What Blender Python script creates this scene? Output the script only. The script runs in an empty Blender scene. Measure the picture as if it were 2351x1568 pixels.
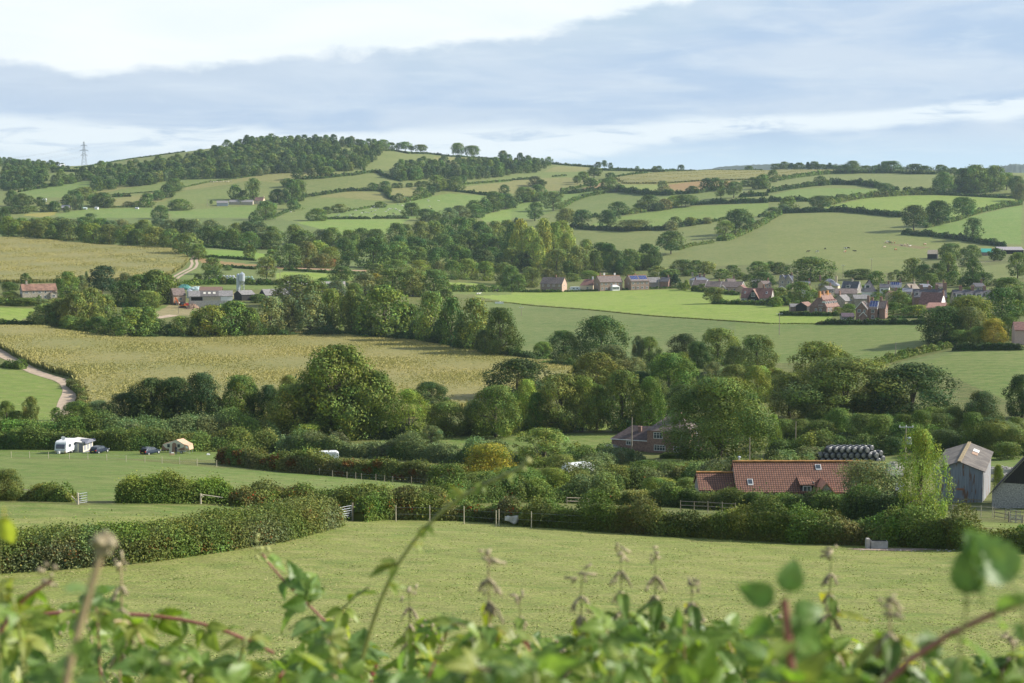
import bpy, bmesh, math, random
import numpy as np
from mathutils import Vector, Matrix, Euler
R = math.radians
rng = np.random.default_rng(7)
random.seed(7)
scene = bpy.context.scene
COL = scene.collection

# ------------------------------------------------------------------ camera
FD = 3644.0                 # focal length in units of a 2351 wide picture
UC, VC, VH = 1175.5, 784.0, 494.0
PITCH = math.atan((VC - VH) / FD)
cam_d = bpy.data.cameras.new("camera")
cam = bpy.data.objects.new("camera", cam_d)
COL.objects.link(cam)
cam.location = (0, 0, 0)
cam.rotation_euler = (math.pi / 2 - PITCH, 0, 0)
cam_d.sensor_width = 36
cam_d.lens = 36 * FD / 2351
cam_d.clip_start = 0.05
cam_d.clip_end = 60000
cam_d.dof.use_dof = True
cam_d.dof.focus_distance = 200
cam_d.dof.aperture_fstop = 8.0
scene.camera = cam
scene.render.resolution_x = 1024
scene.render.resolution_y = 683

# ------------------------------------------------------------------ light
SUN_AZ, SUN_EL = 8.0, 31.0      # degrees past +X towards +Y, degrees above the horizon
sd = bpy.data.lights.new("sun", 'SUN')
sd.energy = 5.0
sd.angle = R(0.6)
sd.color = (1.0, 0.935, 0.84)
so = bpy.data.objects.new("sun", sd)
COL.objects.link(so)
ca, sa, ce, se = math.cos(R(SUN_AZ)), math.sin(R(SUN_AZ)), math.cos(R(SUN_EL)), math.sin(R(SUN_EL))
sun_dir = Vector((ca * ce, sa * ce, se))
so.rotation_euler = sun_dir.to_track_quat('Z', 'Y').to_euler()

scene.view_settings.view_transform = 'Standard'
scene.view_settings.look = 'None'
scene.view_settings.exposure = 0.50
scene.view_settings.gamma = 1.0
scene.cycles.max_bounces = 6
scene.cycles.diffuse_bounces = 2
scene.cycles.transmission_bounces = 4
scene.cycles.volume_bounces = 1
scene.cycles.use_denoising = True

# ------------------------------------------------------------------ sky
W = bpy.data.worlds.new("World")
scene.world = W
W.use_nodes = True
nt = W.node_tree
nt.nodes.clear()


class NB:
    """small node builder"""
    def __init__(s, nt): s.nt = nt
    def n(s, t, **k):
        nd = s.nt.nodes.new(t)
        for a, b in k.items(): setattr(nd, a, b)
        return nd
    def put(s, nd, i, v):
        if v is None: return
        if hasattr(v, 'is_output') or isinstance(v, bpy.types.NodeSocket): s.nt.links.new(v, nd.inputs[i])
        else: nd.inputs[i].default_value = v
    def m(s, op, a, b=None, c=None, clamp=False):
        nd = s.n('ShaderNodeMath', operation=op, use_clamp=clamp)
        s.put(nd, 0, a); s.put(nd, 1, b); s.put(nd, 2, c)
        return nd.outputs[0]
    def mix(s, f, a, b, mode='MIX'):
        nd = s.n('ShaderNodeMix', data_type='RGBA', blend_type=mode)
        s.put(nd, 0, f); s.put(nd, 6, a); s.put(nd, 7, b)
        return nd.outputs[2]
    def sm(s, v, a, b, c=0.0, d=1.0):
        nd = s.n('ShaderNodeMapRange', interpolation_type='SMOOTHSTEP')
        s.put(nd, 0, v); s.put(nd, 1, a); s.put(nd, 2, b); s.put(nd, 3, c); s.put(nd, 4, d)
        return nd.outputs[0]
    def noise(s, vec, scale, detail=4, rough=.5, dist=0.0):
        nd = s.n('ShaderNodeTexNoise')
        s.put(nd, 'Vector', vec); nd.inputs['Scale'].default_value = scale
        nd.inputs['Detail'].default_value = detail; nd.inputs['Roughness'].default_value = rough
        nd.inputs['Distortion'].default_value = dist
        return nd.outputs[0]
    def xyz(s, x, y, z):
        nd = s.n('ShaderNodeCombineXYZ')
        s.put(nd, 0, x); s.put(nd, 1, y); s.put(nd, 2, z)
        return nd.outputs[0]
    def scale(s, vec, v):
        nd = s.n('ShaderNodeVectorMath', operation='MULTIPLY')
        s.put(nd, 0, vec); s.put(nd, 1, v)
        return nd.outputs[0]
    def curve(s, v, pts):
        nd = s.n('ShaderNodeFloatCurve')
        c = nd.mapping.curves[0]
        c.points[0].location = pts[0]; c.points[1].location = pts[-1]
        for p in pts[1:-1]: c.points.new(*p)
        for p in c.points: p.handle_type = 'AUTO'
        nd.mapping.update()
        s.put(nd, 1, v)
        return nd.outputs[0]


def sky_world():
    b = NB(nt)
    tc = b.n('ShaderNodeTexCoord').outputs['Generated']
    sp = b.n('ShaderNodeSeparateXYZ'); nt.links.new(tc, sp.inputs[0])
    x, y, z = sp.outputs
    az = b.m('ARCTAN2', x, y)                      # 0 straight ahead
    hor = b.m('SQRT', b.m('ADD', b.m('MULTIPLY', x, x), b.m('MULTIPLY', y, y)))
    el = b.m('DIVIDE', z, b.m('MAXIMUM', hor, 0.02))
    # turn of azimuth for the far sides so that the pattern goes on
    a01 = b.m('ADD', b.m('MULTIPLY', az, 1 / 0.8), 0.5)
    st = b.xyz(b.m('MULTIPLY', az, 7.0), b.m('MULTIPLY', el, 34.0), 0.0)
    n1 = b.noise(st, 1.0, 7, .55, .6)
    st2 = b.xyz(b.m('MULTIPLY', az, 16.0), b.m('MULTIPLY', el, 110.0), 3.0)
    n2 = b.noise(st2, 1.0, 6, .6, .5)
    st3 = b.xyz(b.m('MULTIPLY', az, 30.0), b.m('MULTIPLY', el, 60.0), 7.0)
    n3 = b.noise(st3, 1.0, 6, .6, .2)

    def line(pts):
        out = []
        for (u, v) in pts:
            a = math.atan2(u - UC, FD)
            out.append((a / 0.8 + 0.5, (VH - v) / FD / 0.25))
        return out
    edge = b.curve(a01, [(0, .37)] + line([(-100, 168), (8, 170), (90, 176), (180, 186), (320, 178), (480, 168), (560, 160), (700, 146), (800, 136), (880, 132), (950, 126), (1080, 112), (1170, 100), (1280, 78), (1400, 58), (1500, 36), (1620, 6), (1800, -60)]) + [(1, .80)])
    edge = b.m('MULTIPLY', edge, 0.25)
    d = b.m('SUBTRACT', el, edge)
    d = b.m('ADD', d, b.m('MULTIPLY', b.m('SUBTRACT', n3, .5), 0.020))
    d = b.m('ADD', d, b.m('MULTIPLY', b.m('SUBTRACT', n1, .5), 0.010))
    white_up = b.sm(d, -0.003, 0.006)
    # low bright streak
    cl = b.curve(a01, [(0, .19)] + line([(0, 318), (250, 322), (500, 330), (950, 330), (1180, 328), (1330, 330), (1480, 316), (1620, 300), (1760, 292), (1900, 286), (2100, 274), (2351, 258)]) + [(1, .3)])
    cl = b.m('MULTIPLY', cl, 0.25)
    off = b.m('ABSOLUTE', b.m('ADD', b.m('SUBTRACT', el, cl), b.m('MULTIPLY', b.m('SUBTRACT', n1, .5), 0.02)))
    th = b.curve(a01, [(0, .5)] + [(math.atan2(u - UC, FD) / .8 + .5, t) for u, t in ((0, .55), (500, .50), (800, .30), (1000, .62), (1300, .60), (1500, .46), (1900, .36), (2351, .30))] + [(1, .4)])
    th = b.m('MULTIPLY', th, 0.016)
    r_ = b.m('DIVIDE', off, th)
    streak = b.m('MULTIPLY', b.sm(r_, 1.6, 0.5), b.sm(n2, .32, .52))
    # second thin veils everywhere
    veil = b.m('MULTIPLY', b.sm(n2, .45, .75), .45)
    # colour of the grey band against depth below the edge
    below = b.m('SUBTRACT', edge, el)
    f1 = b.sm(below, -0.002, 0.035)
    right = b.sm(az, -.30, .22)
    g_top = b.mix(right, (.57, .66, .79, 1), (.53, .66, .79, 1))
    g_mid = b.mix(right, (.50, .62, .80, 1), (.47, .60, .79, 1))
    grey = b.mix(f1, g_top, g_mid)
    grey = b.mix(b.sm(n1, .35, .68), grey, (.63, .72, .84, 1))
    low = b.sm(el, .055, .03)
    lowcol = b.mix(right, (.72, .82, .92, 1), (.60, .76, .90, 1))
    grey = b.mix(b.m('MULTIPLY', low, .9), grey, lowcol)
    grey = b.mix(veil, grey, (.74, .82, .90, 1))
    whit = b.mix(b.sm(n1, .35, .7), (.90, .96, .99, 1), (.97, .99, 1.0, 1))
    cloud = b.mix(white_up, grey, whit)
    cloud = b.mix(b.m('MULTIPLY', streak, .85), cloud, (.88, .94, .98, 1))
    # blue sky of the Sky Texture shows through where the cloud is thin
    sky = b.n('ShaderNodeTexSky', sky_type='NISHITA')
    sky.sun_disc = False
    sky.sun_elevation = R(SUN_EL); sky.sun_rotation = R(90 - SUN_AZ)
    sky.altitude = 100; sky.air_density = 1.0; sky.dust_density = 1.2; sky.ozone_density = 1.5
    cl10 = b.scale(cloud, (7.35, 7.5, 7.55))
    cover = b.m('MULTIPLY', b.sm(n1, .1, .45, .86, .96), b.m('MULTIPLY', b.sm(b.m('ABSOLUTE', az), 1.1, .5, .35, 1.0), b.sm(el, 1.0, .3, .35, 1.0)))  # cloud cover thinned outside the view to dim and cool the ambient light
    col = b.mix(cover, sky.outputs[0], cl10)
    bg = b.n('ShaderNodeBackground'); nt.links.new(col, bg.inputs[0]); bg.inputs[1].default_value = 0.10
    out = b.n('ShaderNodeOutputWorld'); nt.links.new(bg.outputs[0], out.inputs[0])


sky_world()


# ------------------------------------------------------------------ objects and names
def tag(o, label=None, cat=None, group=None, kind=None):
    if label: o['label'] = label
    if cat: o['category'] = cat
    if group: o['group'] = group
    if kind: o['kind'] = kind
    return o


def empty(name, loc, rz=0.0, label=None, cat=None, group=None):
    o = bpy.data.objects.new(name, None)
    COL.objects.link(o)
    o.location = loc; o.rotation_euler = (0, 0, rz)
    o.empty_display_size = .5
    return tag(o, label, cat, group)


def link(name, me, mat=None, parent=None):
    o = bpy.data.objects.new(name, me)
    COL.objects.link(o)
    if mat is not None and not me.materials:
        for m in (mat if isinstance(mat, (list, tuple)) else [mat]): me.materials.append(m)
    if parent is not None: o.parent = parent
    return o


def mesh_np(name, V, F, attr=None, smooth=False):
    """V (n,3), F (m,4) or (m,3) -> mesh; attr = per face colour (m,3)"""
    V = np.asarray(V, np.float32); F = np.asarray(F, np.int32)
    me = bpy.data.meshes.new(name)
    k = F.shape[1]
    me.vertices.add(len(V)); me.vertices.foreach_set('co', V.ravel())
    me.loops.add(F.size); me.loops.foreach_set('vertex_index', F.ravel())
    me.polygons.add(len(F))
    me.polygons.foreach_set('loop_start', np.arange(0, F.size, k, dtype=np.int32))
    me.polygons.foreach_set('loop_total', np.full(len(F), k, np.int32))
    if smooth: me.polygons.foreach_set('use_smooth', np.ones(len(F), bool))
    me.update(calc_edges=True)
    if attr is not None:
        if len(attr) == len(F):
            a = me.attributes.new('tint', 'FLOAT_COLOR', 'CORNER')
            c = np.ones((len(F), k, 4), np.float32); c[:, :, :3] = np.asarray(attr)[:, None, :]
        else:
            a = me.attributes.new('tint', 'FLOAT_COLOR', 'POINT')
            c = np.ones((len(V), 4), np.float32); c[:, :3] = attr
        a.data.foreach_set('color', c.ravel())
    return me


# ------------------------------------------------------------------ materials
_M = {}


def mat_new(name):
    m = bpy.data.materials.new(name); m.use_nodes = True
    m.node_tree.nodes.clear()
    b = NB(m.node_tree)
    out = b.n('ShaderNodeOutputMaterial')
    p = b.n('ShaderNodeBsdfPrincipled')
    m.node_tree.links.new(p.outputs[0], out.inputs[0])
    return m, b, p, out


def plain(name, col, rough=.7, metal=0.0, var=.25, scale=2.0, bump=0.0, spec=.3, streak=None):
    """a paint/stone/wood colour with procedural variation"""
    if name in _M: return _M[name]
    m, b, p, out = mat_new(name)
    tc = b.n('ShaderNodeTexCoord').outputs['Object']
    if streak: tc = b.scale(tc, streak)
    n = b.noise(tc, scale, 6, .6)
    lo = tuple(c * (1 - var) for c in col) + (1,); hi = tuple(min(1, c * (1 + var)) for c in col) + (1,)
    c = b.mix(b.sm(n, .3, .7), lo, hi)
    b.put(p, 'Base Color', c)
    p.inputs['Roughness'].default_value = rough
    p.inputs['Metallic'].default_value = metal
    p.inputs['Specular IOR Level'].default_value = spec
    if bump:
        bp = b.n('ShaderNodeBump'); bp.inputs['Strength'].default_value = bump; bp.inputs['Distance'].default_value = .03
        b.put(bp, 'Height', b.noise(tc, scale * 6, 4, .6)); b.put(p, 'Normal', bp.outputs[0])
    _M[name] = m
    return m


# ------------------------------------------------------------------ terrain
US9 = [0, 300, 600, 900, 1200, 1500, 1800, 2100, 2351]
ROWS = [
    (-200, [-1.0] * 9), (-10, [-1.6] * 9), (0, [-1.7] * 9), (1.5, [-1.75] * 9), (4, [-2.0] * 9), (10, [-3.6] * 9), (25, [-8.2] * 9), (50, [-15.9] * 9), (82, [-24.4] * 9), (105, [-27.0] * 9),
    (128, [-28.2, -28.2, -28.2, -28.2, -28.4, -28.6, -28.8, -28.8, -28.6]),
    (155, [-28.8, -29, -29.6, -30, -30.2, -30.8, -31.2, -31.4, -31.2]),
    (215, [-36, -36, -37, -38, -39, -40, -40.3, -40, -39.5]),
    (300, [-46, -46, -47, -48, -48.5, -49, -48, -47, -45.5]),
    (360, [-48.5, -48.5, -49.5, -50.5, -51, -51, -50, -48, -46]),
    (450, [-48, -48.5, -50, -50, -50, -50, -50, -46.5, -43.5]),
    (620, [-44, -47, -48, -49, -50, -50, -47.5, -43, -40]),
    (750, [-38, -40.5, -43, -45.5, -48, -47, -44, -40, -36]),
    (1000, [-34, -34, -34, -38, -46, -46, -42, -38, -34]),
    (1250, [-18, -20, -24, -32, -42, -36, -32, -30, -28]),
    (1500, [-8, -8, -8, -12, -20, -14, -8, -4, -2]),
    (1700, [5, 6, 5, 0, -6, 2, 8, 10, 10]),
    (1900, [22, 28, 28, 24, 12, 25, 30, 35, 34]),
]
UR = [-300, 0, 150, 300, 450, 600, 750, 900, 1050, 1200, 1350, 1500, 1800, 2100, 2351, 2700]
ROWS2 = [
    (2100, [44, 42, 50, 58, 62, 63, 62, 57, 48, 43, 41, 46, 50, 53, 52, 50]),
    (2300, [68, 62, 66, 78, 88, 93, 92, 84, 72, 64, 60, 58, 61, 62, 60, 58]),
    (2450, [84, 78, 73, 89, 101, 113, 115, 103, 92, 83, 75, 71, 70, 69, 68, 66]),
    (2600, [92, 86, 78, 88, 98, 110, 112, 102, 92, 82, 73, 68, 66, 65, 64, 62]),
    (2900, [70, 66, 60, 60, 70, 76, 78, 76, 66, 56, 48, 44, 42, 40, 40, 40]),
    (3600, [20] * 16), (5200, [0] * 16), (9000, [-10] * 16), (30000, [-60] * 16),
]
UG = np.arange(-1400, 3760, 20.0)
YK = [r[0] for r in ROWS] + [r[0] for r in ROWS2]
TK = np.stack([np.interp(UG, US9, r[1]) for r in ROWS] + [np.interp(UG, UR, r[1]) for r in ROWS2])
SS = 10
sfine = np.linspace(0, len(YK) - 1, (len(YK) - 1) * SS + 1)
TF = np.stack([np.interp(sfine, np.arange(len(YK)), TK[:, j]) for j in range(len(UG))], 1)
YF = np.interp(sfine, np.arange(len(YK)), YK)


def gsm(A, sig, axis):
    k = int(sig * 3) + 1
    w = np.exp(-.5 * (np.arange(-k, k + 1) / sig) ** 2); w /= w.sum()
    A = np.moveaxis(A, axis, 0)
    P_ = np.concatenate([np.repeat(A[:1], k, 0), A, np.repeat(A[-1:], k, 0)])
    out = sum(w[i] * P_[i:i + len(A)] for i in range(2 * k + 1))
    return np.moveaxis(out, 0, axis)


TF = gsm(gsm(TF, 3.2, 0), 2.6, 1)
YF = gsm(YF[:, None], 2.2, 0)[:, 0]


def hz(x, y):
    """terrain height at world x, y (arrays)"""
    x = np.asarray(x, float); y = np.asarray(y, float)
    yy = np.clip(y, YF[0], YF[-1])
    s = np.interp(yy, YF, np.arange(len(YF)))
    u = UC + FD * x / np.maximum(y, 60.0)
    t = np.clip((u - UG[0]) / 20.0, 0, len(UG) - 1.001)
    s = np.clip(s, 0, len(YF) - 1.001)
    i = s.astype(int); j = t.astype(int); a = s - i; c = t - j
    z = (TF[i, j] * (1 - a) * (1 - c) + TF[i + 1, j] * a * (1 - c) + TF[i, j + 1] * (1 - a) * c + TF[i + 1, j + 1] * a * c)
    f = np.clip((y - 1150) / 500, 0, 1)
    z = z + f * 1.3 * (np.sin(x / 71 + y / 190) + np.sin(y / 83 - x / 130 + 1.3))
    g = np.clip((y - 90) / 200, 0, 1) * (1 - f)
    z = z + g * .22 * (np.sin(x / 19 + 1) * np.sin(y / 23) + np.sin(x / 47 + y / 31))
    return z


def dirs(u, v):
    a = (np.asarray(u, float) - UC) / FD; b_ = (VC - np.asarray(v, float)) / FD
    cp, sp_ = math.cos(PITCH), math.sin(PITCH)
    dy = cp + b_ * sp_; dz = -sp_ + b_ * cp
    return a / dy, dz / dy


_yy = np.concatenate([np.arange(1.0, 60, .5), np.arange(60, 700, .7), np.arange(700, 3200, 2.0), np.arange(3200, 9000, 20)])


def P(u, v):
    """picture point (2351 wide) -> world point on the ground"""
    ax, tz = dirs(u, v)
    z = hz(ax * _yy, _yy)
    h = tz * _yy - z
    idx = np.nonzero(h <= 0)[0]
    if len(idx) == 0:
        k = int(np.argmin(h[_yy > 1000])) + int((_yy <= 1000).sum())
        Y = _yy[k]
    else:
        k = idx[0]
        if k == 0: Y = _yy[0]
        else: Y = _yy[k - 1] + (_yy[k] - _yy[k - 1]) * h[k - 1] / (h[k - 1] - h[k])
    return Vector((float(ax * Y), float(Y), float(hz(ax * Y, Y))))


def PY(u, Y):
    a = (u - UC) / FD
    return Vector((a * Y, Y, float(hz(a * Y, Y))))


def PIX(x, y, z):
    """world -> picture"""
    cp, sp_ = math.cos(PITCH), math.sin(PITCH)
    d = y * cp - z * sp_
    return UC + FD * x / d, VC - FD * (y * sp_ + z * cp) / d


def mpx(Y):        # metres for one picture unit at distance Y
    return Y / FD


# trace points: Z(tile, [(x,y)...]) converts points read in an enlarged tile of the photograph
def Z(t, pts):
    c = int(t[1]); r = t[0]
    s = .2863 if r == 'd' else .25
    y0 = {'a': 287.0, 'b': 545.3, 'c': 803.6, 'd': 1119.3}[r]
    return [(c * 587.75 + x * s, y0 + y * s) for x, y in pts]
# ------------------------------------------------------------------ fields (colours of the ground itself)
G_NEAR = (.215, .255, .062); G_MID = (0.120, 0.190, 0.037); G_CAMP = (0.085, 0.165, 0.023)
G_LUSH = (0.225, 0.330, 0.045); G_DULL = (0.105, 0.165, 0.042); G_HILL = (0.145, 0.205, 0.047)
G_OLIVE = (0.150, 0.190, 0.049); TAN = (0.225, 0.220, 0.072); GOLD = (0.330, 0.290, 0.061); SOIL = (0.330, 0.190, 0.086)
TRACK = (0.400, 0.300, 0.144); ROUGH = (0.100, 0.125, 0.030); LITTER = (0.075, 0.085, 0.022); MAIZEG = (0.200, 0.180, 0.050)
G_HERD = (0.145, 0.240, 0.047); YARD = (0.300, 0.250, 0.137)
FIELDS = [
    # hills, far to near
    (G_OLIVE, Z('a0', [(30, 290), (130, 300), (200, 330), (130, 380), (30, 400)])),
    (TAN, Z('a0', [(1130, 330), (1350, 270), (1700, 225), (1700, 245), (1400, 275), (1200, 335)])),
    (G_HILL, Z('a0', [(680, 400), (980, 350), (980, 395), (800, 410)])),
    (G_HILL, Z('a0', [(390, 520), (430, 450), (780, 432), (780, 460), (600, 500)])),
    (G_HERD, Z('a0', [(180, 620), (500, 560), (815, 512), (830, 570), (700, 620), (560, 665), (250, 670)])),
    (TAN, Z('a0', [(40, 600), (300, 560), (400, 530), (390, 570), (200, 615)])),
    (TAN, Z('a0', [(860, 615), (1080, 560), (1290, 555), (1100, 590), (900, 640)])),
    (G_HILL, Z('a0', [(990, 640), (1100, 600), (1500, 525), (1640, 500), (1960, 490), (1700, 570), (1450, 610), (1200, 630)])),
    (TAN, Z('a0', [(1030, 680), (1450, 615), (1600, 640), (1500, 700), (1130, 745), (1040, 745)])),
    (TAN, Z('a0', [(1700, 570), (2100, 490), (2351, 460), (2351, 500), (2000, 560), (1690, 600)])),
    (G_HILL, Z('a0', [(1600, 640), (1700, 600), (2100, 590), (2351, 600), (2351, 720), (1900, 720), (1560, 720)])),
    (G_HERD, Z('a0', [(500, 820), (800, 770), (1400, 760), (1400, 860), (600, 870)])),
    (G_HERD, Z('a0', [(1550, 790), (2351, 740), (2351, 880), (1600, 900)])),
    (GOLD, Z('a0', [(210, 830), (250, 815), (520, 797), (500, 825), (380, 845)])),
    (TAN, Z('a0', [(400, 725), (590, 680), (600, 700), (450, 740)])),
    (TAN, Z('a1', [(0, 460), (330, 430), (900, 440), (1000, 420), (950, 450), (500, 490), (200, 530), (0, 510)])),
    (G_OLIVE, Z('a1', [(430, 510), (1000, 450), (1130, 445), (1250, 510), (1600, 520), (1560, 570), (1040, 570), (840, 580), (440, 660)])),
    (G_OLIVE, Z('a1', [(1010, 430), (1150, 240), (1260, 230), (1640, 290), (1640, 340), (1420, 330), (1260, 470), (1130, 430)])),
    (TAN, Z('a1', [(1640, 290), (1950, 295), (2351, 335), (2351, 360), (1640, 400)])),
    (TAN, Z('a1', [(600, 650), (850, 610), (1150, 620), (1270, 690), (1050, 690), (800, 665), (600, 670)])),
    (G_HILL, Z('a1', [(150, 930), (400, 690), (640, 665), (1100, 700), (1200, 720), (1000, 770), (640, 820), (480, 870), (220, 925)])),
    (TAN, Z('a1', [(1240, 580), (1480, 570), (1640, 600), (1500, 680), (1350, 680), (1220, 650)])),
    (G_HERD, Z('a1', [(620, 845), (700, 810), (1060, 760), (1420, 700), (1640, 650), (1780, 628), (2120, 652), (1960, 790), (1400, 860), (1000, 850)])),
    ((0.180, 0.290, 0.047), Z('a1', [(220, 925), (480, 880), (600, 868), (1060, 862), (1400, 868), (1200, 1000), (600, 1020)])),
    (G_HILL, Z('a1', [(1900, 540), (2351, 465), (2351, 520), (2150, 530), (1900, 560)])),
    (TAN, Z('a1', [(1880, 570), (2351, 520), (2351, 620), (2140, 640), (1850, 600)])),
    ((0.180, 0.290, 0.047), Z('a1', [(2040, 840), (2351, 760), (2351, 900), (2100, 890)])),
    (TAN, Z('a2', [(290, 430), (400, 380), (700, 385), (720, 410), (500, 440)])),
    (G_HILL, Z('a2', [(0, 455), (300, 430), (700, 430), (700, 470), (400, 500), (0, 500)])),
    (TAN, Z('a2', [(0, 500), (500, 480), (860, 510), (700, 560), (440, 600), (0, 630)])),
    (G_OLIVE, Z('a2', [(800, 430), (1250, 430), (1000, 480), (800, 520)])),
    (SOIL, Z('a2', [(590, 605), (850, 520), (850, 570), (700, 590)])),
    ((0.360, 0.315, 0.083), Z('a2', [(940, 392), (2120, 405), (2120, 422), (1000, 405)])),
    ((0.360, 0.320, 0.083), Z('a2', [(930, 490), (1100, 465), (1400, 435), (1800, 420), (2351, 422), (2351, 500), (1800, 512), (1400, 545), (1000, 545)])),
    (SOIL, Z('a2', [(1290, 600), (1440, 545), (1760, 510), (2100, 515), (2000, 560), (1700, 600), (1500, 620)])),
    ((0.240, 0.300, 0.072), Z('a2', [(1000, 548), (1400, 550), (1330, 600), (1000, 590)])),
    (G_HERD, Z('a2', [(0, 760), (80, 710), (300, 670), (450, 640), (850, 595), (850, 615), (560, 690), (430, 770), (200, 860), (0, 850)])),
    (G_HILL, Z('a2', [(340, 820), (560, 700), (860, 620), (1350, 655), (2120, 600), (2080, 650), (1650, 720), (1300, 760), (960, 830), (700, 850)])),
    ((0.160, 0.250, 0.043), Z('a2', [(720, 915), (970, 850), (1500, 755), (2351, 715), (2351, 830), (1900, 870), (1500, 950), (900, 940)])),
    (G_OLIVE, Z('a2', [(540, 955), (1000, 975), (1480, 975), (1900, 890), (2050, 880), (2000, 1000), (1300, 1100), (560, 1140)])),
    (G_OLIVE, Z('b2', [(550, 0), (2351, 0), (2351, 240), (1360, 290), (900, 120)])),
    (TAN, Z('a3', [(80, 418), (700, 418), (500, 440), (250, 470), (0, 530)])),
    (G_OLIVE, Z('a3', [(0, 570), (120, 500), (700, 450), (1100, 440), (1540, 455), (1530, 600), (1250, 570), (1000, 545), (550, 530), (0, 600)])),
    (G_HERD, Z('a3', [(0, 660), (200, 600), (500, 575), (1000, 590), (1300, 600), (900, 640), (750, 660), (0, 680)])),
    ((0.185, 0.285, 0.040), Z('a3', [(500, 760), (900, 670), (1500, 642), (2300, 680), (2300, 710), (1880, 790), (1700, 850), (1200, 800)])),
    ((0.160, 0.200, 0.047), Z('a3', [(0, 880), (150, 820), (600, 808), (1220, 850), (1380, 960), (1700, 1040), (2200, 1110), (2200, 1148), (0, 1148)])),
    ((0.160, 0.200, 0.047), Z('b3', [(0, 0), (2000, 0), (2000, 100), (1500, 180), (1200, 320), (700, 330), (300, 260), (0, 210)])),
    ((0.140, 0.250, 0.040), Z('a3', [(1400, 970), (1900, 830), (2330, 735), (2330, 1100), (2100, 1085), (1700, 1010)])),
    (G_OLIVE, Z('b3', [(1690, 290), (2200, 240), (2330, 370), (2100, 400), (1700, 380)])),
    ((0.200, 0.150, 0.072), Z('b3', [(1050, 60), (1250, 62), (1500, 90), (1400, 105), (1220, 80)])),
    # plain
    (G_DULL, [(-300, 498), (130, 500), (640, 500), (860, 560), (1000, 600), (640, 640), (-300, 640)]),
    (MAIZEG, Z('b0', [(-900, 10), (60, 10), (300, 20), (900, 80), (1560, 100), (1680, 150), (1740, 210), (1690, 280), (1560, 350), (1080, 400), (700, 400), (-900, 440)])),
    ((0.160, 0.300, 0.036), Z('b0', [(1850, 105), (2351, 125), (2351, 200), (1830, 170)])),
    (SOIL, Z('b0', [(1830, 185), (2000, 215), (2351, 250), (2351, 275), (2020, 260), (1840, 230)])),
    (SOIL, Z('b1', [(0, 262), (240, 268), (700, 290), (1010, 300), (1010, 312), (700, 302), (240, 285), (0, 280)])),
    ((0.340, 0.280, 0.122), Z('b1', [(0, 75), (150, 80), (160, 100), (0, 105)])),
    ((0.190, 0.340, 0.036), Z('b1', [(0, 140), (90, 150), (90, 190), (0, 195)])),
    (G_MID, Z('b0', [(1640, 375), (1760, 300), (1900, 260), (1880, 330), (1700, 390)])),
    (G_MID, Z('b0', [(1860, 430), (2351, 440), (2351, 475), (1950, 470)])),
    (G_LUSH, Z('b1', [(185, 330), (240, 318), (680, 330), (930, 345), (900, 400), (185, 395)])),
    (G_MID, Z('b1', [(0, 440), (250, 445), (150, 480), (0, 475)])),
    (YARD, Z('b0', [(1420, 690), (1600, 585), (1720, 590), (1740, 640), (1850, 650), (1830, 700), (1600, 720), (1450, 735)])), (YARD, Z('b0', [(2140, 500), (2210, 500), (2210, 560), (2140, 560)])),
    (G_MID, Z('b0', [(1330, 640), (1560, 620), (1420, 690), (1300, 680)])),
    (G_LUSH, Z('b0', [(-200, 640), (330, 645), (300, 700), (150, 790), (-200, 780)])),
    (MAIZEG, Z('b0', [(-700, 840), (400, 845), (1000, 945), (1500, 940), (2000, 910), (2351, 905)]) + Z('b1', [(500, 880), (900, 895), (1400, 940), (1900, 1060), (2351, 1100)]) + [(1320, 860), (1280, 905), (1000, 960), (260, 985), (190, 950), (185, 900), (150, 862), (60, 840), (0, 800), (-200, 760)]),
    (G_LUSH, Z('b1', [(1760, 412), (2351, 430), (2351, 445), (1760, 430)])),
    (G_MID, Z('b1', [(1740, 485), (2351, 500), (2351, 530), (1780, 520)])),
    (G_DULL, Z('b2', [(-350, 580), (0, 605), (700, 665), (1400, 730), (2351, 790), (2351, 1200), (-600, 1200), (-500, 760)])),
    (G_MID, Z('b3', [(-300, 790), (1450, 795), (1560, 940), (900, 1150), (-300, 1150)])),
    (G_LUSH, Z('b1', [(1990, 535), (2351, 525)]) + Z('b2', [(0, 505), (700, 495), (1500, 475), (1720, 485), (1960, 530), (2080, 525), (2090, 560), (1930, 590), (2351, 625), (2351, 785), (1400, 725), (700, 655), (0, 600)])),
    (G_LUSH, Z('b3', [(-100, 620), (200, 640), (200, 690), (600, 720), (520, 790), (-100, 790)])),
    (G_MID, Z('b3', [(1700, 1040), (2800, 1030), (2800, 1500), (2200, 1500), (1600, 1240), (1400, 1140)])),
    (G_DULL, Z('c3', [(1000, 190), (1250, 100), (1700, 0), (1700, 30), (1350, 130), (1040, 230)])),
    ((0.165, 0.240, 0.042), Z('c0', [(-300, 150), (120, 165), (300, 220), (480, 280), (560, 340), (590, 420), (560, 520), (470, 560), (460, 690), (-300, 690)])),
    (ROUGH, Z('c0', [(30, 70), (120, 110), (220, 170), (100, 170), (30, 130)])),
    (G_CAMP, Z('c0', [(-300, 900), (2080, 915), (2080, 1010), (1200, 1000), (-300, 980)])),
    (G_MID, Z('c0', [(-300, 985), (1200, 1010), (2351, 1110), (3000, 1150), (4300, 1260), (4300, 1300), (3500, 1400), (-300, 1380)])),
    ((0.140, 0.200, 0.040), Z('d0', [(-300, 105), (600, 140), (1640, 140), (1900, 160), (1500, 220), (600, 240), (-300, 240)])),
    (G_MID, Z('c1', [(1100, 820), (2000, 790), (2351, 780)]) + Z('c2', [(0, 765), (400, 760), (1070, 758), (1070, 900), (400, 930), (-700, 930), (-1100, 880)])),
    (G_LUSH, Z('c2', [(650, 680), (930, 690), (930, 745), (660, 745)])),
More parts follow.
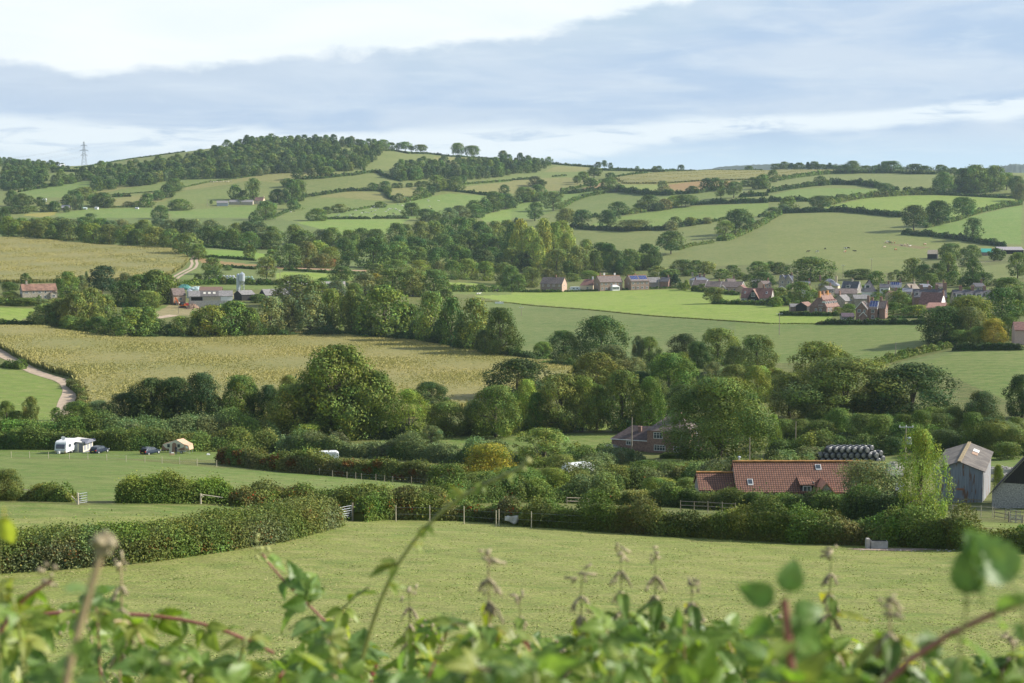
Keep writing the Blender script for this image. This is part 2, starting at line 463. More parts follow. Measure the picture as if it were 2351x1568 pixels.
    (G_LUSH, Z('c2', [(1380, 1000), (1760, 1010), (1500, 1070), (1350, 1060)])),
    (G_MID, Z('c3', [(1000, 980), (2351, 980), (2351, 1100), (1000, 1080)])),
    ((0.150, 0.220, 0.036), Z('d3', [(0, 240), (900, 240), (2300, 300), (2300, 340), (800, 290), (0, 290)])),
]
FIELD_TOP = [(0.120, 0.130, 0.036)]


def pip(pts, U, V):
    p = np.array(pts, float); n = len(p)
    inside = np.zeros(U.shape, bool)
    j = n - 1
    for i in range(n):
        xi, yi = p[i]; xj, yj = p[j]
        c = ((yi > V) != (yj > V))
        if yi != yj: inside ^= c & (U < (xj - xi) * (V - yi) / (yj - yi) + xi)
        j = i
    return inside


def build_ground():
    us = np.concatenate([np.arange(-1300, -160, 60), np.arange(-160, 2520, 4.0), np.arange(2520, 3700, 60)])
    ys = []; y = 0.4
    while y < 3000:
        ys.append(y)
        if y < 60: y += max(.5, y * .06)
        elif y < 330: y += max(.6, min(3, y * y * 3.5 / (FD * 30)))
        elif y < 1200: y += min(7.0, y * y * 2.2 / (FD * 45))
        else: y += 5.0
    ys += list(np.geomspace(3010, 30000, 40))
    ys = [-200, -60, -15, -3] + ys
    ys = np.array(ys)
    Ug, Yg = np.meshgrid(us, ys)
    Yw = np.maximum(Yg, 60.0)
    wide = np.where(Yg < 60, 1.0, 1.0)
    X = (Ug - UC) / FD * Yw * wide
    Zg = hz(X, Yg)
    nr, nc = Ug.shape
    V = np.stack([X, Yg, Zg], -1).reshape(-1, 3)
    cp, sp_ = math.cos(PITCH), math.sin(PITCH)
    d = np.maximum(V[:, 1] * cp - V[:, 2] * sp_, .1)
    pu = UC + FD * V[:, 0] / d; pv = VC - FD * (V[:, 1] * sp_ + V[:, 2] * cp) / d
    col = np.empty((len(V), 3)); col[:] = G_NEAR
    far = (V[:, 1] > 1200); col[far] = G_OLIVE
    mid = (V[:, 1] <= 1200) & (V[:, 1] > 165); col[mid] = ROUGH
    sel0 = (V[:, 1] > 150)
    for c, poly in FIELDS:
        a = np.array(poly)
        bb = sel0 & (pu > a[:, 0].min()) & (pu < a[:, 0].max()) & (pv > a[:, 1].min()) & (pv < a[:, 1].max())
        ix = np.nonzero(bb)[0]
        if len(ix) == 0: continue
        ins = pip(poly, pu[ix], pv[ix])
        col[ix[ins]] = c
    i = np.arange(nr - 1)[:, None] * nc + np.arange(nc - 1)[None, :]
    F = np.stack([i, i + 1, i + 1 + nc, i + nc], -1).reshape(-1, 4)
    me = mesh_np('ground', V, F, col, smooth=True)
    m, b, p, out = mat_new('ground_grass')
    at = b.n('ShaderNodeAttribute', attribute_name='tint').outputs['Color']
    geo = b.n('ShaderNodeNewGeometry').outputs['Position']
    n0 = b.noise(geo, .018, 4, .6, .4)
    n1 = b.noise(geo, .11, 5, .65, .6)
    n2 = b.noise(geo, .9, 5, .7, .3)
    n3 = b.noise(geo, 5.0, 3, .7)
    dry = b.mix(b.sm(n2, .42, .66), at, b.mix(.55, at, (.24, .22, .09, 1)))
    c = b.mix(b.m('MULTIPLY', b.sm(n1, .45, .62), .40), dry, b.mix(.5, at, (.05, .12, .02, 1)))
    c = b.mix(b.m('MULTIPLY', b.sm(n0, .40, .62), .40), c, b.mix(.5, at, (.26, .25, .10, 1)))
    n4 = b.noise(b.scale(geo, (.45, 1.0, 1.0)), .55, 4, .6, .8)
    c = b.mix(b.m('MULTIPLY', b.sm(n4, .48, .64), .62), c, b.mix(.45, at, (.36, .31, .15, 1)))
    c = b.mix(b.m('MULTIPLY', b.sm(n4, .46, .34), .6), c, b.mix(.5, at, (.07, .15, .03, 1)))
    f3 = b.sm(n3, .25, .75, .62, 1.28)
    wv = b.n('ShaderNodeTexWave', bands_direction='DIAGONAL'); b.put(wv, 'Vector', geo); wv.inputs['Scale'].default_value = .075; wv.inputs['Distortion'].default_value = 2.5; wv.inputs['Detail'].default_value = 2
    c = b.scale(c, b.sm(wv.outputs[1], .2, .8, .96, 1.04))
    c = b.scale(c, f3)
    b.put(p, 'Base Color', c)
    p.inputs['Roughness'].default_value = .85
    p.inputs['Specular IOR Level'].default_value = .15
    bp = b.n('ShaderNodeBump'); bp.inputs['Strength'].default_value = .55; bp.inputs['Distance'].default_value = .25
    b.put(bp, 'Height', b.m('ADD', b.m('MULTIPLY', n3, .35), b.m('MULTIPLY', n2, .8)))
    b.put(p, 'Normal', bp.outputs[0])
    o = link('ground', me, m)
    tag(o, 'patchwork of green pasture, dry meadow and bare soil over valley and hills', 'ground', kind='structure')


build_ground()


def far_hill(name, pts, Y, depth, colr, label):
    """a far ridge with its own slope down to the plain; pts = skyline in the picture"""
    us = np.linspace(pts[0][0], pts[-1][0], 160)
    vs = np.interp(us, [p[0] for p in pts], [p[1] for p in pts])
    rows = []
    for k, t in enumerate(np.linspace(0, 1, 14)):
        f = math.sin(t * math.pi)                # up and down again
        Yk = Y + (t - .5) * depth
        zt = (VH - vs) / FD * Y
        z = -60 + (zt + 60) * f + rng.normal(0, 1.6, len(us)) * (f > .3)
        rows.append(np.stack([(us - UC) / FD * Yk, np.full(len(us), Yk), z], -1))
    V = np.array(rows); nr, nc = V.shape[:2]
    i = np.arange(nr - 1)[:, None] * nc + np.arange(nc - 1)[None, :]
    F = np.stack([i, i + 1, i + 1 + nc, i + nc], -1).reshape(-1, 4)
    me = mesh_np(name, V.reshape(-1, 3), F, smooth=True)
    o = link(name, me, plain(name + '_cover', colr, .9, var=.35, scale=.01))
    tag(o, label, 'hill', kind='structure')


far_hill('hills', [(1500, 420), (1600, 392), (1660, 384), (1720, 380), (1790, 378), (1900, 378), (2100, 388), (2500, 400)], 6500, 2600, (.05, .07, .05), 'low blue wooded hill on the far horizon')
far_hill('hills', [(2180, 430), (2260, 393), (2310, 379), (2351, 378), (2420, 372), (2600, 380)], 5200, 2000, (.04, .06, .035), 'blue wooded hill at the far right horizon')
# ------------------------------------------------------------------ foliage
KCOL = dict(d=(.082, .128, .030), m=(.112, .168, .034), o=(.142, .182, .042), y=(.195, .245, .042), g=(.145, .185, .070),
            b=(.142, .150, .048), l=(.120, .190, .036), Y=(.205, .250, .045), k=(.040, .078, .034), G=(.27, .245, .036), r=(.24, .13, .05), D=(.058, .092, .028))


def leaf_mat(name, transl=.16, spread=.5, rough=.6):
    m, b, p, out = mat_new(name)
    oi = b.n('ShaderNodeObjectInfo').outputs['Color']
    at = b.n('ShaderNodeAttribute', attribute_name='tint').outputs['Color']
    mul = b.mix(1.0, oi, at, 'MULTIPLY')
    b.put(p, 'Base Color', mul)
    p.inputs['Roughness'].default_value = rough
    p.inputs['Specular IOR Level'].default_value = .08
    tr = b.n('ShaderNodeBsdfTranslucent')
    b.put(tr, 'Color', b.mix(1.0, mul, (1.25, 1.35, .7, 1), 'MULTIPLY'))
    mx = b.n('ShaderNodeMixShader'); mx.inputs[0].default_value = transl
    m.node_tree.links.new(p.outputs[0], mx.inputs[1]); m.node_tree.links.new(tr.outputs[0], mx.inputs[2])
    m.node_tree.links.new(mx.outputs[0], out.inputs[0])
    return m


M_LEAF = leaf_mat('foliage')
M_BARK = plain('bark', (.115, .095, .07), .9, var=.4, scale=1.5)
M_TWIG = plain('twig', (.16, .13, .09), .9)


def unit(v):
    return v / np.maximum(np.linalg.norm(v, axis=-1, keepdims=True), 1e-9)


def leaf_quads(C, N, size, rg, aspect=1.0):
    """diamonds at C facing N; size scalar or (n,)"""
    n = len(C)
    a = unit(np.cross(N, rg.normal(size=(n, 3))))
    b_ = np.cross(N, a)
    s = (np.ones(n) * size)[:, None] * rg.uniform(.65, 1.35, (n, 1))
    a = a * s * .62; b_ = b_ * s * .62 * aspect
    lift = N * s * .12
    V = np.stack([C - a + lift, C - b_, C + a + lift, C + b_], 1).reshape(-1, 3)
    F = np.arange(4 * n).reshape(n, 4)
    return V, F


def tint_rand(n, rg, spots=0.0, spotcol=(2.2, 1.2, .5)):
    t = rg.normal(1, .22, n).clip(.45, 1.7)
    w = rg.normal(0, .10, n)
    c = np.stack([t * (1 + w), t, t * (1 - w)], 1)
    if spots:
        k = rg.random(n) < spots
        c[k] *= spotcol
    return c


KINDS = {   # zb bottom, zw widest height, nblob, blob radius, gap, limbs
    'oak': (.06, .42, 62, .125, .0, 5), 'umb': (.24, .54, 48, .13, .0, 5), 'dome': (.0, .32, 66, .125, 0, 3),
    'tall': (.03, .40, 60, .12, 0, 3), 'sparse': (.14, .56, 46, .105, .3, 9), 'bush': (.0, .38, 44, .165, .1, 0),
    'con': (.04, .12, 80, .08, 0, 1), 'pine': (.16, .55, 50, .11, 0, 3), 'willow': (.0, .38, 90, .085, 0, 2),
}


def crown_np(kind, n_leaf, leaf, seed):
    rg = np.random.default_rng(seed)
    zb, zw, nb, rb, gap, _ = KINDS[kind]
    ph = rg.uniform(0, 2 * np.pi, 6); am = rg.uniform(.04, .135, 6)

    def env(z, th):
        zz = np.where(z > zw, (z - zw) / (1.0 - zw), (zw - z) / max(zw - zb + .12, .05))
        zz = np.clip(zz, 0, 1)
        if kind == 'con': r = .5 * (1 - (z - zb) / (1 - zb)) + .02
        else: r = .5 * np.clip(1 - zz ** 1.9, 0.0, 1) ** .6
        for i in range(6): r = r * (1 + am[i] * np.cos((i + 1) * th + ph[i] + z * 5))
        return r
    # clumps on the outside of the crown, evenly spread, and some inside
    i = np.arange(nb) + .5
    z = zb + (1 - zb) * (i / nb) ** .9
    th = i * 2.39996 + rg.uniform(-.5, .5, nb)
    rad = 1.04 - np.abs(rg.normal(0, .17 if gap == 0 else .28, nb))
    br = rb * rg.uniform(.45, 1.6, nb)
    ni = nb // 4
    z = np.r_[z, rg.uniform(zb + .1, .9, ni)]; th = np.r_[th, rg.uniform(0, 6.3, ni)]; rad = np.r_[rad, rg.uniform(0, .6, ni)]; br = np.r_[br, rb * rg.uniform(.9, 1.4, ni)]
    nb_ = len(z)
    e = np.maximum(env(z, th) - br * .45, .01)
    zc = np.clip(z + rg.normal(0, .02, nb_), zb + br * .4, 1 - br * .7)
    C = np.stack([np.cos(th) * rad * e, np.sin(th) * rad * e, zc], 1)
    w = br ** 2; w[nb:] *= .45; w /= w.sum()
    k = rg.choice(nb_, n_leaf, p=w)
    d = unit(rg.normal(size=(n_leaf, 3)))
    # outward half of every clump carries most leaves
    outw = unit(C - np.array([0, 0, .42]))
    flip = (np.einsum('ij,ij->i', d, outw[k]) < -.1) & (rg.random(n_leaf) < .65)
    d[flip] *= -1
    lump = 1 + .25 * np.sin(d[:, 0] * 6 + k) * np.sin(d[:, 1] * 6 + k * 2) + .16 * rg.normal(size=n_leaf)
    pos = C[k] + d * (br[k] * lump)[:, None] * np.array([1.1, 1.1, .80])
    if kind == 'willow': pos[:, 2] -= rg.exponential(.05, n_leaf)
    rr = np.percentile(np.hypot(pos[:, 0], pos[:, 1]), 97.5)
    sc = .5 / rr
    pos[:, :2] *= sc; C[:, :2] *= sc
    pos[:, 2] = np.clip(pos[:, 2], 0.005 if zb < .05 else zb * .7, 1.02)
    nrm = unit(d + rg.normal(0, .30, (n_leaf, 3)))
    bt = rg.normal(1, .20, nb_).clip(.55, 1.5)
    V, F = leaf_quads(pos, nrm, leaf, rg, 1.0 if kind != 'willow' else .6)
    tint = tint_rand(n_leaf, rg) * bt[k][:, None]
    warm = rg.normal(0, .10, nb_)
    tint[:, 0] *= 1 + warm[k]; tint[:, 2] *= 1 - warm[k]
    return V, F, tint, C


def tubes(paths, nseg=6):
    """paths: list of (pts (n,3), radii (n,)) -> V, F"""
    Vs, Fs = [], []; off = 0
    for pts, rad in paths:
        pts = np.asarray(pts, float); rad = np.asarray(rad, float)
        n = len(pts)
        tg = np.gradient(pts, axis=0); tg = unit(tg)
        ref = np.array([0.0, 0.0, 1.0]) if abs(tg[0][2]) < .8 else np.array([1.0, 0, 0])
        a = unit(np.cross(tg, ref)); b_ = np.cross(tg, a)
        ang = np.arange(nseg) * 2 * np.pi / nseg
        ring = pts[:, None, :] + rad[:, None, None] * (a[:, None, :] * np.cos(ang)[None, :, None] + b_[:, None, :] * np.sin(ang)[None, :, None])
        Vs.append(ring.reshape(-1, 3))
        i = np.arange(n - 1)[:, None] * nseg + np.arange(nseg)[None, :]
        j = np.arange(n - 1)[:, None] * nseg + (np.arange(nseg)[None, :] + 1) % nseg
        Fs.append(np.stack([i, j, j + nseg, i + nseg], -1).reshape(-1, 4) + off)
        off += n * nseg
    return np.concatenate(Vs), np.concatenate(Fs)


def trunk_paths(kind, C, seed, r0=.028):
    rg = np.random.default_rng(seed + 99)
    zb, zw, nb, rb, gap, nl = KINDS[kind]
    top = .92 if kind in ('con', 'pine') else max(zb + .35, .62)
    t = np.linspace(0, 1, 6)
    wob = np.stack([.02 * np.sin(t * 4 + seed), .02 * np.cos(t * 3 + seed), t * top], 1); wob[0, :2] = 0
    paths = [(wob, r0 * (1.25 - .95 * t))]
    if nl:
        order = rg.permutation(len(C))[:nl * 2]
        for i in order:
            c = C[i]
            h0 = rg.uniform(max(zb * .7, .12), min(top * .8, max(c[2] - .02, .15)))
            s = np.linspace(0, 1, 5)[:, None]
            b0 = np.array([0, 0, h0])
            p = b0 * (1 - s) + c * s; p[:, 2] += (np.sin(s * np.pi) * .03)[:, 0]
            paths.append((p, r0 * .5 * (1 - .75 * s[:, 0])))
    return paths


LOD = {'x': (46000, .0115), 'n': (15000, .0185), 'm': (5200, .030), 'f': (1500, .055)}
_protos = {}


def proto(kind, lod, var):
    key = (kind, lod, var)
    if key not in _protos:
        seed = (hash(kind) % 1 if False else sum(map(ord, kind))) * 13 + var * 101
        n, lf = LOD[lod]
        if kind == 'sparse': n = int(n * .75)
        V, F, T, C = crown_np(kind, n, lf, seed)
        cm = mesh_np(kind + '_crown', V, F, T); cm.materials.append(M_LEAF)
        tv, tf = tubes(trunk_paths(kind, C, seed), 7 if lod in 'nx' else 4)
        tm = mesh_np(kind + '_trunk', tv, tf, smooth=True); tm.materials.append(M_BARK)
        jm = None
        if lod == 'f':
            VV = np.concatenate([V, tv]); FF = np.concatenate([F, tf + len(V)])
            TT = np.concatenate([T, np.ones((len(tf), 3))])
            jm = mesh_np(kind + '_tree', VV, FF, TT); jm.materials.append(M_LEAF); jm.materials.append(M_BARK)
            mi = np.zeros(len(FF), np.int32); mi[len(F):] = 1
            jm.polygons.foreach_set('material_index', mi)
        _protos[key] = (cm, tm, jm, (V, F, T))
    return _protos[key]


NAMES = {'umb': ('oak_tree', 'tree'), 'tall': ('poplar_tree', 'tree'), 'bush': ('bush', 'bush'), 'con': ('conifer_tree', 'tree'), 'pine': ('pine_tree', 'tree'), 'willow': ('willow_tree', 'tree')}
CWORD = dict(d='dark green', m='mid green', o='olive green', y='yellow green', Y='bright yellow green', g='grey green', b='brownish', l='fresh green', k='blackish green', G='golden', r='russet', D='deep dark green')
KWORD = dict(oak='broad', umb='spreading', dome='domed', tall='tall', sparse='open', bush='low', con='pointed', pine='dark', willow='feathery')
TREES = []          # (zone, u, root, colour key, kind)


def shade_col(ck, rg):
    c = np.array(KCOL[ck]) * rg.uniform(.98, 1.40)
    c = c * np.array([rg.uniform(.88, 1.14), 1, rg.uniform(.9, 1.1)])
    return (float(c[0]), float(c[1]), float(c[2]), 1.0)


_tr = np.random.default_rng(42)


SPECS = []


def tree(*a, **k):
    SPECS.append((a, k))


def build_trees():
    # the largest broadleaf trees one by one; the smallest of them, past 290, as one mass
    def area(a): return (a[1] - a[2]) * a[3]
    plain_ = [a for a, k in SPECS if a[4] in ('oak', 'dome') and not (len(a) > 7 and a[7])]
    fixed = sum(1 for a, k in SPECS if a[4] in ('oak', 'dome') and (len(a) > 7 and a[7]))
    plain_.sort(key=area, reverse=True)
    small = set(id(a) for a in plain_[max(0, 290 - fixed):])
    Vs, Fs, Ts = [], [], []; off = 0
    rg = np.random.default_rng(77)
    for a, k in SPECS:
        if id(a) not in small:
            tree_one(*a, **k); continue
        u, vb, vt, w, kind, ck = a[:6]
        p = P(u, vb); _, tz = dirs(u, vt); h = max(.6, float(tz) * p.y - p.z); wm = w * p.y / FD * 1.2
        V, F, T = proto(kind, 'f', int(rg.integers(0, 3)))[3]
        an = rg.uniform(0, 6.28); c_, s_ = math.cos(an), math.sin(an)
        X = V * np.array([wm, wm, h])
        X = np.stack([X[:, 0] * c_ - X[:, 1] * s_ + p.x, X[:, 0] * s_ + X[:, 1] * c_ + p.y, X[:, 2] + p.z], 1)
        Vs.append(X); Fs.append(F + off); Ts.append(T * np.array(shade_col(ck, rg)[:3])); off += len(X)
    if Vs:
        me = mesh_np('woodland', np.concatenate(Vs), np.concatenate(Fs), np.concatenate(Ts)); me.materials.append(M_LEAF)
        o = link('woodland', me); o.color = (1, 1, 1, 1)
        tag(o, 'smallest far trees scattered singly over hillsides and skyline', 'scattered trees', kind='stuff')
    print('small trees', len(Vs))


def tree_one(u, vb, vt, w, kind, ck, zone, label=None, Y=None):
    """tree whose foot is at picture (u, vb), crown top at vt, w wide (picture units)"""
    p = PY(u, Y) if Y else P(u, vb)
    Yd = p.y
    # height from the picture top
    _, tz = dirs(u, vt)
    h = float(tz) * Yd - p.z
    wm = w * Yd / FD * 1.27
    if h < .6: h = .6
    hp = h / mpx(Yd)
    lod = 'x' if w > 190 and Yd < 420 else 'n' if (Yd < 560 and hp > 42) else ('m' if hp > 26 or w > 34 else 'f')
    var = int(_tr.integers(0, 3))
    cm, tm, jm, _ = proto(kind, lod, var)
    rz = float(_tr.uniform(0, 6.28))
    nm, cat = NAMES.get(kind, ('broadleaf_tree', 'tree'))
    col = shade_col(ck, _tr)
    if hp < 30 and jm is not None:
        o = link(nm, jm); o.location = p; o.scale = (wm, wm * float(_tr.uniform(.85, 1.05)), h); o.rotation_euler = (0, 0, rz); o.color = col
        root = o
    else:
        root = empty(nm, p, 0)
        c = link('crown' if kind != 'bush' else 'foliage', cm, parent=root)
        c.scale = (wm, wm * float(_tr.uniform(.85, 1.05)), h); c.rotation_euler = (0, 0, rz); c.color = col
        t = link('trunk' if kind != 'bush' else 'stem', tm, parent=root)
        t.scale = (h, h, h) if kind != 'bush' else (h * .7, h * .7, h * .6); t.rotation_euler = (0, 0, rz)
    root['category'] = cat
    if label: root['label'] = label
    else: TREES.append((zone, u, root, ck, kind))
    return root


def rows(t, zone, lst):
    for e in lst:
        x, yb, yt, w, kind, ck = e[:6]
        lab = e[6] if len(e) > 6 else None
        (u, vb), (_, vt) = Z(t, [(x, yb), (x, yt)])
        tree(u, vb, vt, w * (.2863 if t[0] == 'd' else .25), kind, ck, zone, lab)


# tile a : hills
rows('a0', 'on the left hillside', [
    (1600, 610, 490, 150, 'oak', 'd'), (1540, 665, 550, 140, 'oak', 'd'), (1450, 690, 600, 120, 'oak', 'd'), (1475, 862, 740, 155, 'dome', 'd'),
    (1650, 780, 680, 190, 'dome', 'm'), (1350, 745, 630, 130, 'oak', 'm'), (1260, 750, 700, 90, 'dome', 'd'), (1180, 745, 702, 90, 'dome', 'b'),
    (780, 690, 570, 170, 'oak', 'o'), (680, 710, 600, 160, 'oak', 'd'), (630, 750, 650, 120, 'dome', 'd'), (688, 780, 650, 55, 'tall', 'g'), (740, 780, 650, 60, 'tall', 'g'),
    (950, 752, 620, 180, 'oak', 'd'), (870, 742, 640, 130, 'oak', 'm'), (1005, 760, 680, 90, 'dome', 'd'), (110, 745, 600, 150, 'oak', 'd'),
    (200, 765, 630, 130, 'oak', 'd'), (265, 730, 650, 110, 'oak', 'd'), (370, 745, 660, 90, 'oak', 'd'), (500, 795, 700, 110, 'dome', 'd'), (430, 795, 730, 110, 'dome', 'd'),
    (170, 810, 740, 190, 'dome', 'd'), (60, 805, 750, 130, 'dome', 'm'), (830, 858, 812, 90, 'bush', 'd'), (2160, 685, 550, 110, 'oak', 'm'), (2230, 685, 600, 80, 'oak', 'd'),
    (2325, 690, 490, 120, 'tall', 'm'), (2240, 725, 660, 100, 'dome', 'm'), (2330, 905, 800, 90, 'dome', 'd'), (410, 580, 530, 60, 'oak', 'd'), (500, 560, 520, 60, 'oak', 'd'),
    (610, 800, 745, 60, 'dome', 'd'), (300, 790, 745, 90, 'dome', 'm'), (1940, 725, 690, 28, 'oak', 'd'), (45, 980, 760, 90, 'dome', 'd')])
rows('a1', 'on the middle hillside', [
    (380, 500, 395, 105, 'oak', 'd'), (510, 492, 400, 75, 'umb', 'b'), (640, 480, 380, 125, 'umb', 'm'), (585, 482, 410, 60, 'oak', 'd'), (995, 440, 400, 35, 'oak', 'd'),
    (1070, 585, 530, 85, 'dome', 'd'), (1115, 582, 542, 40, 'dome', 'd'), (1190, 578, 515, 105, 'dome', 'd'), (1278, 577, 532, 60, 'dome', 'd'), (1322, 577, 530, 55, 'dome', 'd'),
    (1398, 572, 532, 45, 'dome', 'd'), (1424, 572, 530, 36, 'dome', 'd'), (1500, 568, 515, 62, 'dome', 'd'), (1542, 566, 515, 55, 'dome', 'd'), (1462, 562, 534, 18, 'dome', 'd'),
    (1210, 645, 560, 75, 'oak', 'm'), (1510, 668, 570, 120, 'dome', 'm'), (1318, 712, 628, 95, 'dome', 'g'), (330, 710, 500, 140, 'oak', 'm'), (290, 570, 490, 120, 'oak', 'd'),
    (385, 695, 500, 145, 'tall', 'm'), (200, 705, 590, 170, 'dome', 'd'), (350, 775, 690, 120, 'dome', 'm'), (90, 872, 700, 180, 'oak', 'm'), (12, 895, 840, 95, 'dome', 'd'),
    (560, 878, 765, 165, 'dome', 'm'), (650, 815, 750, 95, 'dome', 'd'), (770, 802, 725, 145, 'oak', 'o'), (1140, 755, 703, 105, 'dome', 'm'), (1430, 835, 715, 155, 'oak', 'd'),
    (1560, 880, 770, 160, 'oak', 'd'), (1660, 890, 800, 110, 'dome', 'm'), (1780, 890, 760, 140, 'oak', 'g'), (1870, 860, 740, 165, 'oak', 'g'), (2000, 805, 690, 145, 'oak', 'm'),
    (2020, 850, 730, 150, 'dome', 'm'), (2180, 795, 612, 170, 'oak', 'm'), (2290, 770, 630, 170, 'oak', 'd'), (2100, 810, 680, 120, 'dome', 'd'), (2280, 632, 548, 90, 'oak', 'd'), (2000, 626, 590, 26, 'dome', 'd'),
    (1660, 605, 460, 155, 'oak', 'm'), (1640, 612, 540, 105, 'dome', 'd'), (1830, 605, 475, 150, 'oak', 'm'), (1740, 592, 500, 110, 'dome', 'm'), (1895, 530, 460, 80, 'oak', 'd'),
    (1600, 640, 560, 90, 'dome', 'd'), (2340, 760, 660, 120, 'dome', 'd'), (235, 730, 690, 60, 'dome', 'm')])
rows('a1', 'on the skyline', [
    (1370, 232, 155, 105, 'umb', 'm'), (1428, 228, 190, 52, 'umb', 'd'), (1302, 222, 165, 42, 'oak', 'd'), (1512, 250, 180, 105, 'umb', 'm'), (1240, 215, 160, 100, 'oak', 'd'), (1170, 215, 135, 110, 'oak', 'm'),
    (1855, 284, 166, 115, 'umb', 'm', 'left one of two round trees standing apart on the bare skyline'),
    (1982, 288, 190, 125, 'umb', 'm', 'right one of two round trees standing apart on the bare skyline'),
    (2268, 308, 236, 90, 'umb', 'd'), (2325, 312, 270, 60, 'oak', 'd')])
rows('a2', 'on the skyline', [
    (148, 328, 279, 72, 'oak', 'd'), (105, 328, 290, 32, 'oak', 'd'), (237, 338, 303, 62, 'oak', 'd'), (790, 384, 340, 64, 'oak', 'd'), (850, 386, 325, 46, 'umb', 'd'), (905, 392, 348, 42, 'oak', 'd'),
    (1150, 414, 378, 42, 'oak', 'g'), (1310, 434, 378, 60, 'oak', 'd'), (1350, 434, 375, 60, 'oak', 'd'), (1552, 416, 365, 66, 'dome', 'd'), (2180, 424, 375, 80, 'dome', 'd')])
rows('a2', 'on the right hillside', [
    (215, 560, 472, 130, 'oak', 'b'), (268, 568, 500, 90, 'oak', 'd'), (110, 705, 570, 190, 'oak', 'm'), (240, 695, 550, 150, 'oak', 'm'), (170, 700, 600, 150, 'dome', 'o'),
    (378, 785, 612, 185, 'sparse', 'o'), (210, 880, 710, 150, 'sparse', 'm'), (598, 545, 465, 62, 'umb', 'm'), (655, 525, 430, 92, 'umb', 'm'), (755, 485, 390, 112, 'umb', 'd'),
    (906, 494, 437, 92, 'oak', 'd'), (725, 585, 490, 112, 'umb', 'm'), (900, 615, 480, 145, 'oak', 'm'), (975, 612, 560, 84, 'dome', 'b'), (1385, 625, 515, 105, 'oak', 'g'),
    (1460, 645, 590, 72, 'dome', 'm'), (1655, 625, 560, 112, 'dome', 'd'), (1790, 605, 490, 125, 'oak', 'd'), (1868, 605, 485, 132, 'oak', 'd'), (1950, 585, 510, 102, 'oak', 'b'),
    (1912, 674, 585, 82, 'umb', 'y'), (2035, 668, 520, 142, 'umb', 'd'), (2210, 565, 480, 92, 'oak', 'd'), (2305, 585, 455, 132, 'oak', 'm'), (2270, 588, 500, 122, 'dome', 'm'), (2140, 562, 510, 92, 'dome', 'd'),
    (1250, 790, 645, 192, 'oak', 'd'), (980, 825, 705, 192, 'dome', 'd'), (1155, 790, 722, 112, 'dome', 'y'), (1400, 775, 680, 130, 'dome', 'b'), (1490, 755, 650, 152, 'oak', 'y'), (1595, 750, 640, 172, 'umb', 'o'), (1330, 785, 720, 160, 'dome', 'D'),
    (495, 925, 768, 182, 'umb', 'o'), (640, 935, 780, 152, 'umb', 'd'), (880, 945, 782, 172, 'umb', 'd', 'dark round oak on the hedge above the poplars, standing clear of the other two'), (1110, 965, 870, 285, 'bush', 'o'), (1500, 925, 842, 105, 'dome', 'm'), (1460, 965, 880, 132, 'dome', 'g'),
    (1640, 925, 848, 132, 'bush', 'o'), (1790, 905, 850, 92, 'bush', 'b'), (2085, 1000, 775, 235, 'umb', 'd', 'tall spreading oak on the olive field hedge, between two pale pastures'), (1960, 1035, 880, 165, 'sparse', 'y'), (2180, 935, 830, 62, 'umb', 'd'),
    (1460, 1185, 980, 235, 'umb', 'd', 'lone round oak with bare trunk on the slope behind the village'), (40, 900, 850, 60, 'con', 'k')])
rows('a3', 'on the right hillside', [
    (45, 525, 410, 95, 'oak', 'm'), (485, 555, 468, 115, 'dome', 'd'), (1075, 636, 535, 142, 'umb', 'd'), (180, 768, 660, 152, 'oak', 'y'), (140, 795, 730, 92, 'dome', 'g'), (475, 775, 650, 172, 'umb', 'd'),
    (45, 815, 755, 112, 'dome', 'd'), (1610, 630, 440, 225, 'oak', 'm'), (1780, 615, 400, 182, 'oak', 'd'), (1900, 628, 370, 225, 'oak', 'm'), (2000, 605, 400, 152, 'oak', 'm'), (2080, 605, 375, 182, 'oak', 'o'),
    (2190, 595, 440, 142, 'umb', 'm'), (1830, 630, 480, 182, 'dome', 'd'), (1960, 624, 450, 152, 'dome', 'd'), (2285, 635, 470, 142, 'oak', 'd'), (2315, 700, 540, 122, 'oak', 'b'),
    (1340, 968, 740, 225, 'umb', 'd'), (1480, 925, 750, 150, 'oak', 'd'), (1560, 920, 697, 192, 'umb', 'd'), (1785, 850, 665, 192, 'umb', 'm'), (1880, 1055, 855, 172, 'sparse', 'd', 'ragged open tree alone on the long hedge at the right edge'), (2070, 1080, 1040, 75, 'bush', 'd')])
rows('a3', 'on the skyline', [
    (775, 445, 330, 155, 'oak', 'm'), (700, 425, 365, 80, 'oak', 'd'), (900, 425, 372, 100, 'dome', 'm'), (990, 425, 370, 90, 'dome', 'm'), (1130, 440, 332, 205, 'oak', 'd'), (1065, 430, 335, 90, 'oak', 'd'),
    (1350, 450, 358, 165, 'dome', 'd'), (1440, 450, 375, 132, 'dome', 'd'), (1580, 445, 365, 112, 'oak', 'm'), (1700, 455, 390, 92, 'oak', 'd'), (1620, 450, 385, 90, 'dome', 'm'),
    (75, 413, 355, 90, 'oak', 'd'), (150, 413, 336, 90, 'oak', 'd'), (215, 413, 350, 80, 'con', 'k'), (285, 413, 345, 100, 'oak', 'd'), (365, 413, 340, 60, 'con', 'k'), (425, 413, 335, 110, 'oak', 'd'), (500, 413, 360, 80, 'dome', 'm'), (565, 413, 348, 70, 'con', 'k'), (610, 413, 370, 80, 'dome', 'd'), (660, 413, 375, 60, 'dome', 'd')])
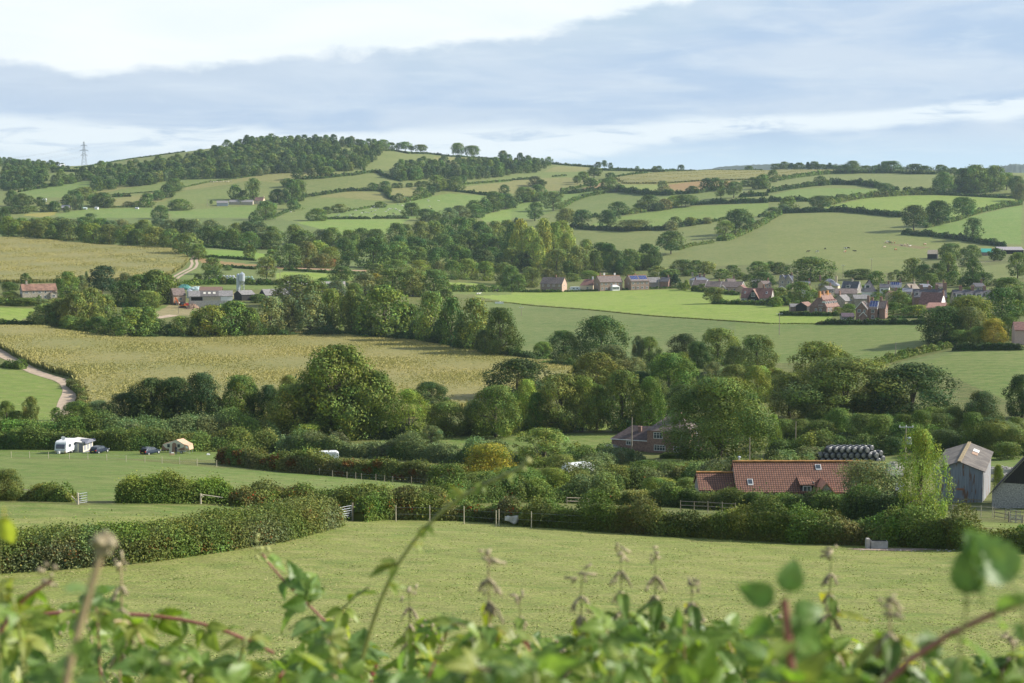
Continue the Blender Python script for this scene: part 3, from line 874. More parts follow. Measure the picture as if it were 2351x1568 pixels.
rows('b3', 'above the village', [
    (1680, 195, 55, 195, 'oak', 'm'), (1870, 200, 70, 182, 'oak', 'm'), (1610, 150, 92, 110, 'dome', 'd'), (2100, 215, 100, 142, 'oak', 'd'), (1840, 262, 180, 152, 'dome', 'g'),
    (1330, 395, 190, 182, 'sparse', 'o'), (1430, 405, 250, 152, 'oak', 'd'), (1650, 395, 140, 185, 'sparse', 'o'), (1560, 405, 240, 152, 'oak', 'd'), (1250, 405, 310, 132, 'dome', 'd'), (1700, 440, 310, 122, 'dome', 'm'),
    (1880, 440, 180, 152, 'tall', 'd'), (1980, 445, 320, 182, 'dome', 'd'), (1820, 450, 360, 140, 'dome', 'd'), (2290, 375, 140, 165, 'sparse', 'o'), (2220, 530, 370, 265, 'oak', 'm'), (1180, 335, 295, 55, 'dome', 'd'),
    (1480, 460, 330, 160, 'dome', 'm'), (2120, 440, 380, 140, 'dome', 'o')])
rows('b3', 'among the village houses', [
    (390, 400, 182, 370, 'dome', 'm', 'biggest domed oak rising behind the slate roofed village houses'), (100, 335, 228, 152, 'oak', 'd'), (20, 305, 220, 102, 'oak', 'd'), (300, 605, 408, 225, 'oak', 'm'), (110, 565, 462, 165, 'oak', 'o'), (850, 385, 290, 265, 'oak', 'd'),
    (1000, 435, 310, 132, 'dome', 'm'), (1060, 530, 430, 122, 'tall', 'o'), (1200, 650, 490, 185, 'dome', 'o'), (520, 530, 400, 152, 'willow', 'g'), (590, 535, 450, 62, 'con', 'k'), (1130, 400, 318, 60, 'sparse', 'g'), (30, 580, 480, 110, 'dome', 'd'), (400, 560, 480, 120, 'dome', 'm'),
    (1380, 705, 620, 132, 'bush', 'y'), (1300, 705, 630, 122, 'bush', 'l'), (740, 695, 610, 142, 'bush', 'l'), (1150, 700, 600, 120, 'bush', 'm'), (1250, 700, 650, 100, 'bush', 'l'), (1000, 560, 500, 90, 'bush', 'l'), (1300, 620, 560, 90, 'bush', 'b'), (970, 620, 560, 70, 'bush', 'm'),
    (640, 690, 640, 90, 'bush', 'o'), (180, 600, 530, 130, 'bush', 'd'), (340, 600, 560, 90, 'bush', 'm'), (860, 700, 650, 60, 'bush', 'm')])
rows('b3', 'at the right edge', [
    (1620, 965, 640, 430, 'dome', 'd'), (1850, 920, 540, 430, 'dome', 'o'), (1840, 955, 640, 280, 'dome', 'b', 'russet tinged broad tree at the village edge, right of the dark one'), (2070, 965, 750, 215, 'bush', 'G', 'golden yellow bush beside the russet tree at the right edge'), (2150, 790, 470, 335, 'oak', 'd'),
    (2205, 945, 730, 145, 'tall', 'm'), (1930, 975, 820, 155, 'bush', 'o'), (1760, 980, 850, 180, 'bush', 'm'), (2290, 720, 520, 150, 'dome', 'd')])
rows('b2', 'behind the brick houses', [
    (60, 480, 340, 132, 'dome', 'm'), (-10, 450, 270, 170, 'oak', 'm'), (150, 385, 270, 112, 'oak', 'o'), (190, 455, 280, 172, 'dome', 'o'), (250, 365, 260, 62, 'tall', 'b'), (330, 375, 290, 92, 'oak', 'b'), (430, 380, 310, 102, 'dome', 'b'), (410, 345, 110, 232, 'oak', 'o'),
    (600, 345, 80, 182, 'oak', 'o'), (520, 355, 220, 122, 'dome', 'm'), (680, 250, 20, 142, 'oak', 'y'), (760, 335, 140, 132, 'tall', 'm'), (830, 285, 50, 225, 'oak', 'd'), (900, 305, 60, 172, 'oak', 'd'), (1080, 305, 110, 205, 'oak', 'o'),
    (1200, 295, 150, 172, 'dome', 'o'), (1240, 275, 60, 195, 'oak', 'd'), (1310, 295, 110, 132, 'oak', 'd'), (1330, 355, 260, 152, 'dome', 'o'), (710, 375, 305, 155, 'bush', 'y'), (1080, 350, 265, 92, 'dome', 'm'), (1000, 340, 200, 150, 'dome', 'd'), (560, 400, 330, 130, 'bush', 'm'), (950, 340, 120, 160, 'oak', 'd')])
rows('b2', 'among the village houses', [
    (1570, 335, 205, 205, 'oak', 'd'), (1690, 325, 210, 152, 'oak', 'd'), (1790, 335, 220, 142, 'oak', 'o'), (1460, 365, 290, 162, 'dome', 'o'), (1500, 460, 335, 135, 'con', 'k', 'dark pointed conifer at the field corner, left of the bungalows'), (1600, 485, 390, 85, 'con', 'y', 'small golden green conifer at the field corner, left of the bungalows'), (1560, 480, 420, 90, 'bush', 'd'),
    (1930, 375, 290, 152, 'dome', 'm'), (2025, 335, 255, 132, 'oak', 'o'), (1750, 475, 425, 92, 'bush', 'g'), (1820, 460, 425, 92, 'bush', 'm'), (2260, 345, 220, 175, 'oak', 'm'), (2300, 470, 320, 205, 'dome', 'd'), (1690, 490, 440, 80, 'bush', 'd'),
    (1855, 605, 458, 165, 'umb', 'o', 'lone round tree with orange tints in the bright field by the village'), (1880, 605, 565, 120, 'bush', 'g'), (1640, 350, 300, 130, 'dome', 'm'), (2100, 380, 320, 130, 'dome', 'o'), (2170, 400, 340, 110, 'dome', 'd'), (1410, 370, 300, 100, 'dome', 'd')])
rows('b2', 'below the village field', [
    (820, 1110, 728, 430, 'dome', 'd', 'huge dark domed oak in front of the dull green field'), (470, 1120, 860, 260, 'dome', 'd'), (1160, 1150, 905, 125, 'sparse', 'g'), (1260, 1150, 915, 175, 'oak', 'm'), (1890, 1170, 838, 380, 'oak', 'm'), (1580, 1150, 890, 240, 'dome', 'D'),
    (2240, 1270, 905, 350, 'oak', 'o', 'big oak with golden top, below the village, right of the dark one'), (280, 1140, 960, 180, 'dome', 'm'), (1700, 1200, 960, 200, 'dome', 'd'), (2050, 1230, 1000, 200, 'dome', 'd')])
rows('b0', 'around the farm', [
    (235, 425, 330, 95, 'dome', 'd'), (620, 545, 318, 205, 'oak', 'l'), (750, 505, 350, 102, 'oak', 'g'), (798, 500, 310, 62, 'con', 'g'), (940, 525, 263, 195, 'pine', 'k', 'blackish green pine beside the track, between cottage and farm'), (1040, 510, 400, 62, 'tall', 'o'), (1150, 510, 330, 142, 'oak', 'g'),
    (1430, 610, 303, 270, 'oak', 'm'), (1280, 610, 345, 240, 'dome', 'm'), (1540, 600, 350, 210, 'dome', 'm'), (1130, 610, 400, 225, 'dome', 'd'), (1350, 640, 490, 250, 'dome', 'o'), (690, 570, 480, 122, 'bush', 'd'), (80, 520, 410, 130, 'bush', 'd'), (130, 480, 430, 100, 'bush', 'D'),
    (570, 560, 525, 60, 'bush', 'm'), (1720, 170, -40, 240, 'oak', 'o'), (1820, 200, 60, 130, 'oak', 'm'), (1950, 335, 185, 155, 'oak', 'o'), (1960, 395, 300, 152, 'dome', 'd'), (2290, 192, 62, 105, 'oak', 'm'), (1820, 395, 333, 75, 'dome', 'd'), (2090, 300, 260, 80, 'bush', 'm'), (100, 560, 500, 160, 'bush', 'l'), (220, 620, 555, 260, 'bush', 'm'), (380, 620, 565, 160, 'bush', 'g')])
rows('b0', 'in the belt above the lower maize', [
    (420, 825, 612, 262, 'oak', 'o'), (560, 835, 562, 205, 'oak', 'o'), (700, 850, 500, 235, 'oak', 'o'), (850, 840, 468, 225, 'sparse', 'o', 'half bare tree with pale twisted limbs, in the belt above the maize'), (970, 820, 530, 205, 'sparse', 'o'), (650, 880, 720, 205, 'dome', 'm'), (780, 890, 740, 160, 'dome', 'd'), (900, 905, 730, 205, 'dome', 'd'),
    (1200, 945, 648, 335, 'oak', 'l', 'fresh green broad oak in the belt, nearest the digger on its left'), (1360, 940, 640, 235, 'oak', 'm'), (1450, 930, 750, 162, 'dome', 'd'), (1660, 945, 728, 195, 'dome', 'o'), (1950, 945, 628, 325, 'oak', 'y'), (1830, 940, 720, 180, 'dome', 'm'), (2150, 940, 588, 335, 'oak', 'm'), (2300, 940, 650, 205, 'oak', 'm'), (520, 830, 680, 200, 'dome', 'd'), (1060, 920, 800, 180, 'dome', 'd'), (1560, 945, 800, 120, 'dome', 'd')])
rows('b1', 'in the belt above the lower maize', [
    (130, 915, 550, 265, 'oak', 'g'), (300, 905, 540, 205, 'oak', 'g'), (500, 905, 530, 305, 'oak', 'g'), (700, 890, 480, 265, 'oak', 'm'), (870, 905, 490, 165, 'oak', 'o'), (1170, 940, 448, 410, 'dome', 'l', 'bright green giant dome of a tree in the middle of the belt'), (950, 910, 540, 185, 'dome', 'd'),
    (1350, 910, 600, 205, 'oak', 'm'), (1430, 930, 620, 205, 'oak', 'm'), (1600, 990, 508, 265, 'oak', 'o'), (1800, 1030, 560, 235, 'dome', 'd'), (2010, 1070, 570, 335, 'oak', 'o'), (2250, 1120, 655, 355, 'oak', 'd'), (620, 900, 700, 180, 'dome', 'd'), (1050, 930, 700, 200, 'dome', 'd'), (1700, 1010, 760, 200, 'dome', 'D'), (1500, 970, 760, 200, 'dome', 'D'), (1280, 940, 780, 200, 'dome', 'D'),
    (230, 910, 800, 150, 'bush', 'l'), (2100, 1100, 850, 200, 'dome', 'D'), (1900, 1060, 800, 200, 'dome', 'd')])
rows('b1', 'behind the farm sheds', [
    (385, 640, 348, 385, 'oak', 'b', 'yellow brown airy tree in front of the long grey barn roof'), (620, 505, 370, 152, 'oak', 'm'), (1000, 530, 328, 265, 'oak', 'g'), (1100, 510, 332, 120, 'dome', 'G'), (1250, 530, 288, 265, 'oak', 'o'), (1440, 540, 290, 205, 'oak', 'o'), (1630, 545, 298, 285, 'dome', 'm'),
    (1110, 340, 240, 152, 'oak', 'o'), (1290, 345, 203, 205, 'dome', 'm'), (1510, 335, 208, 165, 'dome', 'y'), (780, 395, 263, 200, 'dome', 'd'), (800, 520, 390, 112, 'oak', 'g'), (100, 385, 180, 175, 'sparse', 'o'), (910, 560, 420, 130, 'dome', 'm'), (560, 640, 400, 260, 'oak', 'o'), (740, 600, 400, 200, 'oak', 'g'), (30, 600, 520, 150, 'dome', 'm'), (1750, 560, 470, 120, 'dome', 'o')])
rows('b1', 'in the grove beyond the farm', [
    (150, 235, 110, 132, 'oak', 'm'), (310, 275, 60, 225, 'dome', 'd'), (460, 275, 38, 205, 'dome', 'b'), (565, 245, 28, 175, 'dome', 'y'), (690, 255, 88, 175, 'dome', 'y'), (810, 205, 8, 175, 'dome', 'd'), (890, 205, 30, 112, 'oak', 'm'), (820, 265, 170, 82, 'dome', 'm'), (1080, 285, 0, 305, 'dome', 'd'),
    (1300, 245, 38, 235, 'oak', 'm'), (1460, 240, 80, 215, 'dome', 'l'), (1800, 385, 210, 135, 'dome', 'l'), (1940, 385, 198, 185, 'dome', 'y'), (2100, 395, 220, 175, 'dome', 'y'), (2280, 435, 233, 185, 'dome', 'o'), (1680, 335, 220, 92, 'oak', 'b'), (2090, 300, 165, 92, 'dome', 'm'), (620, 280, 150, 160, 'dome', 'b'), (700, 275, 200, 60, 'bush', 'r'), (1200, 240, 90, 160, 'dome', 'd')])
# tile c : the near valley
rows('c0', 'by the stream behind the camp site', [
    (1400, 700, 268, 400, 'oak', 'D'), (1600, 705, 265, 380, 'oak', 'D'), (1850, 705, 222, 430, 'oak', 'D', 'tallest of the dark trees left of the big oak, by the stream'), (1150, 695, 400, 320, 'oak', 'D'), (1550, 705, 450, 245, 'dome', 'D'), (2200, 705, 245, 360, 'oak', 'm'), (2330, 705, 330, 165, 'dome', 'd'), (1300, 700, 430, 180, 'dome', 'd'), (1980, 705, 420, 180, 'dome', 'D'),
    (700, 705, 478, 285, 'oak', 'm'), (900, 695, 470, 255, 'oak', 'g'), (520, 645, 530, 92, 'dome', 'm'), (60, 700, 470, 145, 'oak', 'o'), (290, 710, 430, 165, 'sparse', 'o'), (150, 705, 560, 155, 'dome', 'o'), (820, 700, 580, 180, 'dome', 'd')])
rows('c1', 'by the stream behind the camp site', [
    (760, 810, -28, 700, 'oak', 'm', 'tallest broad oak left of centre, its top before the maize'), (1080, 805, 200, 460, 'oak', 'm'), (570, 790, 180, 270, 'oak', 'd'), (840, 805, 330, 560, 'dome', 'm'), (350, 785, 328, 470, 'oak', 'Y', 'yellow green rounded tree left of the tallest oak'), (300, 520, 238, 205, 'oak', 'o'), (1400, 810, 358, 335, 'willow', 'y', 'pale green weeping tree right of the tallest oak'),
    (1590, 540, 298, 300, 'oak', 'D'), (1640, 640, 470, 150, 'dome', 'g'), (1750, 790, 478, 390, 'dome', 'o', 'olive rounded tree behind the small green field'), (2000, 770, 468, 265, 'dome', 'g'), (2200, 800, 338, 430, 'oak', 'm'), (120, 720, 330, 240, 'dome', 'D')])
rows('c2', 'in the wooded middle of the valley', [
    (130, 710, 278, 260, 'oak', 'y'), (240, 750, 400, 205, 'oak', 'l'), (450, 750, 228, 430, 'oak', 'o'), (640, 750, 248, 305, 'oak', 'o'), (780, 730, 330, 225, 'oak', 'm'), (1010, 750, 198, 370, 'oak', 'm'), (1270, 750, 258, 265, 'oak', 'm'),
    (50, 500, 92, 560, 'dome', 'D'), (770, 420, 28, 390, 'oak', 'o'), (930, 320, -40, 360, 'oak', 'g'), (1130, 320, 70, 225, 'dome', 'g'), (1440, 440, 38, 430, 'dome', 'l', 'fresh green rounded tree in the middle of the wood behind the brick house'), (1560, 340, 25, 205, 'oak', 'm'), (1680, 420, 195, 185, 'sparse', 'g'), (1850, 420, 110, 185, 'sparse', 'g'),
    (2040, 470, 140, 265, 'oak', 'o'), (2250, 480, 150, 265, 'dome', 'y'), (1560, 560, 320, 260, 'dome', 'd'), (1330, 520, 300, 220, 'dome', 'd'), (1180, 430, 200, 260, 'dome', 'd'), (1850, 560, 330, 260, 'dome', 'd'), (2130, 620, 380, 260, 'dome', 'd'), (340, 420, 250, 200, 'dome', 'm'), (30, 700, 430, 160, 'dome', 'o')])
rows('c2', 'by the brick house', [
    (1900, 1030, 268, 880, 'oak', 'm', 'massive fresh green tree hiding the right half of the brick house')])
rows('c3', 'in the scrub behind the black bales', [
    (710, 660, 85, 1000, 'oak', 'o', 'sprawling yellow green oak with forked pale limbs showing'), (500, 640, 330, 420, 'oak', 'm'), (1000, 650, 300, 400, 'oak', 'y'), (1320, 640, 138, 690, 'dome', 'D', 'dark dome shaped oak right of the sprawling yellow green oak'), (200, 620, 220, 345, 'oak', 'o'), (60, 420, 170, 260, 'oak', 'o'), (450, 420, -70, 480, 'sparse', 'o', 'pale open topped tree standing up in front of the pasture'), (640, 400, 0, 300, 'oak', 'o'),
    (1500, 745, 528, 285, 'oak', 'm'), (1960, 720, 388, 360, 'oak', 'D'), (2330, 620, 235, 290, 'oak', 'D'), (150, 885, 640, 245, 'bush', 'm'), (300, 880, 640, 200, 'bush', 'm'), (500, 885, 650, 305, 'bush', 'm'), (650, 865, 545, 245, 'bush', 'm'), (850, 885, 590, 255, 'bush', 'o'), (1040, 905, 600, 245, 'bush', 'm'), (1010, 905, 770, 255, 'bush', 'o'),
    (470, 905, 745, 265, 'bush', 'o'), (1240, 885, 600, 205, 'bush', 'm'), (1400, 890, 560, 200, 'bush', 'm'), (1620, 960, 738, 330, 'bush', 'D'), (1880, 965, 580, 265, 'bush', 'm'), (2100, 960, 680, 265, 'bush', 'o'), (2260, 960, 720, 225, 'bush', 'o'), (1700, 740, 520, 205, 'bush', 'o'), (1980, 700, 520, 100, 'bush', 'b'), (2280, 760, 620, 160, 'bush', 'o'), (50, 960, 600, 120, 'bush', 'y'), (1780, 960, 800, 260, 'bush', 'D'), (2200, 1000, 850, 260, 'bush', 'm'), (1150, 960, 800, 200, 'bush', 'D'), (700, 900, 760, 200, 'bush', 'D')])
for a in [(2113, 1203, 986, 100, 'willow', 'Y', 'narrow golden green tree in front of the tin barn'), (1996, 1182, 1062, 122, 'bush', 'g', 'round grey green bush covering the right end of the tiled roof'), (2291, 1150, 1070, 26, 'bush', 'y', 'slim yellowish shrub against the side of the tin barn')]:
    tree(a[0], a[1], a[2], a[3], a[4], a[5], '', a[6])
for a in [(1127, 1112, 1022, 120, 'bush', 'G', 'round golden bush at the right end of the red tinged hedge'), (1250, 1082, 985, 118, 'sparse', 'o', 'twiggy open bush between the golden bush and the white van'), (1483, 1112, 1058, 88, 'dome', 'm', 'mid green round bush in front of the brick house garden'), (991, 1028, 978, 46, 'sparse', 'g', 'small spiky bush standing up out of the hedge by the green field'),
          (705, 1015, 975, 62, 'bush', 'y', 'pale yellow bush behind the reddish hedge'), (1418, 1095, 1070, 70, 'bush', 'G', 'small golden bush beside the white van'), (1290, 1090, 1045, 60, 'bush', 'o', 'low olive bush left of the white van'), (1600, 1098, 1060, 110, 'bush', 'o', 'long low olive bush left of the tiled roof'), (1545, 1110, 1065, 90, 'bush', 'o', 'low olive bush in front of the garden lawn'), (1100, 1140, 1085, 90, 'bush', 'm', 'green bush under the golden bush'),
          (1190, 1130, 1075, 110, 'bush', 'm', 'green bush right below the twiggy open bush'), (20, 1148, 1080, 70, 'bush', 'o', 'olive bush at the left edge of the middle pasture'), (96, 1148, 1112, 66, 'bush', 'o', 'low dark bush in the short hedge left of the open gate'), (568, 1145, 1128, 30, 'bush', 'm', 'tiny bush alone on the pasture, right of the rail')]:
    tree(a[0], a[1], a[2], a[3], a[4], a[5], '', a[6])


_sr = np.random.default_rng(31)
for i in range(34):
    u = 1060 + i * 29 + _sr.uniform(-14, 14); v = _sr.uniform(1086, 1150) + max(0, (u - 1700)) * .09
    tree(u, v, max(v - _sr.uniform(34, 58), 1076 if u < 1350 else (1098 if u < 1700 else 1136)), _sr.uniform(44, 80), 'bush' if i % 5 else 'dome', 'ommgdolym'[i % 9], 'in the thicket between the lane and the tiled roof')
for i in range(16):
    u = 1790 + i * 36 + _sr.uniform(-14, 14); v = _sr.uniform(985, 1030)
    tree(u, v, v - _sr.uniform(34, 60), _sr.uniform(50, 84), 'bush', 'omdmoDgm'[i % 8], 'in the scrub behind the black bales')
# belts and the poplar block: single trees along lines
def belt(pts, n, h, w, kinds, cols, zone, jit=3, seed=0):
    rg = np.random.default_rng(seed)
    L = np.array(pts, float); d = np.r_[0, np.cumsum(np.hypot(*np.diff(L, axis=0).T))]
    for i in range(n):
        s = (i + .5 + rg.uniform(-.3, .3)) / n * d[-1]
        u = np.interp(s, d, L[:, 0]); v = np.interp(s, d, L[:, 1]) + rg.uniform(-jit, jit)
        tree(u, v, v - rg.uniform(*h), rg.uniform(*w), rg.choice(kinds), rg.choice(cols), zone)


belt([(8, 533), (150, 537), (300, 545), (430, 545), (640, 553)], 22, (30, 44), (34, 50), ['oak', 'dome'], ['m', 'o', 'd', 'g'], 'in the back of the belt beyond the upper maize', 3, 1)
belt([(8, 546), (130, 551), (250, 561), (370, 571), (400, 573)], 12, (38, 50), (38, 56), ['oak', 'dome'], ['m', 'o', 'y', 'd'], 'in the front of the belt beyond the upper maize', 2, 2)
belt([(470, 566), (640, 572)], 6, (36, 48), (34, 48), ['dome'], ['d', 'm', 'g'], 'in the front of the belt beyond the upper maize', 2, 3)
belt([(650, 560), (760, 566), (880, 572)], 7, (32, 46), (40, 56), ['dome', 'oak'], ['d', 'm', 'g'], 'beyond the farm grove', 2, 4)
belt([(890, 566), (1060, 560), (1180, 556)], 10, (48, 60), (38, 52), ['oak', 'tall', 'dome'], ['m', 'y', 'd', 'o'], 'at the back of the tall wood', 3, 5)
belt([(900, 596), (1050, 592), (1190, 590)], 9, (48, 60), (42, 56), ['oak', 'dome'], ['d', 'm', 'd'], 'in the middle of the tall wood', 4, 6)
belt([(985, 618), (1100, 622), (1225, 625)], 7, (44, 56), (46, 60), ['dome', 'oak'], ['d', 'm', 'D'], 'at the front of the tall wood', 4, 7)
for a in [(1196, 612, 505, 42), (1218, 620, 522, 44), (1248, 612, 503, 44), (1272, 605, 512, 38), (1292, 600, 508, 44), (1302, 608, 535, 30), (1235, 625, 545, 36), (1176, 600, 512, 40)]:
    tree(a[0], a[1], a[2], a[3], 'tall', 'Y' if a[0] != 1176 else 'm', 'in the poplar clump')


_vr = np.random.default_rng(9)
for i in range(34):
    u = _vr.uniform(1780, 2290); v = _vr.uniform(662, 712)
    tree(u, v, v - _vr.uniform(10, 22), _vr.uniform(16, 34), 'bush', 'mdolygm'[i % 7], 'in the village gardens')
build_trees()
# ------------------------------------------------------------------ far woods: masses of crowns
def wood(poly_list, spacing, hm, wm_, cols, label, seed, excl=None, lod='f'):
    rg = np.random.default_rng(seed)
    pts = np.array(poly_list, float)
    c = pts
    Vs, Fs, Ts = [], [], []; off = 0; placed = []
    u0, v0 = c.min(0); u1, v1 = c.max(0)
    tries = 0
    while tries < 9000:
        tries += 1
        u = rg.uniform(u0, u1); v = rg.uniform(v0, v1)
        if not pip(c, np.array([u]), np.array([v]))[0]: continue
        if excl is not None and pip(np.array(excl), np.array([u]), np.array([v]))[0]: continue
        if any(((u - a) / spacing) ** 2 + ((v - b_) / (spacing * .36)) ** 2 < 1 for a, b_ in placed): continue
        placed.append((u, v))
    for (u, v) in placed:
        p = P(u, v)
        kind = rg.choice(['dome', 'oak', 'dome', 'tall'])
        V, F, T = proto(kind, lod, int(rg.integers(0, 3)))[3]
        s = rg.uniform(.75, 1.25)
        a = rg.uniform(0, 6.28)
        ca_, sa_ = math.cos(a), math.sin(a)
        w = rg.uniform(*wm_) * s; h = rg.uniform(*hm) * s
        X = V * np.array([w, w, h])
        X = np.stack([X[:, 0] * ca_ - X[:, 1] * sa_ + p.x, X[:, 0] * sa_ + X[:, 1] * ca_ + p.y, X[:, 2] + p.z - .5], 1)
        ck = rg.choice(list(cols))
        Vs.append(X); Fs.append(F + off); Ts.append(T * np.array(shade_col(ck, rg)[:3])); off += len(X)
    me = mesh_np('woodland', np.concatenate(Vs), np.concatenate(Fs), np.concatenate(Ts)); me.materials.append(M_LEAF)
    o = link('woodland', me); o.color = (1, 1, 1, 1)
    tag(o, label, 'woodland', kind='stuff')
    print('wood', label[:20], len(placed), off)


big = Z('a0', [(835, 600), (960, 610), (1100, 570), (1300, 560), (1500, 525), (1640, 500), (1960, 495), (2351, 470)]) + \
    Z('a1', [(330, 440), (700, 440), (950, 420), (1010, 405), (1080, 330), (1140, 270), (1180, 225), (1080, 190), (900, 165), (500, 160), (0, 152)]) + \
    Z('a0', [(2250, 175), (2100, 215), (1900, 275), (1700, 335), (1500, 362), (1250, 405), (1130, 428), (975, 450), (880, 510)])
wood(big, 11, (10, 14), (10, 14), 'ddDmgdoD', 'dense dark wood covering the crest of the big hill on the left', 11, Z('a1', [(640, 215), (960, 205), (1000, 240), (860, 275), (700, 250)]))
wood(Z('a1', [(1270, 490), (1340, 520), (1500, 505), (1650, 490), (1900, 505), (2100, 495), (2351, 460)]) + Z('a2', [(200, 440), (300, 400), (350, 370), (200, 352), (0, 350)]) + Z('a1', [(2100, 370), (1900, 365), (1640, 370), (1400, 395), (1290, 450)]),
     11, (11, 15), (10, 14), 'ddDmmg', 'long dark wood on the slope right of the big hill', 12)
wood(Z('a0', [(30, 610), (30, 470), (60, 440), (400, 440), (415, 500), (380, 550), (150, 605)]), 12, (10, 14), (10, 14), 'ddmD', 'dark wood at the far left below the ridge', 13)
wood(Z('a0', [(-200, 320), (130, 330), (300, 320), (500, 350), (600, 392), (640, 405), (600, 425), (560, 440), (400, 425), (200, 385), (-200, 380)]), 11, (6, 10), (9, 12), 'dodDm', 'brownish wood along the ridge at the far left', 14)
wood(Z('a0', [(480, 540), (560, 500), (780, 455), (960, 425), (980, 410), (900, 400), (960, 440), (840, 510), (700, 530), (520, 570)]), 15, (8, 12), (10, 13), 'dDmo', 'strip of scrubby wood joining the far left slope to the crest wood', 15)

# ------------------------------------------------------------------ hedges
_hr = np.random.default_rng(5)
HN = [0]


def hedge(pts, hm, wm_, cols, label, lumpy=.12, spots=0.0, spotcol=(2.4, .8, .5), leaf=None, dens=1.0, name='hedge', px=None, cat='hedge', topcol=None, group=None):
    """pts: picture points on the ground; hm height m (or px picture units)"""
    HN[0] += 1
    rg = np.random.default_rng(1000 + HN[0])
    W3 = [P(u, v) for u, v in pts]
    A = np.array([[p.x, p.y] for p in W3]); d = np.r_[0, np.cumsum(np.hypot(*np.diff(A, axis=0).T))]
    Ym = float(np.mean(A[:, 1]))
    if px: hm = px * Ym / FD
    if wm_ is None: wm_ = max(1.2, hm * .8)
    L = d[-1]
    lf = leaf or max(.13, Ym / 1587 * 1.15)
    area = L * (2 * hm + wm_)
    n = int(min(90000, max(60, area / (lf * lf * .38) * 1.5 * dens)))
    ns = max(3, int(L / max(hm * .5, .8)) + 1)
    s = np.linspace(0, L, ns)
    x = np.interp(s, d, A[:, 0]); y = np.interp(s, d, A[:, 1])
    tg = unit(np.stack([np.gradient(x), np.gradient(y)], 1)); nn = np.stack([-tg[:, 1], tg[:, 0]], 1)
    bump = 1 + lumpy * (np.sin(s / hm * 1.1 + rg.uniform(0, 6)) + .7 * np.sin(s / hm * 2.7 + rg.uniform(0, 6)) + rg.normal(0, .35, ns))
    bump = np.clip(bump, .45, 1.7)
    endt = np.clip(np.minimum(s, L - s) / max(hm * .4, .1), 0, 1) ** .5
    bump = bump * (.5 + .5 * endt)
    # core
    prof = np.array([(-.5, 0), (-.48, .55), (-.33, .86), (0, .96), (.33, .86), (.48, .55), (.5, 0)]) * np.array([wm_ * .86, hm * .92])
    Vc = np.zeros((ns, 7, 3))
    Vc[:, :, 0] = x[:, None] + nn[:, None, 0] * prof[None, :, 0]; Vc[:, :, 1] = y[:, None] + nn[:, None, 1] * prof[None, :, 0]
    zg = hz(Vc[:, :, 0], Vc[:, :, 1])
    Vc[:, :, 2] = zg + prof[None, :, 1] * bump[:, None] - .05
    i = np.arange(ns - 1)[:, None] * 7 + np.arange(6)[None, :]
    Fc = np.stack([i, i + 1, i + 8, i + 7], -1).reshape(-1, 4)
    caps = np.array([[0, 1, 5, 6], [1, 2, 4, 5], [2, 3, 3, 4]])[:2]
    Fc = np.concatenate([Fc, caps, caps + (ns - 1) * 7])
    Vc = Vc.reshape(-1, 3)
    # leaves
    t = rg.uniform(0, 1, n) * (ns - 1); k = np.minimum(t.astype(int), ns - 2); f = t - k
    th = rg.uniform(0, 1, n)
    per = np.array([0, .30, .42, .5, .58, .70, 1.0])
    pf = np.array([(-.5, 0), (-.5, .6), (-.36, .9), (0, 1), (.36, .9), (.5, .6), (.5, 0)]) * np.array([wm_, hm])
    ox = np.interp(th, per, pf[:, 0]); oz = np.interp(th, per, pf[:, 1])
    g = lambda arr: arr[k] * (1 - f) + arr[k + 1] * f
    bx, by, bb = g(x), g(y), g(bump); nx_, ny_ = g(nn[:, 0]), g(nn[:, 1])
    jit = rg.normal(0, .07, n) * hm
    sl = g(s) / hm  # along, in hedge heights
    p1, p2, p3, p4 = rg.uniform(0, 6.3, 4)
    nc = int(min(260, max(6, L / (hm * .42)))); cs = rg.uniform(0, L / hm, nc); ct = rg.uniform(.12, .88, nc); cr_ = rg.uniform(.35, .75, nc); best = np.zeros(n); who = np.zeros(n, int)
    for c_ in range(nc):
        dd = ((sl * L / max(L, 1e-6) - cs[c_]) / cr_[c_]) ** 2 + ((th - ct[c_]) * 3.0 / cr_[c_]) ** 2
        hh_ = np.sqrt(np.clip(1 - dd, 0, 1)) * cr_[c_]; m__ = hh_ > best; best[m__] = hh_[m__]; who[m__] = c_
    ka = min(1.0, lumpy / .18)
    rough = 1 - .2 * ka + (.35 + lumpy) * best * 1.3 * ka ** 1.3
    ox = ox * rough * (.88 + .24 * bb - .12) + rg.normal(0, .05, n) * wm_
    oz = oz * rough + np.where(rg.random(n) < .12, rg.exponential(.09, n) * hm, 0) * (oz > hm * .6)
    X = bx + nx_ * ox + rg.normal(0, .05, n) * hm; Yl = by + ny_ * ox + rg.normal(0, .05, n) * hm
    Zl = hz(X, Yl) + np.maximum(oz * bb + jit, .03)
    ctn = rg.normal(1, .10 + .10 * ka, (nc, 1)).clip(.6, 1.5) * (1 + rg.normal(0, .07, (nc, 3)))
    ang = (th - .5) * 2.6
    nrm = np.stack([nx_ * np.sin(ang), ny_ * np.sin(ang), np.cos(ang)], 1)
    nrm = unit(nrm + rg.normal(0, .6, (n, 3)))
    V, F = leaf_quads(np.stack([X, Yl, Zl], 1), nrm, lf, rg)
    cols = cols if isinstance(cols, (list, tuple)) else list(cols)
    # colour patches along the hedge
    npatch = max(2, int(L / (hm * 1.6)) + 2)
    pc = np.array([KCOL[rg.choice(cols)] for _ in range(npatch)])
    q = t / (ns - 1) * (npatch - 1); qk = np.minimum(q.astype(int), npatch - 2); qf = (q - qk)[:, None]
    qf = np.clip(qf * 2 - .5 + rg.normal(0, .35, (n, 1)), 0, 1)
    base = pc[qk] * (1 - qf) + pc[qk + 1] * qf
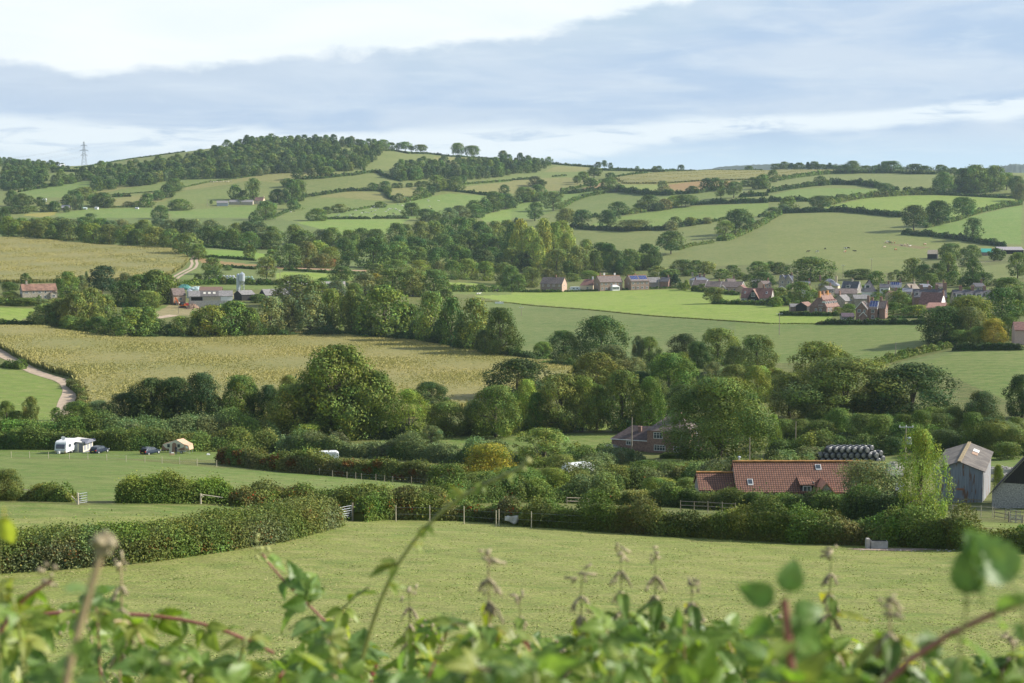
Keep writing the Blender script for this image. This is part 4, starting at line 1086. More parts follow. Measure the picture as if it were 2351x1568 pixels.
    if topcol is not None:
        m_ = np.clip((oz / hm - .6) * 3 + rg.normal(0, .3, n), 0, 1)[:, None]
        base = base * (1 - m_) + np.array(KCOL[topcol]) * m_
    T = base * tint_rand(n, rg) * ctn[who] * 1.12
    if spots:
        cl = rg.uniform(0, 1, (int(max(3, L / hm * 1.2)), 2))
        near = np.zeros(n, bool)
        for a, b_ in cl:
            near |= ((t / (ns - 1) - a) * L / hm) ** 2 * 1.2 + ((oz / hm - .15 - b_ * .6)) ** 2 * 6 < .16
        sp = near & (rg.random(n) < spots)
        T[sp] = T[sp] * 0 + np.array(KCOL['r']) * np.array(spotcol) * .5 * rg.uniform(.6, 1.3, (sp.sum(), 1))
    Tc = np.tile(np.mean(pc, 0) * .9, (len(Fc), 1))
    VV = np.concatenate([Vc, V]); FF = np.concatenate([Fc, F + len(Vc)]); TT = np.concatenate([Tc, T])
    me = mesh_np(name, VV, FF, TT); me.materials.append(M_LEAF)
    o = link(name, me); o.color = (1, 1, 1, 1)
    tag(o, label, cat, group)
    return o


HEDGES = []


def hz_rows(t, zone, lst):
    for pts, hp, cols in lst:
        q = Z(t, pts)
        o = hedge(q, 0, None, cols, None, px=hp * .25, lumpy=.16)
        HEDGES.append((zone, float(np.mean([a[0] for a in q])), float(np.mean([a[1] for a in q])), o, cols))


hz_rows('a3', 'on the right hillside', [
    ([(0, 625), (200, 590), (430, 560)], 36, 'd'), ([(430, 560), (600, 548), (850, 552), (1030, 582)], 46, 'dD'), ([(1140, 595), (1205, 600)], 28, 'd'), ([(1240, 603), (1400, 600), (1530, 622)], 26, 'dm'),
    ([(0, 703), (400, 702)], 38, 'd'), ([(540, 690), (640, 682), (750, 672)], 34, 'd'), ([(560, 735), (700, 698), (850, 674), (1100, 655), (1300, 642), (1530, 640)], 44, 'om'),
    ([(130, 812), (400, 802), (700, 797), (900, 815), (1230, 848)], 46, 'dD'), ([(1540, 640), (1800, 652), (2300, 676)], 24, 'd'), ([(1230, 1005), (1500, 1022), (1750, 1055), (2000, 1095), (2180, 1118)], 42, 'dD'),
    ([(1450, 945), (1750, 875), (2000, 792)], 34, 'mo'), ([(2010, 792), (2150, 758), (2325, 732)], 38, 'm'), ([(0, 878), (110, 820)], 50, 'm'), ([(110, 510), (300, 478), (500, 455), (700, 442)], 30, 'm'), ([(700, 445), (1090, 440)], 30, 'm'), ([(1100, 442), (1540, 454)], 20, 'd')])
hz_rows('a2', 'on the right hillside', [
    ([(280, 345), (480, 352), (750, 387)], 18, 'dm'), ([(800, 418), (1100, 424), (1400, 432), (1500, 424)], 18, 'd'), ([(900, 392), (1400, 394), (1900, 402), (2300, 418)], 11, 'd'),
    ([(930, 482), (1050, 468), (1240, 442)], 16, 'd'), ([(440, 632), (600, 626), (850, 592)], 28, 'd'), ([(450, 602), (700, 562), (870, 512)], 18, 'm'), ([(870, 600), (1000, 613), (1250, 643), (1480, 642)], 44, 'd'),
    ([(1500, 637), (1700, 627), (1950, 592)], 30, 'd'), ([(440, 772), (560, 702), (700, 655), (850, 628)], 30, 'mo'), ([(0, 742), (120, 694), (300, 672)], 52, 'd'), ([(540, 942), (700, 962), (1000, 974), (1400, 966), (1520, 942), (1700, 916), (1735, 906)], 40, 'dD'),
    ([(720, 852), (800, 846)], 30, 'd'), ([(960, 832), (1230, 800)], 30, 'mo'), ([(1640, 738), (1800, 727), (2100, 718), (2351, 712)], 40, 'dD'), ([(2090, 666), (2200, 657), (2351, 648)], 38, 'd'), ([(1740, 906), (1900, 882), (1980, 862)], 22, 'd'), ([(2270, 848), (2351, 832)], 30, 'd'),
    ([(1880, 1062), (1980, 1062), (2100, 1012), (2250, 942), (2351, 892)], 45, 'om'), ([(1530, 1150), (1650, 1112), (1850, 1082)], 25, 'o'), ([(370, 477), (500, 466)], 12, 'd'), ([(0, 507), (200, 497)], 16, 'd'), ([(0, 325), (120, 326), (300, 332)], 10, 'd')])
hz_rows('a1', 'on the middle hillside', [
    ([(1190, 238), (1280, 240), (1400, 264), (1600, 268), (1800, 292), (2100, 302), (2351, 322)], 14, 'dD'), ([(410, 502), (600, 492), (900, 462), (1010, 442), (1130, 437), (1170, 470), (1260, 500), (1340, 520)], 24, 'd'),
    ([(410, 672), (600, 642), (800, 612), (900, 607), (1150, 607), (1200, 624)], 26, 'dD'), ([(1190, 622), (1220, 670), (1290, 697)], 28, 'd'), ([(850, 787), (950, 777), (1080, 752)], 14, 'm'), ([(580, 867), (800, 864), (1050, 864)], 22, 'd'), ([(1070, 862), (1250, 860), (1400, 860)], 22, 'd'),
    ([(1830, 612), (1950, 624), (2130, 648)], 22, 'd'), ([(1900, 547), (2100, 532), (2351, 512)], 14, 'dm'), ([(160, 852), (250, 812), (400, 752)], 20, 'd'), ([(1360, 712), (1440, 692), (1600, 654)], 34, 'm')])
hz_rows('a0', 'on the left hillside', [
    ([(680, 398), (800, 384), (980, 350), (1100, 330), (1300, 282), (1700, 228)], 9, 'd'), ([(550, 425), (700, 428), (830, 432)], 20, 'd'), ([(170, 617), (400, 572), (480, 557)], 22, 'd'), ([(1030, 662), (1200, 657)], 24, 'd'), ([(1020, 642), (1400, 617)], 7, 'd'), ([(1700, 572), (1900, 527), (2351, 467)], 8, 'm'), ([(1030, 757), (1400, 757)], 10, 'd'), ([(30, 1044), (600, 1054), (1100, 1080), (1560, 1108)], 22, 'd')])
hz_rows('b0', 'around the farm', [
    ([(1850, 90), (2000, 98), (2351, 132)], 26, 'd'), ([(1850, 185), (2100, 194), (2351, 214)], 24, 'm'), ([(2020, 270), (2351, 294)], 22, 'd'), ([(1630, 445), (1800, 436), (2060, 430), (2351, 432)], 52, 'm'), ([(-80, 805), (30, 802), (330, 822)], 46, 'd'), ([(-60, 622), (40, 622), (200, 622), (620, 602)], 52, 'mo'), ([(1040, 632), (1330, 642)], 60, 'om')])
hz_rows('b1', 'around the farm', [([(0, 437), (250, 437)], 44, 'd'), ([(250, 302), (700, 328), (1010, 338)], 22, 'd'), ([(850, 330), (1010, 345)], 20, 'd'), ([(1770, 497), (2351, 497)], 50, 'm')])
hz_rows('b2', 'around the village', [([(-280, 586), (0, 603), (700, 664), (1400, 729), (1900, 762), (2351, 790)], 3, 'oyo'), ([(100, 502), (460, 502)], 22, 'd'), ([(480, 500), (1400, 468), (1500, 463)], 13, 'd'), ([(1840, 608), (2000, 612), (2351, 620)], 34, 'm'), ([(1650, 490), (1900, 510), (2080, 530)], 26, 'm'), ([(-50, 498), (100, 500)], 44, 'd')])
hz_rows('b3', 'around the village', [([(10, 791), (250, 792), (440, 794)], 3, 'oyo'), ([(0, 622), (200, 622)], 60, 'dm'), ([(100, 713), (650, 718)], 32, 'd'), ([(510, 797), (900, 797), (1450, 797)], 42, 'dD'), ([(1700, 1038), (2340, 1034)], 58, 'D'), ([(1100, 742), (1430, 738)], 18, 'd'), ([(880, 1235), (1100, 1150), (1350, 1080), (1680, 1010)], 60, 'om'), ([(440, 797), (520, 797)], 24, 'b')])

# near hedges
hedge([(8, 1147), (60, 1148), (120, 1150), (174, 1152)], 1.25, 1.6, 'obob', 'low brownish hedge left of the open metal gate', .3, .0, leaf=.13)
hedge([(-60, 1310), (0, 1305), (150, 1295), (300, 1283), (450, 1262), (600, 1240), (680, 1219), (738, 1203)], 2.8, 4.6, 'omoog', 'long thick bramble hedge running from the left edge to the metal gate', .05, .10, (1.3, 1.2, .8), leaf=.125, topcol='o')
hedge([(545, 1163), (640, 1160), (740, 1166), (850, 1170), (1010, 1163)], 2.2, 3.0, 'oobo', 'olive hedge running on behind the closed metal gate', .14, .1, leaf=.14)
hedge([(816, 1196), (850, 1193), (900, 1191), (1050, 1194)], 2.5, 2.6, 'bom', 'reddish brown stretch of hedge just right of the metal gate', .12, .12, leaf=.13)
hedge([(1050, 1194), (1110, 1196), (1160, 1200), (1215, 1206)], 2.2, 2.0, 'obmo', 'low straggly stretch of hedge behind the hanging white sheet', .2, .2, leaf=.13)
hedge([(1200, 1206), (1300, 1212), (1400, 1220), (1600, 1232), (1800, 1243), (1900, 1248), (1985, 1250), (2060, 1251), (2200, 1259), (2351, 1266), (2450, 1270)], 2.6, 2.7, 'moomobom', 'bushy green hedge along the far side of the near pasture, behind the stone trough', .26, .0, leaf=.13)
hedge([(1000, 1160), (1060, 1155), (1160, 1152), (1300, 1154), (1420, 1158)], 2.8, 3.0, 'moogd', 'tall mixed hedge behind the lane rails, centre', .25, .03, leaf=.15)
hedge([(1420, 1158), (1540, 1162), (1700, 1172), (1850, 1182), (1950, 1190)], 2.3, 3.0, 'mod', 'tall dark hedge below the tiled roof', .18, .0, leaf=.15)
hedge([(1950, 1190), (2060, 1198), (2130, 1204)], 3.0, 3.0, 'dD', 'dark ivy covered hedge left of the tin barn', .15, .0, leaf=.15)
hedge([(268, 1153), (350, 1154), (440, 1154), (535, 1154)], 2.9, 3.0, 'dmo', 'isolated block of hedge with yellow top on the middle pasture', .10, .0, leaf=.13, topcol='y')
hedge([(515, 1064), (600, 1076), (700, 1086), (800, 1094), (950, 1106), (1075, 1118)], 3.0, 3.2, 'obom', 'long hedge tinged red with berries and autumn leaves', .12, .9, (1.5, 1.3, .8), leaf=.2, topcol='o')
hedge([(-40, 1030), (120, 1031), (300, 1034), (520, 1036), (640, 1036)], 3.6, 3.4, 'oodo', 'olive hedge directly behind the caravan, cars and trailer tent', .12, .0, leaf=.2, topcol='o')
hedge([(-40, 1012), (120, 1010), (300, 1008), (480, 1006), (640, 1008)], 4.6, 5.0, 'gmg', 'silvery willow scrub rising behind the camp hedge', .14, .0, leaf=.22)
hedge([(640, 1040), (760, 1046), (900, 1052), (1060, 1064), (1180, 1080)], 3.6, 4.0, 'gdgd', 'bluish green sallow hedge behind the red tinged hedge', .18, .0, leaf=.2, topcol='g')
hedge([(1180, 1080), (1260, 1062), (1330, 1052), (1400, 1048)], 2.0, 3.4, 'dmg', 'dark hedge closing off the small green field, near the parked car', .2, .0, leaf=.2)
hedge([(1340, 1085), (1400, 1066), (1440, 1060), (1470, 1058)], 2.3, 4.0, 'gg', 'silvery sallow thicket in front of the brick house', .15, .0, leaf=.2)
hedge([(1515, 1052), (1580, 1052), (1640, 1053)], 1.1, 1.4, 'dd', 'clipped garden hedge in front of the brick house', .06, .0, leaf=.18)
hedge([(1580, 1056), (1638, 1056)], 1.2, 1.2, 'mG', 'row of yellow garden flowers beside the brick house hedge', .1, .0, leaf=.18, name='flower_bed', cat='flower bed')
hedge([(1640, 1085), (1720, 1090), (1800, 1078), (1880, 1062)], 2.6, 3.4, 'go', 'weedy olive thicket behind the tiled roof', .2, .0, leaf=.2)
hedge([(1180, 1128), (1300, 1128), (1420, 1122), (1560, 1118), (1660, 1130)], 3.0, 4.0, 'oomgd', 'rough thicket between the white van and the lane', .25, .04, leaf=.17)
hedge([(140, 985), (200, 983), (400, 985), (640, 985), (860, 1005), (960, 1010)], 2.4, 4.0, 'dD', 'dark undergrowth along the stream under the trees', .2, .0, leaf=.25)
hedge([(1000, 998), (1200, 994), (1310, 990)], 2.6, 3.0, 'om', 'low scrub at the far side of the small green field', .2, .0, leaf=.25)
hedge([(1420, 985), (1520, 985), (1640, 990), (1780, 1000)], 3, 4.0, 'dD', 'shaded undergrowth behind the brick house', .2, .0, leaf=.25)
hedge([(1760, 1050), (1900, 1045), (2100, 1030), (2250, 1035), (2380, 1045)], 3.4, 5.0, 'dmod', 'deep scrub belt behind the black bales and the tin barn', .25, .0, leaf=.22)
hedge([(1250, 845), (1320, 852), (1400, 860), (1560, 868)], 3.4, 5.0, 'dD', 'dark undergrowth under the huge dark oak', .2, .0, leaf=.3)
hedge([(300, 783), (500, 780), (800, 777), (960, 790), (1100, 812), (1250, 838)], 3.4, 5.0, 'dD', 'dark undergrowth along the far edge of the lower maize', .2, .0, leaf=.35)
hedge([(160, 885), (185, 905), (192, 925), (180, 945)], 1.6, 2.0, 'ob', 'dry weedy bank between the farm track and the maize', .2, .0, leaf=.2)
hedge([(8, 842), (35, 845), (52, 848)], 1.8, 3.0, 'dm', 'low dark bushes beside the track at the left edge', .2, .0, leaf=.3)


# ------------------------------------------------------------------ maize
def in_poly_world(poly, n, seed, jitter=True):
    """random ground points inside a picture polygon, even in world space"""
    rg = np.random.default_rng(seed)
    q = [P(u, v) for u, v in poly]
    W2 = np.array([[p.x, p.y] for p in q])
    return W2


def maize(poly, rowsp, sp, h, wq, label, seed, ang, rowkeep=3.0, tanc=(.42, .365, .140)):
    rg = np.random.default_rng(seed)
    # densify outline in the picture, then take it into the world
    D = []
    for i in range(len(poly)):
        a = np.array(poly[i]); b_ = np.array(poly[(i + 1) % len(poly)])
        for t in np.linspace(0, 1, 6)[:-1]: D.append(tuple(a + (b_ - a) * t))
    q = [P(u, v) for u, v in D]; W2 = np.array([[p.x, p.y] for p in q])
    x0, y0 = W2.min(0); x1, y1 = W2.max(0)
    cx, cy = (x0 + x1) / 2, (y0 + y1) / 2; R_ = math.hypot(x1 - x0, y1 - y0) / 2 + 5
    a = np.arange(-R_, R_, rowsp); b_ = np.arange(-R_, R_, sp)
    A, B = np.meshgrid(a, b_)
    A = A.ravel(); B = B.ravel()
    B = B + rg.uniform(-.3, .3, len(B)) * sp
    A = A + 3.5 * np.sin(B / 38.0) + rg.normal(0, 1, len(A)) * (.08 + .5 * np.clip((A + B * .15 + R_ * rowkeep) / 30, 0, 1)) * rowsp
    X = cx + A * math.cos(ang) - B * math.sin(ang); Yw = cy + A * math.sin(ang) + B * math.cos(ang)
    ins = pip(W2, X, Yw); X = X[ins]; Yw = Yw[ins]; n = len(X)
    zg = hz(X, Yw)
    hh = h * rg.uniform(.93, 1.06, n) * (1 + .10 * np.sin(X / 9) * np.sin(Yw / 13))
    Vs, Fs, Ts = [], [], []; off = 0
    green = np.array([.15, .19, .06]); tan = np.array(tanc)
    patch = np.clip(.5 + .5 * np.sin(X / 23 + 2 * np.sin(Yw / 31)) * np.sin(Yw / 19 + 1) + rg.normal(0, .25, n), 0, 1)
    for k in range(2):
        th = rg.uniform(0, np.pi, n) + k * 1.5
        dx = np.cos(th) * wq * .5; dy = np.sin(th) * wq * .5
        lean = rg.normal(0, .45, (n, 2))
        z1 = hh * (.78 if k else 1.0)
        base = np.stack([X, Yw, zg], 1)
        v0 = base + np.stack([-dx, -dy, np.zeros(n)], 1); v1 = base + np.stack([dx, dy, np.zeros(n)], 1)
        v2 = base + np.stack([dx * .75 + lean[:, 0], dy * .75 + lean[:, 1], z1], 1); v3 = base + np.stack([-dx * .75 + lean[:, 0], -dy * .75 + lean[:, 1], z1 * .93], 1)
        V = np.stack([v0, v1, v2, v3], 1).reshape(-1, 3)
        Vs.append(V); Fs.append(np.arange(4 * n).reshape(n, 4) + off); off += 4 * n
        t = rg.normal(1, .10, (n, 1))
        gcol = green * t; tcol = (tan * (1 - .35 * patch[:, None]) + green * .35 * patch[:, None]) * rg.normal(1, .05, (n, 1))
        c = np.stack([gcol, gcol, tcol, tcol], 1).reshape(-1, 3)
        Ts.append(c)
    # the closed canopy of leaves between the tassels
    st = sp * 2.6 if sp < .6 else sp * 2
    a = np.arange(-R_, R_, st); GA, GB = np.meshgrid(a, a); na = len(a)
    GX = cx + (GA + 3.5 * np.sin(GB / 38.0)) * math.cos(ang) - GB * math.sin(ang); GY = cy + (GA + 3.5 * np.sin(GB / 38.0)) * math.sin(ang) + GB * math.cos(ang)
    gi = pip(W2, GX, GY)
    GZ = hz(GX, GY) + h * .90 + rg.normal(0, .07, GX.shape)
    ii = np.arange(na - 1)[:, None] * na + np.arange(na - 1)[None, :]
    ok = gi[:-1, :-1] & gi[1:, :-1] & gi[:-1, 1:] & gi[1:, 1:]
    FQ = np.stack([ii, ii + 1, ii + na + 1, ii + na], -1)[ok]
    used, inv = np.unique(FQ.ravel(), return_inverse=True)
    Vs.append(np.stack([GX.ravel(), GY.ravel(), GZ.ravel()], 1)[used]); Fs.append(inv.reshape(-1, 4) + off)
    pg = np.clip(.5 + .5 * np.sin(GX / 23 + 2 * np.sin(GY / 31)) * np.sin(GY / 19 + 1), 0, 1)
    row = .5 + .5 * np.cos(GA / (rowsp * 3) * 2 * np.pi); lf_ = np.clip((-GA - R_ * rowkeep) / 40 + .5, 0, 1) if rowkeep < 2 else 0 * GA
    gm = np.clip(.20 + .30 * pg + .65 * row * lf_ + rg.normal(0, .10, GX.shape), 0, 1)[..., None]
    Ts.append(((tan * .80) * (1 - gm) + green * gm).reshape(-1, 3)[used])
    me = mesh_np('maize_crop', np.concatenate(Vs), np.concatenate(Fs), np.concatenate(Ts)); me.materials.append(M_LEAF)
    o = link('maize_crop', me); o.color = (1, 1, 1, 1)
    tag(o, label, 'maize', kind='stuff')
    print('maize', n)


mz_low = [(-120, 757)] + Z('b0', [(30, 845), (400, 850), (700, 905), (1000, 950), (1500, 945), (2000, 915), (2351, 908)]) + Z('b1', [(500, 888), (900, 905), (1400, 950), (1900, 1070), (2351, 1108)]) + \
    [(1318, 848), (1300, 880), (1270, 905), (1100, 940), (900, 965), (500, 980), (260, 978), (205, 950), (198, 915), (185, 890), (165, 868), (120, 856), (80, 842), (40, 822), (0, 800), (-120, 775)]
maize(mz_low, .85, .42, 2.1, .40, 'ripening maize with tan tassels in the big field below the farm', 3, .12, .52)
mz_up = Z('b0', [(-400, 12), (60, 14), (300, 22), (900, 85), (1560, 106), (1670, 150), (1735, 210), (1685, 275), (1560, 345), (1400, 380), (1080, 400), (700, 410), (-400, 430)])
maize(mz_up, 1.3, .8, 2.1, .7, 'golden maize in the upper left field behind the cottage', 4, 1.35)
mz_hill = Z('a2', [(945, 490), (1100, 468), (1400, 440), (1800, 424), (2351, 426)]) + Z('a3', [(80, 420), (500, 420), (700, 422), (500, 440), (250, 470), (0, 500)]) + Z('a2', [(2100, 508), (1800, 512), (1400, 540), (1020, 540)])
maize(mz_hill, 3.0, 2.2, 2.1, 1.6, 'golden crop on the far right hill below the skyline', 5, 1.5)


# tall rough grass tussocks and near pasture grass
def grass(poly_world, n, h, w, cols, label, seed, name='grass'):
    rg = np.random.default_rng(seed)
    x0, x1, y0, y1 = poly_world
    # more where it is near
    t = rg.random(n); Yw = 1 / (1 / y1 + t * (1 / y0 - 1 / y1)); a = rg.uniform(x0, x1, n)
    X = a * Yw
    zg = hz(X, Yw)
    cl = .5 + .5 * np.sin(X * .9 + 2 * np.sin(Yw * .5)) * np.sin(Yw * .7 + 1.5 * np.sin(X * .35))
    hh = h * rg.uniform(.4, 1.1, n) * (.15 + 1.1 * cl)
    th = rg.uniform(0, np.pi, n); dx = np.cos(th) * w * .5; dy = np.sin(th) * w * .5
    ln = rg.normal(0, 1.3, (n, 2)) * hh[:, None]
    base = np.stack([X, Yw, zg - .01], 1)
    V = np.stack([base + np.stack([-dx, -dy, 0 * X], 1), base + np.stack([dx, dy, 0 * X], 1), base + np.stack([dx * .3 + ln[:, 0], dy * .3 + ln[:, 1], hh], 1), base + np.stack([-dx * .5 + ln[:, 0], -dy * .5 + ln[:, 1], hh * .8], 1)], 1).reshape(-1, 3)
    c = np.array(cols)[rg.integers(0, len(cols), n)] * rg.normal(1, .18, (n, 1))
    me = mesh_np(name, V, np.arange(4 * n).reshape(n, 4), c); me.materials.append(M_LEAF)
    o = link(name, me); o.color = (1, 1, 1, 1)
    tag(o, label, 'grass', kind='stuff')


grass((-.36, .36, 70, 160), 70000, .08, .13, [(.26, .31, .09), (.27, .30, .10), (.36, .33, .16), (.23, .30, .08), (.31, .32, .12)], 'short tufty grass over the near pasture', 8)
# ------------------------------------------------------------------ labels of the many
def ordw(i, n):
    W_ = ['first', 'second', 'third', 'fourth', 'fifth', 'sixth', 'seventh', 'eighth', 'ninth', 'tenth', 'eleventh', 'twelfth']
    if n == 1: return ''
    if i == 0: return 'leftmost '
    if i == n - 1: return 'rightmost '
    if i < 12: return W_[i] + ' '
    j = n - 1 - i
    if j < 12: return W_[j] + '-from-right '
    return '%dth ' % (i + 1)


# ------------------------------------------------------------------ solid mesh helper
class MB:
    def __init__(s): s.v = []; s.f = []
    def add(s, vs, fs):
        o = len(s.v); s.v += [tuple(map(float, p)) for p in vs]; s.f += [tuple(i + o for i in f) for f in fs]; return s
    def box(s, cx, cy, cz, sx, sy, sz, rz=0.0, top=1.0):
        c, n = math.cos(rz), math.sin(rz); P_ = []
        for z, k in ((-.5, 1), (.5, top)):
            for x, y in ((-.5, -.5), (.5, -.5), (.5, .5), (-.5, .5)):
                X, Y_ = x * sx * k, y * sy * k
                P_.append((cx + X * c - Y_ * n, cy + X * n + Y_ * c, cz + z * sz))
        return s.add(P_, [(0, 3, 2, 1), (4, 5, 6, 7), (0, 1, 5, 4), (1, 2, 6, 5), (2, 3, 7, 6), (3, 0, 4, 7)])
    def prism(s, poly, a0, a1, axis='x'):
        """poly of (p, q); extruded from a0 to a1 along axis; axis x -> (y, z), axis y -> (x, z), axis z -> (x, y)"""
        n = len(poly)
        def at(a, p, q): return {'x': (a, p, q), 'y': (p, a, q), 'z': (p, q, a)}[axis]
        vs = [at(a0, p, q) for p, q in poly] + [at(a1, p, q) for p, q in poly]
        fs = [tuple(range(n))[::-1], tuple(range(n, 2 * n))] + [(i, (i + 1) % n, n + (i + 1) % n, n + i) for i in range(n)]
        return s.add(vs, fs)
    def cyl(s, x, y, z0, z1, r0, r1=None, n=16, cap=True):
        r1 = r0 if r1 is None else r1
        vs = []
        for z, r in ((z0, r0), (z1, r1)):
            vs += [(x + r * math.cos(i * 2 * math.pi / n), y + r * math.sin(i * 2 * math.pi / n), z) for i in range(n)]
        fs = [(i, (i + 1) % n, n + (i + 1) % n, n + i) for i in range(n)]
        if cap: fs += [tuple(range(n))[::-1], tuple(range(n, 2 * n))]
        return s.add(vs, fs)
    def bar(s, a, b_, r, n=6):
        V, F = tubes([(np.array([a, b_], float), np.array([r, r]))], n)
        F = [tuple(f) for f in F] + [tuple(range(n))[::-1], tuple(range(n, 2 * n))]
        return s.add(V.tolist(), F)
    def build(s, name, mat, parent=None, bevel=0.0, smooth=False):
        bm = bmesh.new(); vs = [bm.verts.new(p) for p in s.v]
        for f in s.f:
            try: bm.faces.new([vs[i] for i in f])
            except ValueError: pass
        bmesh.ops.recalc_face_normals(bm, faces=bm.faces)
        if bevel: bmesh.ops.bevel(bm, geom=[e for e in bm.edges], offset=bevel, segments=2, affect='EDGES', clamp_overlap=True)
        if smooth:
            for f in bm.faces: f.smooth = True
        me = bpy.data.meshes.new(name); bm.to_mesh(me); bm.free()
        return link(name, me, mat, parent)


BRICK = plain('brick_brown', (.31, .225, .18), .85, var=.3, scale=3)
BRICKR = plain('brick_red', (.27, .17, .135), .85, var=.3, scale=3)
BRICKP = plain('brick_pale', (.50, .36, .27), .85, var=.25, scale=3)
ROOFB = plain('roof_brown', (.19, .15, .135), .8, var=.35, scale=1.5)
ROOFG = plain('roof_grey', (.24, .23, .225), .8, var=.3, scale=1.2)
SLATE = plain('slate', (.20, .21, .24), .6, var=.25, scale=1.5)
SLATED = plain('slate_dark', (.12, .115, .125), .6, var=.3, scale=1.5)
TILER = plain('tile_red', (.24, .145, .115), .8, var=.3, scale=1.5)
TILED = plain('tile_dark_red', (.22, .12, .10), .8, var=.3, scale=1.5)
LICHEN = plain('lichen_tile', (.42, .21, .07), .9, var=.4, scale=2)
STONE = plain('stone_wall', (.38, .34, .27), .9, var=.3, scale=2.2)
FLINT = plain('flint_wall', (.42, .40, .36), .9, var=.45, scale=6)
CREAM = plain('cream_render', (.62, .53, .36), .8, var=.12)
WHITE = plain('white_paint', (.80, .80, .78), .5, var=.05)
GREYR = plain('grey_render', (.30, .28, .26), .9, var=.15)
GLASS = plain('window_glass', (.06, .075, .09), .12, var=.2, spec=.6)
BLACKW = plain('black_boards', (.035, .033, .032), .8, var=.3, streak=(8, 8, .5))
DARK = plain('shade_and_black', (.02, .018, .016), .9)  # near black: painted shade inside openings, also truly dark parts
TIN = plain('tin_sheet', (.40, .43, .47), .45, .3, var=.2, scale=2, streak=(6, 6, .4))
GALV = plain('galvanised', (.55, .60, .64), .35, .6, var=.12)
CONC = plain('concrete', (.45, .43, .40), .9, var=.2)
WOOD = plain('weathered_wood', (.30, .26, .20), .85, var=.3, streak=(6, 6, .6))
SOLAR = plain('solar_glass', (.05, .07, .20), .2, var=.15, spec=.5)
PINK = plain('pink_render', (.55, .40, .34), .9, var=.1)


def window_on(parent, face, x, z, w, h, L, D_, mull=2, mat=WHITE, y0=None):
    """face f/b/l/r; x along the face, z centre height"""
    t = .10
    fr = MB(); pn = MB()
    bars = [(-w / 2, 0, .09, h), (w / 2, 0, .09, h)] + [(-w / 2 + w * i / mull, 0, .06, h) for i in range(1, mull)]
    hb = [(0, h / 2, w + .09, .09), (0, -h / 2, w + .14, .10)]
    if h > 1.0: hb.append((0, h * .12, w, .05))
    if face in 'fb':
        sgn = -1 if face == 'f' else 1; yy = (sgn * D_ / 2 if y0 is None else y0) + sgn * .035
        for a, b_, sx, sz in bars + hb: fr.box(x + a, yy, z + b_, sx, t, sz)
        pn.box(x, yy - sgn * .03, z, w, .05, h)
    else:
        sgn = -1 if face == 'l' else 1; xx = (sgn * L / 2 if y0 is None else y0) + sgn * .035
        for a, b_, sx, sz in bars + hb: fr.box(xx, x + a, z + b_, t, sx, sz)
        pn.box(xx - sgn * .03, x, z, .05, w, h)
    f = fr.build('window', mat, parent); pn.build('pane', GLASS, f)
    return f


def gable_roof(mb, L, D_, eh, rh, t=.18, ov=.35, x0=None, x1=None):
    x0 = -L / 2 - ov * .6 if x0 is None else x0; x1 = L / 2 + ov * .6 if x1 is None else x1
    sl = (rh - eh) / (D_ / 2); ez = eh - ov * sl; yo = D_ / 2 + ov
    for s in (-1, 1):
        mb.prism([(s * yo, ez), (s * yo, ez + t), (0, rh + t), (0, rh)], x0, x1, 'x')


def chimney(parent, x, y, z, w, h, mat, pots=2):
    c = MB().box(x, y, z + h / 2 - .6, w, w * .8, h + 1.2).box(x, y, z + h, w * 1.15, w * .95, .14)
    ch = c.build('chimney', mat, parent)
    p = MB()
    for i in range(pots): p.cyl(x + (i - (pots - 1) / 2) * w * .4, y, z + h + .07, z + h + .42, .11, .09, 8)
    p.build('chimney_pot', LICHEN, ch)
    return ch


